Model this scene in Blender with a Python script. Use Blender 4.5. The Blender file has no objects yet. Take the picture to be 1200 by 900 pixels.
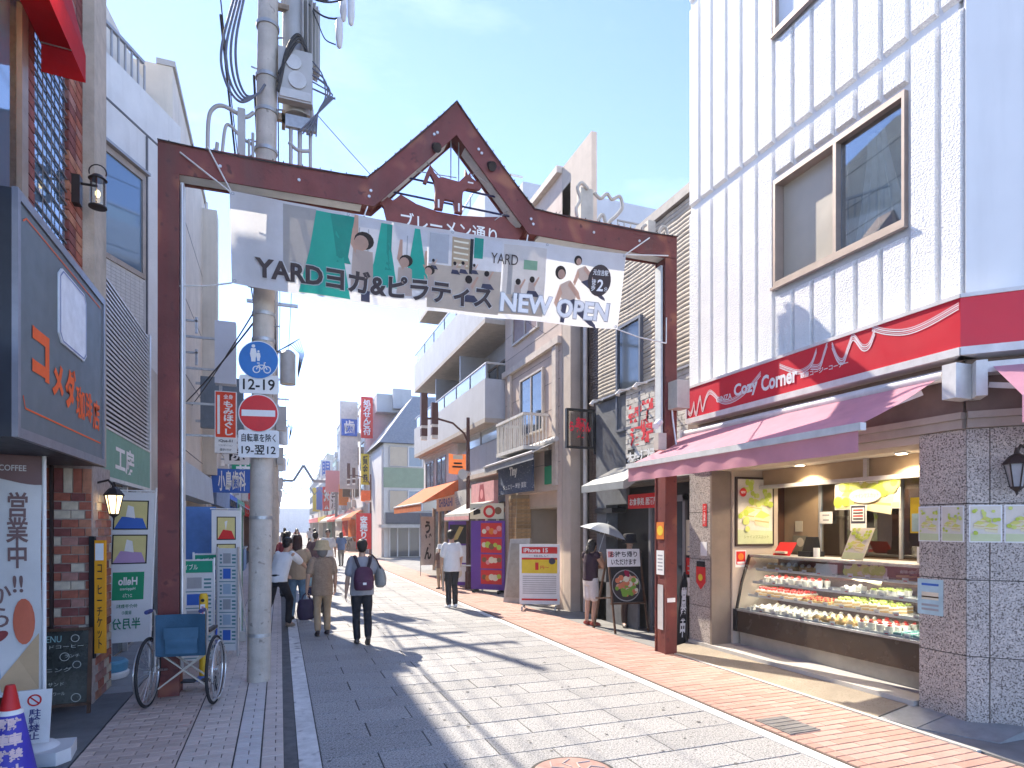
import bpy, bmesh, math, random
from mathutils import Vector, Matrix
R = math.radians
random.seed(7)
sc = bpy.context.scene
COL = sc.collection

# ------------------------------------------------------------------ camera
cam = bpy.data.cameras.new('camera')
cam.sensor_width = 36.0
cam.lens = 21.78
cam.shift_y = 0.139
cam.clip_start = 0.05
cam.clip_end = 3000
camo = bpy.data.objects.new('camera', cam)
COL.objects.link(camo)
camo.location = (0, 0, 1.8)
camo.rotation_euler = (R(90), 0, -math.atan(272 / 726))
sc.camera = camo

# ------------------------------------------------------------------ sky and sun
SUN = Vector((0.295, -1.12, -1.0)).normalized()          # the way the light travels
world = bpy.data.worlds.new('World')
sc.world = world
world.use_nodes = True
wn = world.node_tree.nodes
bg = wn['Background']
sky = wn.new('ShaderNodeTexSky')
sky.sky_type = 'NISHITA'
sky.sun_disc = False
sky.sun_elevation = math.asin(-SUN.z)
sky.sun_rotation = math.atan2(-SUN.x, -SUN.y)
sky.altitude = 0
sky.air_density = 0.45
sky.dust_density = 0.01
sky.ozone_density = 4.0
# thin high cloud veils over the blue
wl_ = world.node_tree.links
wtc = wn.new('ShaderNodeTexCoord')
wmp = wn.new('ShaderNodeMapping')
wmp.inputs['Scale'].default_value = (1.2, 2.6, 5.0)
wmp.inputs['Rotation'].default_value = (0.3, 0.2, 0.5)
wno = wn.new('ShaderNodeTexNoise')
wno.inputs['Scale'].default_value = 1.7
wno.inputs['Detail'].default_value = 9
wno.inputs['Roughness'].default_value = 0.62
wmr = wn.new('ShaderNodeMapRange')
wmr.inputs[1].default_value = 0.50
wmr.inputs[2].default_value = 0.85
wmr.inputs[4].default_value = 0.14
wmx = wn.new('ShaderNodeMix')
wmx.data_type = 'RGBA'
wmx.inputs[7].default_value = (5.2, 5.4, 5.6, 1)
wl_.new(wtc.outputs['Generated'], wmp.inputs[0])
wl_.new(wmp.outputs[0], wno.inputs['Vector'])
wl_.new(wno.outputs['Fac'], wmr.inputs[0])
wl_.new(wmr.outputs[0], wmx.inputs[0])
tint = wn.new('ShaderNodeMix')
tint.data_type = 'RGBA'
tint.blend_type = 'MULTIPLY'
tint.inputs[0].default_value = 1.0
tint.inputs[7].default_value = (1.09, 0.925, 0.86, 1)      # the camera's white balance for this day
wl_.new(sky.outputs[0], tint.inputs[6])
wl_.new(tint.outputs[2], wmx.inputs[6])
wl_.new(wmx.outputs[2], bg.inputs[0])
bg.inputs[1].default_value = 0.14
sun = bpy.data.lights.new('sun', 'SUN')
sun.energy = 2.0
sun.angle = R(0.55)
sun.color = (1.0, 0.90, 0.76)
suno = bpy.data.objects.new('sun', sun)
COL.objects.link(suno)
suno.location = (-20, 40, 40)
suno.rotation_euler = SUN.to_track_quat('-Z', 'Y').to_euler()

vs = sc.view_settings
vs.view_transform = 'Standard'
vs.look = 'None'
vs.exposure = 2.48
vs.gamma = 1
vs.use_curve_mapping = False
sc.cycles.max_bounces = 8
sc.cycles.transparent_max_bounces = 12
sc.cycles.caustics_reflective = False
sc.cycles.caustics_refractive = False
sc.cycles.sample_clamp_indirect = 6

# ------------------------------------------------------------------ materials
MATS = {}


def mat(name, rgb, rough=0.7, metal=0.0, var=0.10, scale=6.0, bump=0.0, bscale=60.0, rand=0.0,
        emit=None, estr=0.0, spec=0.4, speck=None, dirt=0.0, streak=0.0, trans=0.0, bdist=0.02):
    """One procedural Principled material: noise in the colour, relief, optional speckle, stains and per-piece variation."""
    if name in MATS:
        return MATS[name]
    m = bpy.data.materials.new(name)
    m.use_nodes = True
    nt = m.node_tree
    N, L = nt.nodes, nt.links
    p = N['Principled BSDF']
    p.inputs['Roughness'].default_value = rough
    p.inputs['Metallic'].default_value = metal
    p.inputs['Specular IOR Level'].default_value = spec
    tc = N.new('ShaderNodeTexCoord')
    co = tc.outputs['Object']
    col = None

    def rgbn(c):
        n = N.new('ShaderNodeRGB')
        n.outputs[0].default_value = (c[0], c[1], c[2], 1)
        return n.outputs[0]

    def mix(fac, a, b, mode='MIX'):
        n = N.new('ShaderNodeMix')
        n.data_type = 'RGBA'
        n.blend_type = mode
        if isinstance(fac, float):
            n.inputs[0].default_value = fac
        else:
            L.new(fac, n.inputs[0])
        L.new(a, n.inputs[6])
        L.new(b, n.inputs[7])
        return n.outputs[2]

    def noise(sc_, det=4.0, stretch=None, rgh=0.6):
        n = N.new('ShaderNodeTexNoise')
        n.inputs['Scale'].default_value = sc_
        n.inputs['Detail'].default_value = det
        n.inputs['Roughness'].default_value = rgh
        if stretch:
            mp = N.new('ShaderNodeMapping')
            mp.inputs['Scale'].default_value = stretch
            L.new(co, mp.inputs[0])
            L.new(mp.outputs[0], n.inputs['Vector'])
        else:
            L.new(co, n.inputs['Vector'])
        return n.outputs['Fac']

    def ramp(f, a, b):
        n = N.new('ShaderNodeMapRange')
        n.inputs[1].default_value = a
        n.inputs[2].default_value = b
        L.new(f, n.inputs[0])
        return n.outputs[0]

    col = rgbn(rgb)
    if var > 0:
        lo = rgbn([c * (1 - var * 1.6) for c in rgb])
        hi = rgbn([min(1, c * (1 + var)) for c in rgb])
        col = mix(ramp(noise(scale), 0.3, 0.7), lo, hi)
    if speck:
        for (c, ssc, a, b) in speck:
            col = mix(ramp(noise(ssc, 1.0), a, b), col, rgbn(c))
    if streak > 0:
        col = mix(ramp(noise(3.0, 5.0, (1.5, 1.5, 0.12)), 0.5, 0.85), col, mix(float(streak), col, rgbn((0.09, 0.08, 0.07))))
    if dirt > 0:
        col = mix(ramp(noise(1.3, 7.0), 0.48, 0.75), col, mix(float(dirt), col, rgbn((0.10, 0.085, 0.07))))
    if rand > 0:
        oi = N.new('ShaderNodeObjectInfo')
        hsv = N.new('ShaderNodeHueSaturation')
        L.new(ramp(oi.outputs['Random'], 0, 1), hsv.inputs['Value'])
        mr = hsv.inputs['Value'].links[0].from_node
        mr.inputs[3].default_value = 1 - rand
        mr.inputs[4].default_value = 1 + rand
        L.new(col, hsv.inputs['Color'])
        col = hsv.outputs[0]
    L.new(col, p.inputs['Base Color'])
    if bump > 0:
        b = N.new('ShaderNodeBump')
        b.inputs['Strength'].default_value = bump
        b.inputs['Distance'].default_value = bdist
        L.new(noise(bscale, 3.0), b.inputs['Height'])
        L.new(b.outputs[0], p.inputs['Normal'])
    if rough > 0.15 and var > 0:
        rr = N.new('ShaderNodeMapRange')
        rr.inputs[3].default_value = max(0.05, rough - 0.12)
        rr.inputs[4].default_value = min(1, rough + 0.12)
        L.new(noise(scale * 2.3), rr.inputs[0])
        L.new(rr.outputs[0], p.inputs['Roughness'])
    if emit:
        p.inputs['Emission Color'].default_value = (*emit, 1)
        p.inputs['Emission Strength'].default_value = estr
    if trans > 0:
        p.inputs['Transmission Weight'].default_value = trans
    MATS[name] = m
    return m


def thin(m, f=0.35):
    """cloth lets some light through"""
    nt = m.node_tree
    out = nt.nodes['Material Output']
    p = nt.nodes['Principled BSDF']
    if any(n.type == 'BSDF_TRANSLUCENT' for n in nt.nodes):
        return m
    t = nt.nodes.new('ShaderNodeBsdfTranslucent')
    nt.links.new(p.inputs['Base Color'].links[0].from_socket, t.inputs[0])
    mx = nt.nodes.new('ShaderNodeMixShader')
    mx.inputs[0].default_value = f
    nt.links.new(p.outputs[0], mx.inputs[1])
    nt.links.new(t.outputs[0], mx.inputs[2])
    nt.links.new(mx.outputs[0], out.inputs[0])
    return m


def glass(name, tint=(0.9, 0.95, 0.95), refl=0.12):
    if name in MATS:
        return MATS[name]
    m = bpy.data.materials.new(name)
    m.use_nodes = True
    N, L = m.node_tree.nodes, m.node_tree.links
    N.remove(N['Principled BSDF'])
    t = N.new('ShaderNodeBsdfTransparent')
    t.inputs[0].default_value = (*tint, 1)
    g = N.new('ShaderNodeBsdfGlossy')
    g.inputs['Roughness'].default_value = 0.02
    lw = N.new('ShaderNodeLayerWeight')
    lw.inputs[0].default_value = 0.25
    ma = N.new('ShaderNodeMath')
    ma.operation = 'MULTIPLY_ADD'
    ma.inputs[1].default_value = 0.6
    ma.inputs[2].default_value = refl
    L.new(lw.outputs['Fresnel'], ma.inputs[0])
    mx = N.new('ShaderNodeMixShader')
    L.new(ma.outputs[0], mx.inputs[0])
    L.new(t.outputs[0], mx.inputs[1])
    L.new(g.outputs[0], mx.inputs[2])
    L.new(mx.outputs[0], N['Material Output'].inputs[0])
    MATS[name] = m
    return m


def flat(name, rgb, rough=0.65):
    return mat(name, rgb, rough, var=0.04, scale=9, spec=0.25)


# ------------------------------------------------------------------ mesh building
class MB:
    def __init__(self):
        self.v, self.f, self.m, self.mats = [], [], [], []

    def mi(self, m):
        if m is None:
            return 0
        if m not in self.mats:
            self.mats.append(m)
        return self.mats.index(m)

    def add(self, vs, fs, m=None):
        b = len(self.v)
        i = self.mi(m)
        self.v += [tuple(p) for p in vs]
        self.f += [tuple(b + k for k in f) for f in fs]
        self.m += [i] * len(fs)
        return self

    def box(self, x0, x1, y0, y1, z0, z1, m=None, open_bottom=False):
        vs = [(x, y, z) for z in (z0, z1) for y in (y0, y1) for x in (x0, x1)]
        fs = [(0, 2, 3, 1), (4, 5, 7, 6), (0, 1, 5, 4), (1, 3, 7, 5), (3, 2, 6, 7), (2, 0, 4, 6)]
        if open_bottom:
            fs = fs[1:]
        return self.add(vs, fs, m)

    def bar(self, p0, p1, w, h=None, m=None, up=(0, 0, 1)):
        """rectangular bar between two points"""
        h = w if h is None else h
        p0, p1 = Vector(p0), Vector(p1)
        d = (p1 - p0).normalized()
        u = Vector(up)
        if abs(d.dot(u)) > 0.98:
            u = Vector((0, 1, 0))
        s = d.cross(u).normalized()
        t = s.cross(d).normalized()
        vs = [q + s * (a * w / 2) + t * (b * h / 2) for q in (p0, p1) for a, b in ((-1, -1), (1, -1), (1, 1), (-1, 1))]
        return self.add(vs, [(3, 2, 1, 0), (4, 5, 6, 7), (0, 1, 5, 4), (1, 2, 6, 5), (2, 3, 7, 6), (3, 0, 4, 7)], m)

    def prism(self, loop, off, m=None):
        """closed loop of 3D points pushed along the vector off"""
        n = len(loop)
        off = Vector(off)
        vs = [Vector(p) for p in loop] + [Vector(p) + off for p in loop]
        fs = [tuple(range(n - 1, -1, -1)), tuple(range(n, 2 * n))]
        fs += [(i, (i + 1) % n, n + (i + 1) % n, n + i) for i in range(n)]
        return self.add(vs, fs, m)

    def poly(self, pts, m=None):
        return self.add(pts, [tuple(range(len(pts)))], m)

    def tube(self, path, r, n=8, m=None, cap=True, sx=1.0):
        P = [Vector(p) for p in path]
        rs = r if isinstance(r, (list, tuple)) else [r] * len(P)
        vs, fs = [], []
        s = None
        for i, p in enumerate(P):
            d = (P[min(i + 1, len(P) - 1)] - P[max(i - 1, 0)]).normalized()
            if s is None:
                a = Vector((0, 0, 1)) if abs(d.z) < 0.9 else Vector((0, 1, 0))
                s = d.cross(a).normalized()
            else:
                s = (s - d * s.dot(d)).normalized()
            t = d.cross(s)
            for k in range(n):
                an = 2 * math.pi * k / n
                vs.append(p + s * (math.cos(an) * rs[i] * sx) + t * (math.sin(an) * rs[i]))
        for i in range(len(P) - 1):
            for k in range(n):
                a, b = i * n + k, i * n + (k + 1) % n
                fs.append((a, b, b + n, a + n))
        if cap:
            fs.append(tuple(range(n - 1, -1, -1)))
            fs.append(tuple((len(P) - 1) * n + k for k in range(n)))
        return self.add(vs, fs, m)

    def lathe(self, c, prof, n=16, m=None, sx=1.0, sy=1.0, rot=None):
        c = Vector(c)
        vs, fs = [], []
        for (r, z) in prof:
            for k in range(n):
                a = 2 * math.pi * k / n
                q = Vector((math.cos(a) * r * sx, math.sin(a) * r * sy, z))
                vs.append(c + (rot @ q if rot else q))
        for i in range(len(prof) - 1):
            for k in range(n):
                a, b = i * n + k, i * n + (k + 1) % n
                fs.append((a, b, b + n, a + n))
        fs.append(tuple(range(n - 1, -1, -1)))
        fs.append(tuple((len(prof) - 1) * n + k for k in range(n)))
        return self.add(vs, fs, m)

    def ball(self, c, rx, ry=None, rz=None, n=12, k=8, m=None, rot=None):
        ry = rx if ry is None else ry
        rz = rx if rz is None else rz
        prof = [(math.sin(math.pi * (i + 0.02) / (k + 0.04)), -math.cos(math.pi * (i + 0.02) / (k + 0.04)) * rz) for i in range(k + 1)]
        return self.lathe(c, prof, n, m, rx, ry, rot)

    def grid(self, fn, nu, nv, m=None, back=None):
        vs = [fn(i / nu, j / nv) for j in range(nv + 1) for i in range(nu + 1)]
        fs = [(j * (nu + 1) + i, j * (nu + 1) + i + 1, (j + 1) * (nu + 1) + i + 1, (j + 1) * (nu + 1) + i) for j in range(nv) for i in range(nu)]
        return self.add(vs, fs, m)

    def text(self, F, s, a, b, w, h, m, c=0.004, fat=0.0, vertical=False, mirror=False, surf=None):
        """lettering fitted in the rectangle (a, b, w, h) of the frame F, c in front of it"""
        V, P = glyphs(s, fat, vertical)
        out = []
        for (x, y) in V:
            if mirror:
                x = 1 - x
            q = F.p(a + x * w, b + y * h, c)
            out.append(surf(a + x * w, b + y * h, c) if surf else q)
        return self.add(out, P, m)

    def plate(self, F, a0, a1, b0, b1, c0, c1, m=None):
        vs = [F.p(a, b, c) for c in (c0, c1) for b in (b0, b1) for a in (a0, a1)]
        fs = [(0, 2, 3, 1), (4, 5, 7, 6), (0, 1, 5, 4), (1, 3, 7, 5), (3, 2, 6, 7), (2, 0, 4, 6)]
        return self.add(vs, fs, m)

    def shape(self, F, pts, c, m):
        return self.poly([F.p(a, b, c) for a, b in pts], m)

    def disc(self, F, a, b, r, c, m, n=28, ry=None):
        ry = r if ry is None else ry
        return self.poly([F.p(a + r * math.cos(2 * math.pi * k / n), b + ry * math.sin(2 * math.pi * k / n), c) for k in range(n)], m)

    def ring(self, F, a, b, r0, r1, c, m, n=28):
        for k in range(n):
            t0, t1 = 2 * math.pi * k / n, 2 * math.pi * (k + 1) / n
            self.poly([F.p(a + r * math.cos(t), b + r * math.sin(t), c) for r, t in ((r0, t0), (r1, t0), (r1, t1), (r0, t1))], m)
        return self

    def line(self, F, pts, w, c, m):
        """printed stroke of width w along 2D points"""
        for (a0, b0), (a1, b1) in zip(pts[:-1], pts[1:]):
            dx, dy = a1 - a0, b1 - b0
            l = math.hypot(dx, dy) or 1
            nx, ny = -dy / l * w / 2, dx / l * w / 2
            self.poly([F.p(a0 + nx, b0 + ny, c), F.p(a0 - nx, b0 - ny, c), F.p(a1 - nx, b1 - ny, c), F.p(a1 + nx, b1 + ny, c)], m)
        return self


class Frame:
    """a flat place in the scene: origin o, right u, up v, outward n"""
    def __init__(self, o, u, v=(0, 0, 1)):
        self.o, self.u, self.v = Vector(o), Vector(u).normalized(), Vector(v).normalized()
        self.n = self.u.cross(self.v)

    def p(self, a, b, c=0):
        return self.o + self.u * a + self.v * b + self.n * c


GL = {}
TMP = bpy.data.scenes.new('workbench')          # lettering and bodies are evaluated here, then the scene is removed


def evaluated_mesh(o):
    TMP.collection.objects.link(o)
    vl = TMP.view_layers[0]
    vl.update()
    me = bpy.data.meshes.new_from_object(o.evaluated_get(vl.depsgraph))
    bpy.data.objects.remove(o)
    return me


def glyphs(s, fat=0.0, vertical=False):
    key = (s, fat, vertical)
    if key in GL:
        return GL[key]
    cu = bpy.data.curves.new('lettering', 'FONT')
    cu.body = '\n'.join(s) if vertical else s
    cu.align_x = 'CENTER'
    cu.resolution_u = 3
    cu.offset = fat
    cu.space_line = 0.95
    o = bpy.data.objects.new('lettering', cu)
    me = evaluated_mesh(o)
    V = [(v.co.x, v.co.y) for v in me.vertices]
    P = [tuple(p.vertices) for p in me.polygons]
    bpy.data.curves.remove(cu)
    bpy.data.meshes.remove(me)
    x0, x1 = min(v[0] for v in V), max(v[0] for v in V)
    y0, y1 = min(v[1] for v in V), max(v[1] for v in V)
    V = [((x - x0) / (x1 - x0 or 1), (y - y0) / (y1 - y0 or 1)) for x, y in V]
    GL[key] = (V, P)
    return GL[key]


def mesh(mb, name, m=None, smooth=False, off=None, fix=False):
    me = bpy.data.meshes.new(name)
    vs = mb.v if off is None else [(v[0] - off[0], v[1] - off[1], v[2] - off[2]) for v in mb.v]
    me.from_pydata(vs, [], mb.f)
    for x in (mb.mats or [m]):
        me.materials.append(x)
    if mb.mats:
        me.polygons.foreach_set('material_index', mb.m)
    if fix:
        b = bmesh.new()
        b.from_mesh(me)
        bmesh.ops.recalc_face_normals(b, faces=b.faces)
        b.to_mesh(me)
        b.free()
    if smooth:
        me.shade_smooth()
        me.set_sharp_from_angle(angle=R(38))
    me.update()
    return me


BASE = {}


def link(name, data, parent=None):
    o = bpy.data.objects.new(name, data)
    COL.objects.link(o)
    if parent is not None:
        o.parent = parent
    return o


def tag(o, label=None, cat=None, group=None, kind=None):
    for k, v in (('label', label), ('category', cat), ('group', group), ('kind', kind)):
        if v:
            o[k] = v
    return o


def thing(name, label, cat, loc=(0, 0, 0), rz=0.0, group=None, local=False):
    """Empty at the thing's base; its parts are given in scene coordinates unless local"""
    o = bpy.data.objects.new(name, None)
    COL.objects.link(o)
    o.empty_display_size = 0.1
    o.location = loc
    o.rotation_euler = (0, 0, rz)
    tag(o, label, cat, group)
    if not local:
        BASE[o.name] = Vector(loc)
    return o


def root_of(o):
    while o.parent is not None:
        o = o.parent
    return o


def part(parent, name, mb, m=None, smooth=False, label=None, kind=None, fix=False):
    me = mesh(mb, name, m, smooth, BASE.get(root_of(parent).name), fix)
    o = link(name, me, parent)
    return tag(o, label=label, kind=kind)


def single(name, mb, m, label, cat, group=None, smooth=False, loc=None, fix=False):
    """a thing that is one mesh, its origin at loc"""
    o = link(name, mesh(mb, name, m, smooth, loc, fix))
    if loc is not None:
        o.location = loc
    return tag(o, label, cat, group)


def structure(name, mb, m, smooth=False):
    return tag(link(name, mesh(mb, name, m, smooth)), kind='structure')


def copy_tree(o, parent=None):
    c = o.copy()
    COL.objects.link(c)
    c.parent = parent
    if o.name in BASE:
        BASE[c.name] = BASE[o.name]
    for ch in list(o.children):
        copy_tree(ch, c)
    return c


def arc(c, r, a0, a1, n, ax=0, ay=2):
    out = []
    for k in range(n + 1):
        a = R(a0 + (a1 - a0) * k / n)
        p = list(c)
        p[ax] += r * math.cos(a)
        p[ay] += r * math.sin(a)
        out.append(tuple(p))
    return out


def curve(P, n=6):
    """smooth path through the points"""
    P = [Vector(p) for p in P]
    Q = [P[0] * 2 - P[1]] + P + [P[-1] * 2 - P[-2]]
    out = []
    for i in range(1, len(Q) - 2):
        a, b, c, d = Q[i - 1:i + 3]
        for k in range(n):
            t = k / n
            out.append(0.5 * (2 * b + (c - a) * t + (2 * a - 5 * b + 4 * c - d) * t * t + (3 * b - 3 * c + d - a) * t ** 3))
    return out + [P[-1]]


def sag(p0, p1, drop, n=14):
    p0, p1 = Vector(p0), Vector(p1)
    return [p0.lerp(p1, k / n) - Vector((0, 0, 4 * drop * (k / n) * (1 - k / n))) for k in range(n + 1)]


# palette
white = flat('white_paint', (0.78, 0.78, 0.77))
ink = flat('black_ink', (0.02, 0.02, 0.022))
red = flat('red_print', (0.62, 0.03, 0.03))
yellow = flat('yellow_print', (0.75, 0.55, 0.04))
green_p = flat('green_print', (0.02, 0.28, 0.14))
blue_p = flat('blue_print', (0.05, 0.14, 0.5))
orange_p = flat('orange_print', (0.72, 0.2, 0.03))
cream = flat('cream_print', (0.72, 0.66, 0.5))
lime = flat('lime_print', (0.45, 0.55, 0.08))
grey_p = flat('grey_print', (0.35, 0.36, 0.38))
pink_p = flat('pink_print', (0.72, 0.28, 0.28))
skin_p = flat('skin_print', (0.55, 0.34, 0.24))
brown_p = flat('brown_print', (0.2, 0.1, 0.05))
steel = mat('galvanised_steel', (0.42, 0.43, 0.44), 0.45, 0.6, 0.12, 20, dirt=0.3)
alu = mat('pale_aluminium', (0.6, 0.6, 0.6), 0.4, 0.5, 0.06, 12)
black_metal = mat('black_metal', (0.02, 0.02, 0.022), 0.45, 0.2, 0.1, 15)
rubber = mat('black_rubber', (0.025, 0.025, 0.027), 0.8, 0, 0.15, 30)
cable_m = mat('black_cable', (0.03, 0.03, 0.032), 0.7, 0, 0.05)
wood_dark = mat('dark_wood', (0.09, 0.045, 0.025), 0.6, 0, 0.25, 9)
window_dark = mat('window_glass', (0.05, 0.065, 0.08), 0.06, 0.0, 0.0, spec=0.9)
window_blue = mat('window_sky_glass', (0.16, 0.24, 0.33), 0.05, 0.35, 0.0, spec=0.9)
window_warm = mat('window_blind_glass', (0.42, 0.36, 0.27), 0.2, 0.0, 0.05, 3, spec=0.8)
frame_grey = mat('window_frame_grey', (0.33, 0.33, 0.34), 0.45, 0.4, 0.05)
frame_brown = mat('window_frame_bronze', (0.22, 0.16, 0.12), 0.45, 0.3, 0.08)
clear = glass('clear_glass')
# ------------------------------------------------------------------ the ground
concrete = mat('grey_concrete', (0.26, 0.255, 0.245), 0.85, 0, 0.14, 2.5, 0.25, 90, dirt=0.3)
joint_m = mat('dark_joint', (0.075, 0.07, 0.065), 0.95, 0, 0.3, 14)
slab_m = mat('granite_slab', (0.295, 0.295, 0.29), 0.72, 0, 0.10, 2.0, 0.18, 160, rand=0.10,
             speck=[((0.46, 0.45, 0.44), 75.0, 0.50, 0.60), ((0.10, 0.10, 0.10), 62.0, 0.58, 0.67), ((0.16, 0.15, 0.145), 7.0, 0.68, 0.74)], dirt=0.35)
structure('ground', MB().box(-200, 200, -60, 420, -0.3, -0.05), concrete)

# the paved street: slabs in running bond
RX0, RX1 = 0.10, 3.88
road = structure('road', MB().box(RX0 - 0.1, RX1 + 0.12, 1.2, 419, -0.2, -0.006), joint_m)
SL, SD = 0.90, 0.40
protos = {}


def slab_mesh(w, d, key):
    if key not in protos:
        b = 0.004
        mb = MB()
        vs = [(0, 0, -0.03), (w, 0, -0.03), (w, d, -0.03), (0, d, -0.03), (0, 0, -b), (w, 0, -b), (w, d, -b), (0, d, -b),
              (b, b, 0), (w - b, b, 0), (w - b, d - b, 0), (b, d - b, 0)]
        fs = [(0, 1, 5, 4), (1, 2, 6, 5), (2, 3, 7, 6), (3, 0, 4, 7), (4, 5, 9, 8), (5, 6, 10, 9), (6, 7, 11, 10), (7, 4, 8, 11), (8, 9, 10, 11)]
        mb.add(vs, fs)
        protos[key] = mb
    return protos[key]


PIECES = {}


def lay(parent, name, x, y, w, d, m, z=0.0, tilt=0.0012):
    k = (name, round(w, 3), round(d, 3), m.name)
    if k not in PIECES:
        PIECES[k] = mesh(slab_mesh(w, d, k), name, m)
    o = link(name, PIECES[k], parent)
    o.location = (x, y, z + random.uniform(-0.0015, 0.0015))
    o.rotation_euler = (random.uniform(-tilt, tilt), random.uniform(-tilt, tilt), random.uniform(-0.002, 0.002))
    return o


def cuts(x0, x1, start, step):
    xs = [x0]
    x = start
    while x < x1 - 0.02:
        if x > x0 + 0.02:
            xs.append(x)
        x += step
    xs.append(x1)
    return xs


n = 0
row = 0
y = 3.0
far_mb = MB()
while y < 75:
    st = (0.73 if row % 2 == 0 else 1.17) - SL
    xs = cuts(RX0 + 0.20, RX1, st, SL)
    for a, b in zip(xs[:-1], xs[1:]):
        g = 0.005
        if n < 300:
            lay(road, 'paving_slab', a + g, y + g, b - a - 2 * g, SD - 2 * g, slab_m)
            n += 1
        else:
            far_mb.box(a + g, b - g, y + g, y + SD - g, -0.03, random.uniform(-0.002, 0.001), slab_m, True)
    y += SD
    row += 1
part(road, 'distant_paving', far_mb, kind='stuff')
part(road, 'distant_roadway', MB().box(RX0 + 0.2, RX1, y, 420, -0.05, -0.001), slab_m)
gutter_m = mat('gutter_concrete', (0.13, 0.13, 0.13), 0.85, 0, 0.2, 8, 0.2, 80)
part(road, 'gutter', MB().box(0.03, 0.13, 1.2, 420, -0.08, -0.003), gutter_m)
# painted edge lines, worn
line_m = mat('road_paint', (0.70, 0.70, 0.68), 0.75, 0, 0.12, 9, 0.1, 60, speck=[((0.30, 0.30, 0.30), 6.5, 0.62, 0.72)], dirt=0.25)
line_n = mat('road_paint_fresh', (0.72, 0.72, 0.70), 0.75, 0, 0.10, 9, 0.1, 60, speck=[((0.30, 0.30, 0.29), 9.0, 0.66, 0.74)])
part(road, 'painted_line', MB().box(0.135, 0.295, 1.2, 300, -0.05, 0.003), line_m)
part(road, 'painted_line', MB().box(RX1 + 0.005, RX1 + 0.125, 1.2, 300, -0.05, 0.003), line_n)

# trodden gum and oil spots
rg_ = random.Random(31)
mb = MB()
for k in range(260):
    x, yy, r = rg_.uniform(0.32, RX1 - .03), rg_.uniform(3.6, 16), rg_.uniform(.006, .019)
    q = [(x + r * rg_.uniform(.7, 1.2) * math.cos(t * .785), yy + r * rg_.uniform(.7, 1.2) * math.sin(t * .785), .0042) for t in range(8)]
    mb.poly(q)
part(road, 'gum_spots', mb, mat('gum_grey', (0.13, 0.125, 0.12), 0.9, 0, 0.2, 30), kind='stuff')
# manhole cover in the road and the steel cover in the brick pavement
mh = mat('manhole_iron', (0.16, 0.09, 0.075), 0.6, 0.4, 0.2, 20, 0.2, 60)
o = single('manhole_cover', MB().lathe((0, 0, 0), [(0.325, -0.02), (0.325, 0.004), (0.30, 0.007)], 40, joint_m)
           .lathe((0, 0, 0.0), [(0.295, 0.005), (0.295, 0.009), (0.285, 0.011)], 40, mat('manhole_pink', (0.42, 0.25, 0.21), 0.6, 0.1, 0.15, 12)),
           None, 'round reddish manhole cover set in the grey paving slabs', 'manhole', loc=None)
o.location = (2.0, 4.06, 0.0)
mb = MB()
for k in range(10):
    a = k * math.pi / 5
    mb.tube([(0.10 * math.cos(a), 0.10 * math.sin(a), 0.012), (0.18 * math.cos(a + .35), 0.18 * math.sin(a + .35), 0.012), (0.255 * math.cos(a), 0.255 * math.sin(a), 0.012)], 0.007, 6, mat('manhole_cream', (0.5, 0.42, 0.38), 0.6))
part(o, 'cast_pattern', mb)

# brick pavement beside the cafe (small clay bricks)
brick_l = mat('clay_paver', (0.55, 0.445, 0.39), 0.75, 0, 0.12, 7, 0.2, 120, rand=0.16, dirt=0.2)
brick_w = mat('pale_paver', (0.60, 0.575, 0.56), 0.7, 0, 0.08, 7, 0.15, 120, rand=0.07, dirt=0.2)
brick_p = mat('pinkish_paver', (0.60, 0.525, 0.475), 0.72, 0, 0.1, 7, 0.2, 120, rand=0.1, dirt=0.2)
swl = structure('sidewalk', MB().box(-1.47, 0.03, 1.0, 420, -0.2, 0.012), joint_m)
cols = [(-1.46, -0.73, brick_l, 0.2), (-0.725, -0.336, brick_p, 0.2), (-0.33, -0.14, brick_w, 0.2), (-0.134, 0.03, brick_p, 0.2)]
n = 0
far_mb = MB()
row = 0
y = 4.35
while y < 40:
    for (x0, x1, m, w) in cols:
        xs = cuts(x0, x1, x0 + (0.1 if row % 2 else 0.2), 0.2)
        for a, b in zip(xs[:-1], xs[1:]):
            g = 0.003
            if n < 300:
                lay(swl, 'brick', a + g, y + g, b - a - 2 * g, 0.1 - 2 * g, m, 0.02, 0.006)
                n += 1
            elif y < 24:
                far_mb.box(a + g, b - g, y + g, y + 0.1 - g, -0.01, 0.02 + random.uniform(-.0015, .0015), m, True)
    y += 0.1
    row += 1
part(swl, 'distant_bricks', far_mb, kind='stuff')
mb = MB()
for (x0, x1, m, w) in cols:
    mb.box(x0, x1, 24, 420, -0.01, 0.018, m)
part(swl, 'distant_paving', mb)
# darker concrete apron along the shop fronts
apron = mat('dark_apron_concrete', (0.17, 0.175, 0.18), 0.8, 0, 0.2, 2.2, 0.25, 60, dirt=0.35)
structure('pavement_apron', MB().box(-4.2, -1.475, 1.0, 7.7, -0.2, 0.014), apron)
tile_grey = mat('grey_floor_tile', (0.30, 0.31, 0.32), 0.7, 0, 0.1, 4, rand=0.08)
ent = structure('entrance_paving', MB().box(-4.2, -1.475, 7.7, 420, -0.2, 0.010), joint_m)
for i in range(5):
    for j in range(12):
        lay(ent, 'tile', -1.78 - i * 0.305, 7.71 + j * 0.305, 0.298, 0.298, tile_grey, 0.018, 0.002)

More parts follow.
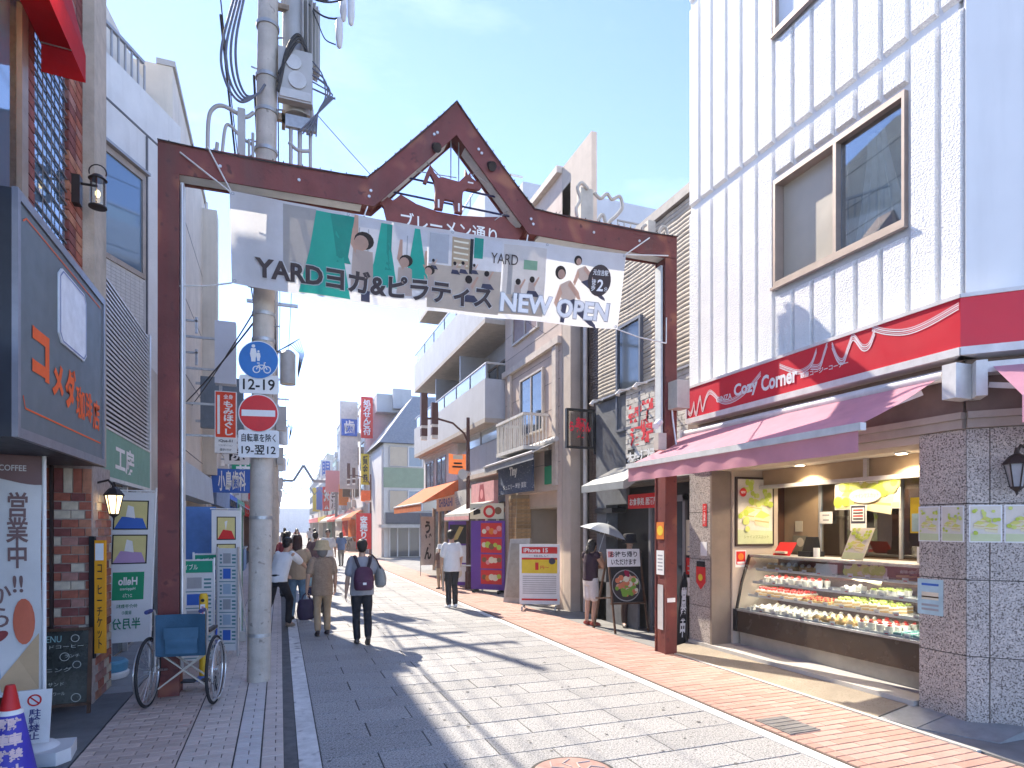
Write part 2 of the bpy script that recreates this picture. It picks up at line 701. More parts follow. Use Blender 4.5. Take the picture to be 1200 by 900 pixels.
# brick pavement on the sunny side
brick_r = mat('terracotta_paver', (0.44, 0.265, 0.21), 0.75, 0, 0.10, 6, 0.2, 110, rand=0.07, dirt=0.15)
brick_q = mat('pale_terracotta_paver', (0.47, 0.305, 0.25), 0.75, 0, 0.10, 6, 0.2, 110, rand=0.06, dirt=0.15)
swr = structure('sidewalk_sunny', MB().box(RX1 + 0.13, 5.16, 1.0, 420, -0.2, 0.012), mat('sand_joint', (0.17, 0.125, 0.10), 0.95, 0, 0.2, 14))
n = 0
far_mb = MB()
row = 0
y = 2.9
while y < 40:
    xs = [4.02] + cuts(4.125, 5.15, 4.125 + (0.15 if row % 2 else 0.30), 0.30)
    for i, (a, b) in enumerate(zip(xs[:-1], xs[1:])):
        g = 0.003
        m = brick_r if (i == 0 or random.random() < 0.45) else brick_q
        if n < 300:
            lay(swr, 'brick', a + g, y + g, b - a - 2 * g, 0.10 - 2 * g, m, 0.02, 0.004)
            n += 1
        elif y < 30:
            far_mb.box(a + g, b - g, y + g, y + 0.10 - g, -0.01, 0.02 + random.uniform(-.0015, .0015), m, True)
    y += 0.10
    row += 1
part(swr, 'distant_bricks', far_mb, kind='stuff')
part(swr, 'distant_paving', MB().box(4.02, 5.15, 30, 420, -0.01, 0.018), brick_q)
# strip between pavement and shop fronts
tan_conc = mat('tan_concrete', (0.33, 0.28, 0.215), 0.85, 0, 0.12, 3, 0.3, 120, dirt=0.2, speck=[((0.26, 0.21, 0.15), 60.0, 0.56, 0.66)])
pale_conc = mat('pale_concrete', (0.50, 0.485, 0.45), 0.85, 0, 0.08, 4, 0.2, 90, dirt=0.2)
structure('shopfront_paving', MB().box(5.165, 12, 7.72, 420, -0.2, 0.016), concrete)
structure('shop_ramp', MB().prism([(5.22, 4.22, -0.1), (5.22, 4.22, 0.022), (5.62, 4.22, 0.10), (5.62, 4.22, -0.1)], (0, 3.40, 0)), tan_conc)
structure('shop_kerb', MB().box(5.165, 5.218, 3.3, 7.70, -0.1, 0.026), pale_conc)
structure('shop_step', MB().box(5.622, 6.1, 4.16, 7.62, -0.1, 0.145), pale_conc)
structure('corner_ground', MB().box(5.22, 20, -30, 4.21, -0.2, 0.015), concrete)
plate_m = mat('chequer_plate', (0.40, 0.42, 0.43), 0.5, 0.5, 0.12, 8, 0.5, 220, dirt=0.3)
rp = thing('ramp_plate', 'grey steel ramp plates laid before the granite corner wall', 'ramp', (5.4, 3.8, 0))
part(rp, 'plate', MB().prism([(5.23, 4.2, 0.0), (5.23, 4.2, 0.024), (5.64, 4.2, 0.10), (5.64, 4.2, 0.0)], (0.03, -0.33, 0)), plate_m)
part(rp, 'plate', MB().prism([(5.262, 3.855, 0.0), (5.262, 3.855, 0.024), (5.66, 3.855, 0.10), (5.66, 3.855, 0.0)], (0.27, -0.5, 0)), plate_m)
cov = single('access_cover', MB().box(-0.17, 0.17, -0.21, 0.21, 0.0, 0.028), mat('cover_concrete', (0.20, 0.19, 0.18), 0.8, 0.1, 0.15, 8, 0.4, 150), 'dark square access cover in the terracotta brick pavement', 'access cover')
cov.location = (4.25, 4.33, 0)
mb = MB()
for k in range(5):
    mb.box(-0.15, 0.15, -0.18 + k * 0.08, -0.155 + k * 0.08, 0.0285, 0.032)
part(cov, 'raised_tread', mb, mat('cover_concrete', (0, 0, 0)))
# ------------------------------------------------------------------ the street gate
rust = mat('rust_red_steel', (0.175, 0.042, 0.036), 0.55, 0.1, 0.22, 1.5, 0.12, 40, speck=[((0.30, 0.11, 0.06), 3.0, 0.60, 0.75), ((0.10, 0.025, 0.025), 11.0, 0.66, 0.75)], streak=0.45)
strip_m = mat('pale_light_panel', (0.62, 0.64, 0.62), 0.5, 0, 0.08, 6, dirt=0.25)
gate = thing('street_gate', 'rust red steel gate arch with a gabled peak spanning the street', 'gate', (2.0, 7.45, 0))
GY0, GY1 = 7.32, 7.58


def post(x0, x1, zt):
    mb = MB()
    t = 0.02
    mb.box(x0, x1, GY0, GY0 + t, 0, zt)
    mb.box(x0, x1, GY1 - t, GY1, 0, zt)
    mb.box(x0 + 0.012, x1 - 0.012, GY0 + t + .001, GY1 - t - .001, 0, zt - 0.002)
    return mb


part(gate, 'post', post(-1.19, -0.99, 5.5), rust)
part(gate, 'post', post(5.02, 5.21, 5.55), rust)


def beam(tops, bots):
    """one straight run of the arch: web plates front and back, flanges on top and below"""
    mb = MB()
    (x0, z0), (x1, z1) = tops
    (a0, b0), (a1, b1) = bots
    for y in (GY0, GY1 - 0.02):
        mb.prism([(x0, y, z0), (x1, y, z1), (a1, y, b1), (a0, y, b0)], (0, 0.02, 0), rust)
    e = 0.012
    mb.prism([(x0, GY0 - 0.012, z0 + .001), (x1, GY0 - 0.012, z1 + .001), (x1, GY0 - 0.012, z1 + e), (x0, GY0 - 0.012, z0 + e)], (0, GY1 - GY0 + 0.024, 0), rust)
    mb.prism([(a0, GY0 + .0205, b0 + .05), (a1, GY0 + .0205, b1 + .05), (a1, GY0 + .0205, b1 + .07), (a0, GY0 + .0205, b0 + .07)], (0, GY1 - GY0 - 0.041, 0), rust)
    return mb


T = [(-1.19, 5.80), (0.95, 5.83), (2.02, 6.97), (3.05, 5.84), (5.21, 5.84)]
B = [(-1.19, 5.50), (1.03, 5.53), (2.02, 6.58), (2.97, 5.53), (5.21, 5.54)]
for k in range(4):
    part(gate, 'beam', beam((T[k], T[k + 1]), (B[k], B[k + 1])))
    (x0, z0), (x1, z1) = B[k], B[k + 1]
    d = Vector((x1 - x0, 0, z1 - z0)).normalized()
    n_ = Vector((-d.z, 0, d.x))
    a, b = Vector((x0, GY0 + .05, z0)) + d * 0.16, Vector((x1, GY0 + .05, z1)) - d * 0.14
    o = n_ * 0.012
    part(gate, 'light_panel', MB().prism([a + o, b + o, b + o + n_ * .035, a + o + n_ * .035], (0, 0.16, 0)), strip_m)
# pale panels and conduits up the inner sides of the posts
part(gate, 'light_panel', MB().box(4.985, 5.018, GY0 + 0.06, GY1 - 0.06, 3.0, 5.45), strip_m)
part(gate, 'light_panel', MB().box(-0.988, -0.955, GY0 + 0.06, GY1 - 0.06, 0.5, 5.45), strip_m)
part(gate, 'conduit', MB().tube([(-0.965, 7.33, 0.3), (-0.965, 7.33, 5.4)], 0.016, 8), alu, True)
part(gate, 'conduit', MB().tube([(5.10, 7.30, 3.6), (5.12, 7.29, 3.3), (5.16, 7.27, 2.95), (5.19, 7.26, 2.75)], 0.014, 8), alu, True)
for (x, y0, y1, z0, z1) in ((5.06, 7.10, 7.315, 3.42, 3.80),):
    part(gate, 'junction_box', MB().box(x, x + 0.2, y0, y1, z0, z1), mat('beige_box', (0.55, 0.50, 0.42), 0.6, 0, 0.1, 5, dirt=0.3))
part(gate, 'camera_bracket', MB().tube([(4.96, 7.33, 3.25), (4.86, 7.28, 3.22)], 0.03, 10).tube([(4.90, 7.28, 3.24), (4.78, 7.2, 3.16)], 0.045, 12), white, True)
part(gate, 'junction_box', MB().box(4.84, 4.97, 7.22, 7.33, 2.85, 3.08), mat('beige_box', (0.5, 0.5, 0.5)))
# notices stuck on the sunny side of the far post
mb = MB()
F = Frame((5.019, 7.56, 0), (0, -1, 0))
mb.plate(F, 0.03, 0.21, 1.62, 1.86, 0.0, 0.004, orange_p).disc(F, 0.12, 1.74, 0.07, 0.006, yellow)
mb.plate(F, 0.03, 0.21, 1.12, 1.46, 0.0, 0.004, white)
for k in range(5):
    mb.plate(F, 0.06, 0.18, 1.18 + k * .05, 1.2 + k * .05, 0.004, 0.005, grey_p)
mb.plate(F, 0.06, 0.19, 0.35, 0.98, 0.0, 0.004, mat('silver_plate', (0.6, 0.6, 0.6), 0.4, 0.3))
part(gate, 'notice', mb)
part(gate, 'notice', MB().plate(Frame((5.02, 7.319, 0), (1, 0, 0)), 0.03, 0.16, 0.74, 0.80, 0, 0.003, white))
# the name board under the peak, with a donkey standing on it
mb = MB()
Y = 7.44
outline = [(1.02, 5.72), (1.12, 5.62), (1.20, 5.50), (1.20, 5.36), (2.80, 5.40), (2.93, 5.55), (2.93, 5.66), (2.80, 5.62), (2.70, 5.74), (2.45, 5.70), (2.1, 5.66), (1.8, 5.66), (1.55, 5.70), (1.38, 5.77), (1.30, 5.70), (1.20, 5.68), (1.08, 5.76)]
outline2 = [(1.02, 5.73), (1.16, 5.60), (1.22, 5.36), (1.70, 5.34), (2.35, 5.34), (2.80, 5.38), (2.92, 5.56), (2.98, 5.67), (2.84, 5.64), (2.68, 5.75), (2.4, 5.70), (2.1, 5.665), (1.8, 5.665), (1.55, 5.71), (1.36, 5.79), (1.27, 5.70), (1.09, 5.77)]
mb.prism([(x, Y, z) for x, z in outline2], (0, 0.05, 0))
board = part(gate, 'name_board', mb, mat('board_red', (0.19, 0.045, 0.036), 0.55, 0, 0.15, 6))
part(board, 'lettering', MB().text(Frame((0, Y, 0), (1, 0, 0)), 'ブレーメン通り', 1.36, 5.385, 1.22, 0.20, flat('letter_white', (0.85, 0.84, 0.8)), 0.006, 0.012))
don = [(1.72, 5.665), (1.84, 5.665), (1.865, 5.82), (2.00, 5.82), (2.02, 5.665), (2.13, 5.665), (2.125, 5.86), (2.14, 5.98), (2.20, 6.03), (2.36, 6.04), (2.41, 6.07), (2.40, 6.13), (2.29, 6.18),
       (2.255, 6.20), (2.25, 6.28), (2.215, 6.22), (2.175, 6.30), (2.17, 6.20), (2.08, 6.10), (1.84, 6.12), (1.78, 6.10), (1.72, 6.16), (1.66, 6.26), (1.60, 6.12), (1.56, 6.00), (1.61, 5.99), (1.665, 6.13), (1.72, 6.04), (1.735, 5.9)]
don = [(2.0 + (x - 2.0) * .86, 5.665 + (z - 5.665) * .88) for x, z in don]
dk = part(gate, 'donkey_figure', MB().prism([(x, Y - 0.06, z) for x, z in don], (0, 0.05, 0)), mat('board_red', (0, 0, 0)))
mb = MB()
mb.box(1.80, 1.82, Y - 0.066, Y - 0.0605, 5.68, 5.78).box(2.055, 2.075, Y - 0.066, Y - 0.0605, 5.68, 5.78).box(2.18, 2.25, Y - 0.066, Y - 0.0605, 6.055, 6.07)
part(dk, 'trim', mb, white)
# tie rods under the peak
mb = MB()
for z0, z1 in ((6.03, 5.99), (5.82, 5.78)):
    mb.tube([(1.05, 7.47, z0 if z0 > 6 else z0), (3.05, 7.47, z1)], 0.012, 6)
part(gate, 'tie_rod', mb, mat('blue_black_rod', (0.02, 0.025, 0.09), 0.5, 0.3), kind='stuff')
mb = MB()
for x, z0, z1 in ((1.98, 6.6, 6.1), (2.08, 6.85, 6.08)):
    mb.tube([(x, 7.44, z0), (x, 7.44, z1)], 0.008, 6)
for p, q in (((1.55, 6.1), (2.05, 6.12)), ((1.62, 6.28), (1.86, 6.08)), ((2.36, 6.32), (2.2, 6.12)), ((2.62, 6.05), (2.3, 6.2)), ((2.75, 5.85), (2.55, 5.68))):
    mb.tube([(p[0], 7.43, p[1]), (q[0], 7.43, q[1])], 0.006, 6)
part(gate, 'hanger_wire', mb, steel, kind='stuff')
for (x, z) in ((1.72, 6.44), (2.42, 6.36)):
    part(gate, 'spotlight', MB().tube([(x, 7.42, z), (x + .03, 7.34, z - .05), (x + .05, 7.27, z - .10)], [0.02, 0.045, 0.055], 12), black_metal, True)
mb = MB()
for (x, z) in ((0.99, 5.70), (0.97, 5.63), (1.78, 6.55), (1.74, 6.52), (2.30, 6.46), (2.34, 6.42), (3.0, 5.72), (3.03, 5.66), (3.9, 5.7), (4.6, 5.7), (0.2, 5.67), (-0.6, 5.66)):
    mb.tube([(x, GY0 + .01, z), (x, GY0 - 0.012, z)], 0.017, 8)
part(gate, 'bolt', mb, alu, True, kind='stuff')
beige_bx = mat('beige_box', (0.5, 0.5, 0.5))
part(gate, 'junction_box', MB().box(3.80, 3.99, 7.50, 7.62, 5.87, 6.38), beige_bx)
part(gate, 'junction_box', MB().box(4.86, 4.98, 7.50, 7.60, 5.87, 6.12), beige_bx)
for path in ([(3.76, 7.48, 5.86), (3.72, 7.48, 6.05), (3.78, 7.48, 6.2), (3.74, 7.48, 6.34), (3.80, 7.48, 6.42), (3.9, 7.48, 6.36)], [(4.0, 7.5, 6.34), (4.10, 7.5, 6.28), (4.2, 7.5, 6.36), (4.28, 7.5, 6.30), (4.40, 7.5, 6.36), (4.44, 7.5, 6.22), (4.34, 7.5, 6.08), (4.24, 7.5, 5.98), (4.20, 7.5, 5.86)],
             [(4.06, 7.5, 5.86), (4.08, 7.5, 6.0), (4.14, 7.5, 6.06), (4.18, 7.5, 5.95)], [(5.02, 7.5, 5.86), (5.06, 7.5, 6.02), (5.14, 7.5, 6.06), (5.18, 7.5, 5.95), (5.12, 7.5, 5.88)], [(4.80, 7.5, 5.86), (4.76, 7.5, 5.98), (4.82, 7.5, 6.04)]):
    part(gate, 'conduit', MB().tube(curve(path), .024, 8), beige_bx, True)
# cornice clutter: string of small fairy lights along the upper edge
mb = MB()
for (p, q) in zip(T[:-1], T[1:]):
    mb.tube(sag((p[0], 7.30, p[1] + .015), (q[0], 7.30, q[1] + .015), 0.03, 8), 0.006, 5)
    k = 0.05
    while k < 1:
        x, z = p[0] + (q[0] - p[0]) * k, p[1] + (q[1] - p[1]) * k + 0.02
        mb.box(x - .005, x + .005, 7.295, 7.303, z - .012, z + .002)
        k += random.uniform(0.05, 0.12)
part(gate, 'light_string', mb, cable_m, kind='stuff')

# ------------------------------------------------------------------ the advertising banner tied under the gate
BC = [Vector((-0.48, 7.22, 4.39)), Vector((4.20, 7.22, 4.42)), Vector((4.32, 7.22, 5.43)), Vector((-0.50, 7.22, 5.36))]
BW, BH = 4.72, 0.99


def bpt(a, b, c=0.0):
    u, v = a / BW, b / BH
    p = BC[0].lerp(BC[1], u).lerp(BC[3].lerp(BC[2], u), v)
    z = -0.015 * abs(math.sin(u * 12.6)) * v - 0.05 * math.sin(math.pi * u) * (0.6 + 0.4 * (1 - v))
    y = 0.018 * math.sin(u * 23 + v * 2) * (0.4 + 0.6 * (1 - v)) + 0.03 * math.sin(u * 7 - v * 1.5) + 0.008 * math.sin(v * 4 + u * 3) + 0.003 * math.sin(u * 61 + v * 7)
    return Vector((p.x, p.y + y - c, p.z + z))


class BFrame:
    def p(self, a, b, c=0):
        return bpt(a, b, c)


BF = BFrame()
bn = thing('street_banner', 'long white printed banner for a yoga studio hung under the gate', 'banner', (1.9, 7.22, 4.3))
cloth = mat('banner_cloth', (0.66, 0.66, 0.665), 0.8, 0, 0.06, 3, 0.2, 14, dirt=0.12)
part(bn, 'cloth', MB().grid(lambda u, v: bpt(u * BW, v * BH), 90, 16), cloth, True)


def bquad(mb, a0, a1, b0, b1, c, m, nu=None):
    nu = nu or max(2, int((a1 - a0) / 0.06))
    mb.grid(lambda u, v: bpt(a0 + (a1 - a0) * u, b0 + (b1 - b0) * v, c), nu, 6, m)


BCNT = [0]


def bshape(mb, pts, c, m):
    BCNT[0] += 1
    c += BCNT[0] * .00006
    mb.poly([bpt(a, b, c) for a, b in pts], m)


def bstrip(mb, prof, c, m):
    """hanging cloth: (height, left, right) from the top down, following the banner"""
    BCNT[0] += 1
    c += BCNT[0] * .00006
    rows_ = []
    for (p, q) in zip(prof[:-1], prof[1:]):
        for k in range(4):
            t = k / 4
            rows_.append([p[i] + (q[i] - p[i]) * t for i in range(3)])
    rows_.append(list(prof[-1]))
    n_ = len(rows_) - 1
    mb.grid(lambda u, v: bpt(rows_[round(v * n_)][1] + (rows_[round(v * n_)][2] - rows_[round(v * n_)][1]) * u, rows_[round(v * n_)][0], c), 4, n_, m)


wall_ph = flat('photo_wall', (0.42, 0.40, 0.38))
pale_ph = flat('photo_pale', (0.62, 0.62, 0.64))
floor_ph = flat('photo_floor', (0.55, 0.46, 0.37))
teal = flat('photo_teal', (0.03, 0.42, 0.32))
teal_d = flat('photo_teal_deep', (0.02, 0.32, 0.25))
skin_ph = flat('photo_skin', (0.58, 0.37, 0.28))
hair_ph = flat('photo_hair', (0.035, 0.025, 0.022))
cloth_ph = flat('photo_top', (0.52, 0.42, 0.36))
navy_ph = flat('photo_leggings', (0.07, 0.07, 0.11))
mb = MB()
bquad(mb, 0.52, 0.86, 0.22, 0.96, 0.004, wall_ph)
bquad(mb, 0.86, 2.10, 0.12, 0.95, 0.004, pale_ph)
for a in (1.32, 1.42, 1.86, 2.0):
    bquad(mb, a, a + 0.012, 0.35, 0.85, 0.006, grey_p, 1)
for (x, w0, w1, b0, m) in ((0.96, .10, .28, .02, teal), (1.14, .13, .10, .42, teal_d), (1.60, .035, .17, .22, teal), (1.66, .03, .04, .42, teal_d), (1.98, .03, .15, .32, teal)):
    bstrip(mb, [(.95, x - w0, x + w0), (.5, x - w1 * .6, x + w1 * .7), (b0, x - w1, x + w1)], 0.009, m)
for (x, s) in ((1.38, 1.0), (1.86, 0.7), (2.14, 0.55)):
    bshape(mb, [(x - .15 * s, 0.36 + .3 * s), (x - .11 * s, 0.36 + .62 * s), (x - .07 * s, .36 + .62 * s), (x - .06 * s, .36 + .25 * s), (x + .02 * s, .36)], 0.009, skin_ph)
    mb.poly([bpt(x + .11 * s * math.cos(t * .449), .52 * s + .19 + .10 * s * math.sin(t * .449), 0.0125) for t in range(14)], hair_ph)
    mb.poly([bpt(x - .03 * s + .08 * s * math.cos(t * .449), .49 * s + .19 + .085 * s * math.sin(t * .449), 0.0135) for t in range(14)], skin_ph)
    bshape(mb, [(x - .12 * s, .42 * s + .18), (x + .10 * s, .42 * s + .18), (x + .12 * s, .15), (x - .14 * s, .15)], 0.0085, cloth_ph)
bquad(mb, 1.36, 1.46, 0.02, 0.2, 0.010, navy_ph, 2)
# the middle photograph of the studio floor
bquad(mb, 2.12, 3.02, 0.04, 0.95, 0.004, pale_ph)
bquad(mb, 2.12, 3.02, 0.04, 0.56, 0.006, floor_ph)
bquad(mb, 2.13, 2.36, 0.58, 0.93, 0.007, grey_p)
bquad(mb, 2.40, 2.62, 0.55, 0.92, 0.007, flat('photo_rack', (0.5, 0.38, 0.25)))
for k in range(5):
    bquad(mb, 2.42, 2.60, 0.58 + k * .07, 0.60 + k * .07, 0.008, cream, 2)
bquad(mb, 2.62, 2.66, 0.5, 0.93, 0.008, ink, 1)
bquad(mb, 2.67, 2.78, 0.70, 0.95, 0.008, teal_d, 2)
for (x, b, s) in ((2.18, .52, .5), (2.44, .50, .6), (2.54, .52, .6), (2.68, .53, .5), (2.84, .38, .9), (2.62, .22, 1.3), (3.24, .30, 1.0), (3.42, .34, 1.0)):
    bshape(mb, [(x - .05 * s, b), (x - .04 * s, b + .12 * s), (x + .03 * s, b + .13 * s), (x + .05 * s, b)], 0.010, cloth_ph)
    bshape(mb, [(x - .07 * s, b - .05 * s), (x - .05 * s, b + .02), (x + .06 * s, b + .02), (x + .12 * s, b - .05 * s)], 0.011, navy_ph)
    mb.poly([bpt(x + .035 * s * math.cos(t * .628), b + .16 * s + .04 * s * math.sin(t * .628), 0.012) for t in range(10)], hair_ph)
    bshape(mb, [(x + .02 * s, b + .10 * s), (x + .08 * s, b + .20 * s), (x + .095 * s, b + .19 * s), (x + .04 * s, b + .07 * s)], 0.0125, skin_ph)
# the pale right-hand photographs
bquad(mb, 3.04, 3.60, 0.06, 0.92, 0.004, flat('photo_cream', (0.62, 0.58, 0.54)))
bquad(mb, 3.02, 3.60, 0.06, 0.30, 0.0055, floor_ph)
bquad(mb, 3.10, 3.16, 0.30, 0.80, 0.006, wall_ph, 2)
bquad(mb, 3.30, 3.48, 0.62, 0.74, 0.0065, flat('photo_leaf', (0.25, 0.42, 0.28)), 3)
# the two people stretching at the end
for (x, b, s, flip) in ((4.12, .62, 1.0, 1), (3.92, .36, 1.35, 1)):
    bshape(mb, [(x - .06 * s, b - .02 * s), (x - .075 * s, b + .10 * s), (x + .01 * s, b + .15 * s), (x + .10 * s, b + .04 * s), (x + .08 * s, b - .12 * s)], 0.008, cloth_ph)
    bshape(mb, [(x - .02, b - .06 * s), (x + .08 * s, b - .02 * s), (x + .34 * s, b - .24 * s), (x + .36 * s, b - .28 * s), (x + .28 * s, b - .25 * s)], 0.009, navy_ph)
    bshape(mb, [(x - .08 * s, b + .10 * s), (x - .13 * s, b - .08 * s), (x - .10 * s, b - .12 * s), (x - .05 * s, b + .02 * s)], 0.0095, skin_ph)
    bshape(mb, [(x + .02 * s, b + .15 * s), (x + .12 * s, b + .05 * s), (x + .15 * s, b - .02 * s), (x + .12 * s, b - .02 * s), (x, b + .10 * s)], 0.0095, skin_ph)
    mb.poly([bpt(x - .085 * s + .055 * s * math.cos(t * .449), b + .21 * s + .065 * s * math.sin(t * .449), 0.010) for t in range(14)], hair_ph)
    mb.poly([bpt(x - .075 * s + .036 * s * math.cos(t * .449), b + .195 * s + .045 * s * math.sin(t * .449), 0.011) for t in range(14)], skin_ph)
bshape(mb, [(3.86, .26), (3.94, .28), (3.92, .02), (3.86, .02)], 0.0095, navy_ph)
for m_ in mb.mats:
    if 'photo' in m_.name:
        thin(m_, .3)
thin(cloth, .4)
part(bn, 'printed_photo', mb)
dark = flat('banner_brown', (0.055, 0.04, 0.04))
mb = MB()
S = lambda a, b, c: bpt(a, b, c)
mb.text(BF, 'YARDヨガ&ピラティス', 0.22, 0.085, 2.72, 0.30, cloth, 0.014, 0.065, surf=S)
mb.text(BF, 'YARDヨガ&ピラティス', 0.23, 0.095, 2.70, 0.275, dark, 0.018, 0.036, surf=S)
mb.text(BF, 'NEW OPEN', 3.02, 0.075, 1.54, 0.25, grey_p, 0.014, 0.055, surf=S)
mb.text(BF, 'NEW OPEN', 3.035, 0.085, 1.51, 0.23, white, 0.018, 0.03, surf=S)
mb.text(BF, 'YARD', 2.88, 0.66, 0.34, 0.13, dark, 0.014, 0.0, surf=S)
mb.poly([bpt(4.36 + .165 * math.cos(t * .2618), .60 + .205 * math.sin(t * .2618), 0.014) for t in range(24)], dark)
mb.text(BF, '元住吉駅', 4.255, 0.66, 0.22, 0.075, white, 0.018, 0.012, surf=S)
mb.text(BF, '2', 4.33, 0.46, 0.09, 0.15, white, 0.018, 0.02, surf=S)
mb.text(BF, '徒歩', 4.25, 0.46, 0.06, 0.15, white, 0.018, 0.01, vertical=True, surf=S)
mb.text(BF, '分', 4.435, 0.46, 0.05, 0.06, white, 0.018, 0.01, surf=S)
part(bn, 'lettering', mb)
rope = mat('white_rope', (0.7, 0.69, 0.66), 0.8)
mb = MB()
for path in ([(-0.50, 7.22, 5.36), (-0.98, 7.30, 5.72)], [(-0.48, 7.22, 5.35), (-0.72, 7.31, 5.84)], [(-0.48, 7.22, 4.39), (-0.7, 7.3, 4.36), (-1.0, 7.34, 4.33)],
             [(4.32, 7.22, 5.43), (4.75, 7.3, 5.76)], [(4.32, 7.22, 5.43), (5.05, 7.3, 5.56)], [(4.20, 7.22, 4.42), (4.55, 7.25, 4.36), (5.02, 7.3, 4.34)], [(5.02, 7.3, 4.34), (5.03, 7.31, 4.7)],
             [(0.9, 7.22, 5.34), (0.95, 7.3, 5.5)], [(2.9, 7.22, 5.36), (2.95, 7.3, 5.5)]):
    mb.tube(path, 0.009, 6)
part(bn, 'rope', mb, rope, True, kind='stuff')
mb = MB()
for (a, b) in ((0.03, .03), (0.03, .96), (4.69, .03), (4.69, .96), (1.2, .97), (2.4, .97), (3.6, .97)):
    mb.ring(BF, a, b, 0.008, 0.018, 0.006, steel, 12)
part(bn, 'eyelet', mb, kind='stuff')
# ------------------------------------------------------------------ concrete utility pole with its transformer
pole_m = mat('pole_concrete', (0.50, 0.455, 0.40), 0.85, 0, 0.12, 5, 0.3, 70, streak=0.35, speck=[((0.28, 0.25, 0.22), 14.0, 0.68, 0.76)])
trans_m = mat('transformer_paint', (0.44, 0.43, 0.41), 0.5, 0.1, 0.08, 4, streak=0.45)
ins_m = mat('porcelain', (0.62, 0.60, 0.57), 0.25, 0, 0.05)
PXY = (-0.23, 7.74)


def lean(z):
    return PXY[0] + 0.013 * z


up = thing('utility_pole', 'concrete utility pole with grey transformer rising beside the gate', 'utility pole', (PXY[0], PXY[1], 0))
part(up, 'shaft', MB().tube([(lean(z), PXY[1], z) for z in (0, 2, 4, 6, 8, 10, 12)], [0.128, 0.123, 0.119, 0.114, 0.109, 0.104, 0.1], 24), pole_m, True)
mb = MB()
for z in (0.55, 1.9, 3.95, 4.25, 5.1, 5.75, 6.15, 6.6, 7.0, 7.6):
    mb.tube([(lean(z), PXY[1], z - 0.02), (lean(z), PXY[1], z + 0.02)], 0.128, 20)
part(up, 'band', mb, steel, True, kind='stuff')
mb = MB()
for k in range(10):
    z = 3.7 + k * 0.42
    s = 1 if k % 2 else -1
    mb.tube([(lean(z), PXY[1], z), (lean(z) + s * 0.17, PXY[1] - 0.06, z)], 0.009, 6)
part(up, 'step_bolt', mb, steel, kind='stuff')
# transformer tank
tx, ty = 0.20, 7.92
tr = part(up, 'transformer', MB().lathe((tx, ty, 6.72), [(0.165, 0), (0.172, 0.03), (0.172, 1.36), (0.19, 1.38), (0.19, 1.43), (0.14, 1.5), (0.05, 1.53)], 24), trans_m, True)
mb = MB()
for k in range(9):
    a = R(-78 + k * 13)
    c, s = math.cos(a), math.sin(a)
    mb.bar((tx + 0.215 * c, ty + 0.215 * s, 7.30), (tx + 0.215 * c, ty + 0.215 * s, 8.06), 0.012, 0.09, up=(c, s, 0))
part(tr, 'cooling_fin', mb, trans_m, kind='stuff')
mb = MB()
for (x, z, r) in ((0.17, 7.22, .075), (0.17, 7.03, .085)):
    mb.tube([(x, 7.75, z), (x, 7.725, z)], r, 20)
mb.box(0.05, 0.32, 7.73, 7.75, 6.78, 6.95)
part(tr, 'cover_plate', mb, mat('plate_pale', (0.55, 0.55, 0.54), 0.5), True)
mb = MB().box(-0.16, 0.38, 7.80, 7.86, 6.60, 6.68).box(0.02, 0.06, 7.8, 8.0, 6.6, 6.72).box(0.3, 0.34, 7.8, 8.0, 6.6, 6.72).box(-0.1, 0.3, 7.78, 7.84, 7.9, 7.96)
part(up, 'transformer_bracket', mb, mat('rusty_bracket', (0.35, 0.26, 0.19), 0.7, 0.2, 0.3, 12))
sw = part(up, 'switch_box', MB().box(-0.02, 0.36, 7.62, 7.72, 6.74, 7.34), trans_m)
part(sw, 'cover_plate', MB().tube([(.15, 7.615, 7.18), (.15, 7.60, 7.18)], .085, 18).tube([(.19, 7.615, 6.98), (.19, 7.60, 6.98)], .10, 18).box(.0, .34, 7.605, 7.62, 6.76, 6.86), mat('plate_pale', (0, 0, 0)), True)
for k in range(5):
    pts = [(0.36, 7.62, 7.25 - .08 * k), (0.47 + .03 * k, 7.6, 7.1 - .06 * k), (0.50 + .02 * k, 7.6, 6.85), (0.42, 7.62, 6.66), (0.40 - .05 * k, 7.66, 6.40)]
    part(up, 'cable_loop', MB().tube(curve(pts), 0.008 + .002 * (k % 3), 7), mat('grey_cable', (0.12, 0.13, 0.17), 0.6), True)
# switch boxes and conduits over the beam
mb = MB()
mb.box(-0.45, -0.37, 7.66, 7.74, 5.98, 6.55)
part(up, 'switch_box', mb, trans_m)
for (path, r) in (([(-0.76, 7.7, 5.9), (-0.75, 7.7, 6.35), (-0.70, 7.7, 6.5), (-0.60, 7.7, 6.55), (-0.45, 7.7, 6.5), (-0.36, 7.7, 6.48), (-0.28, 7.7, 6.55)], .022),
                  ([(-0.62, 7.7, 5.9), (-0.58, 7.7, 6.3), (-0.52, 7.7, 6.34), (-0.42, 7.7, 6.24), (-0.3, 7.7, 6.18)], .018),
                  ([(-0.68, 7.7, 5.9), (-0.66, 7.7, 6.12)], .02), ([(-0.29, 7.68, 5.95), (-0.29, 7.68, 6.3)], .016), ([(-0.33, 7.68, 5.95), (-0.33, 7.68, 6.22)], .014),
                  ([(0.12, 7.72, 5.95), (0.12, 7.72, 6.55)], .022), ([(0.22, 7.72, 5.95), (0.22, 7.72, 6.5)], .026), ([(0.34, 7.72, 5.95), (0.34, 7.72, 6.45), (0.36, 7.74, 6.7), (0.32, 7.76, 6.95), (0.3, 7.8, 7.1)], .02),
                  ([(0.1, 7.72, 6.3), (0.2, 7.70, 6.22), (0.34, 7.72, 6.25)], .02)):
    part(up, 'conduit', MB().tube(curve(path), r, 10), trans_m, True)
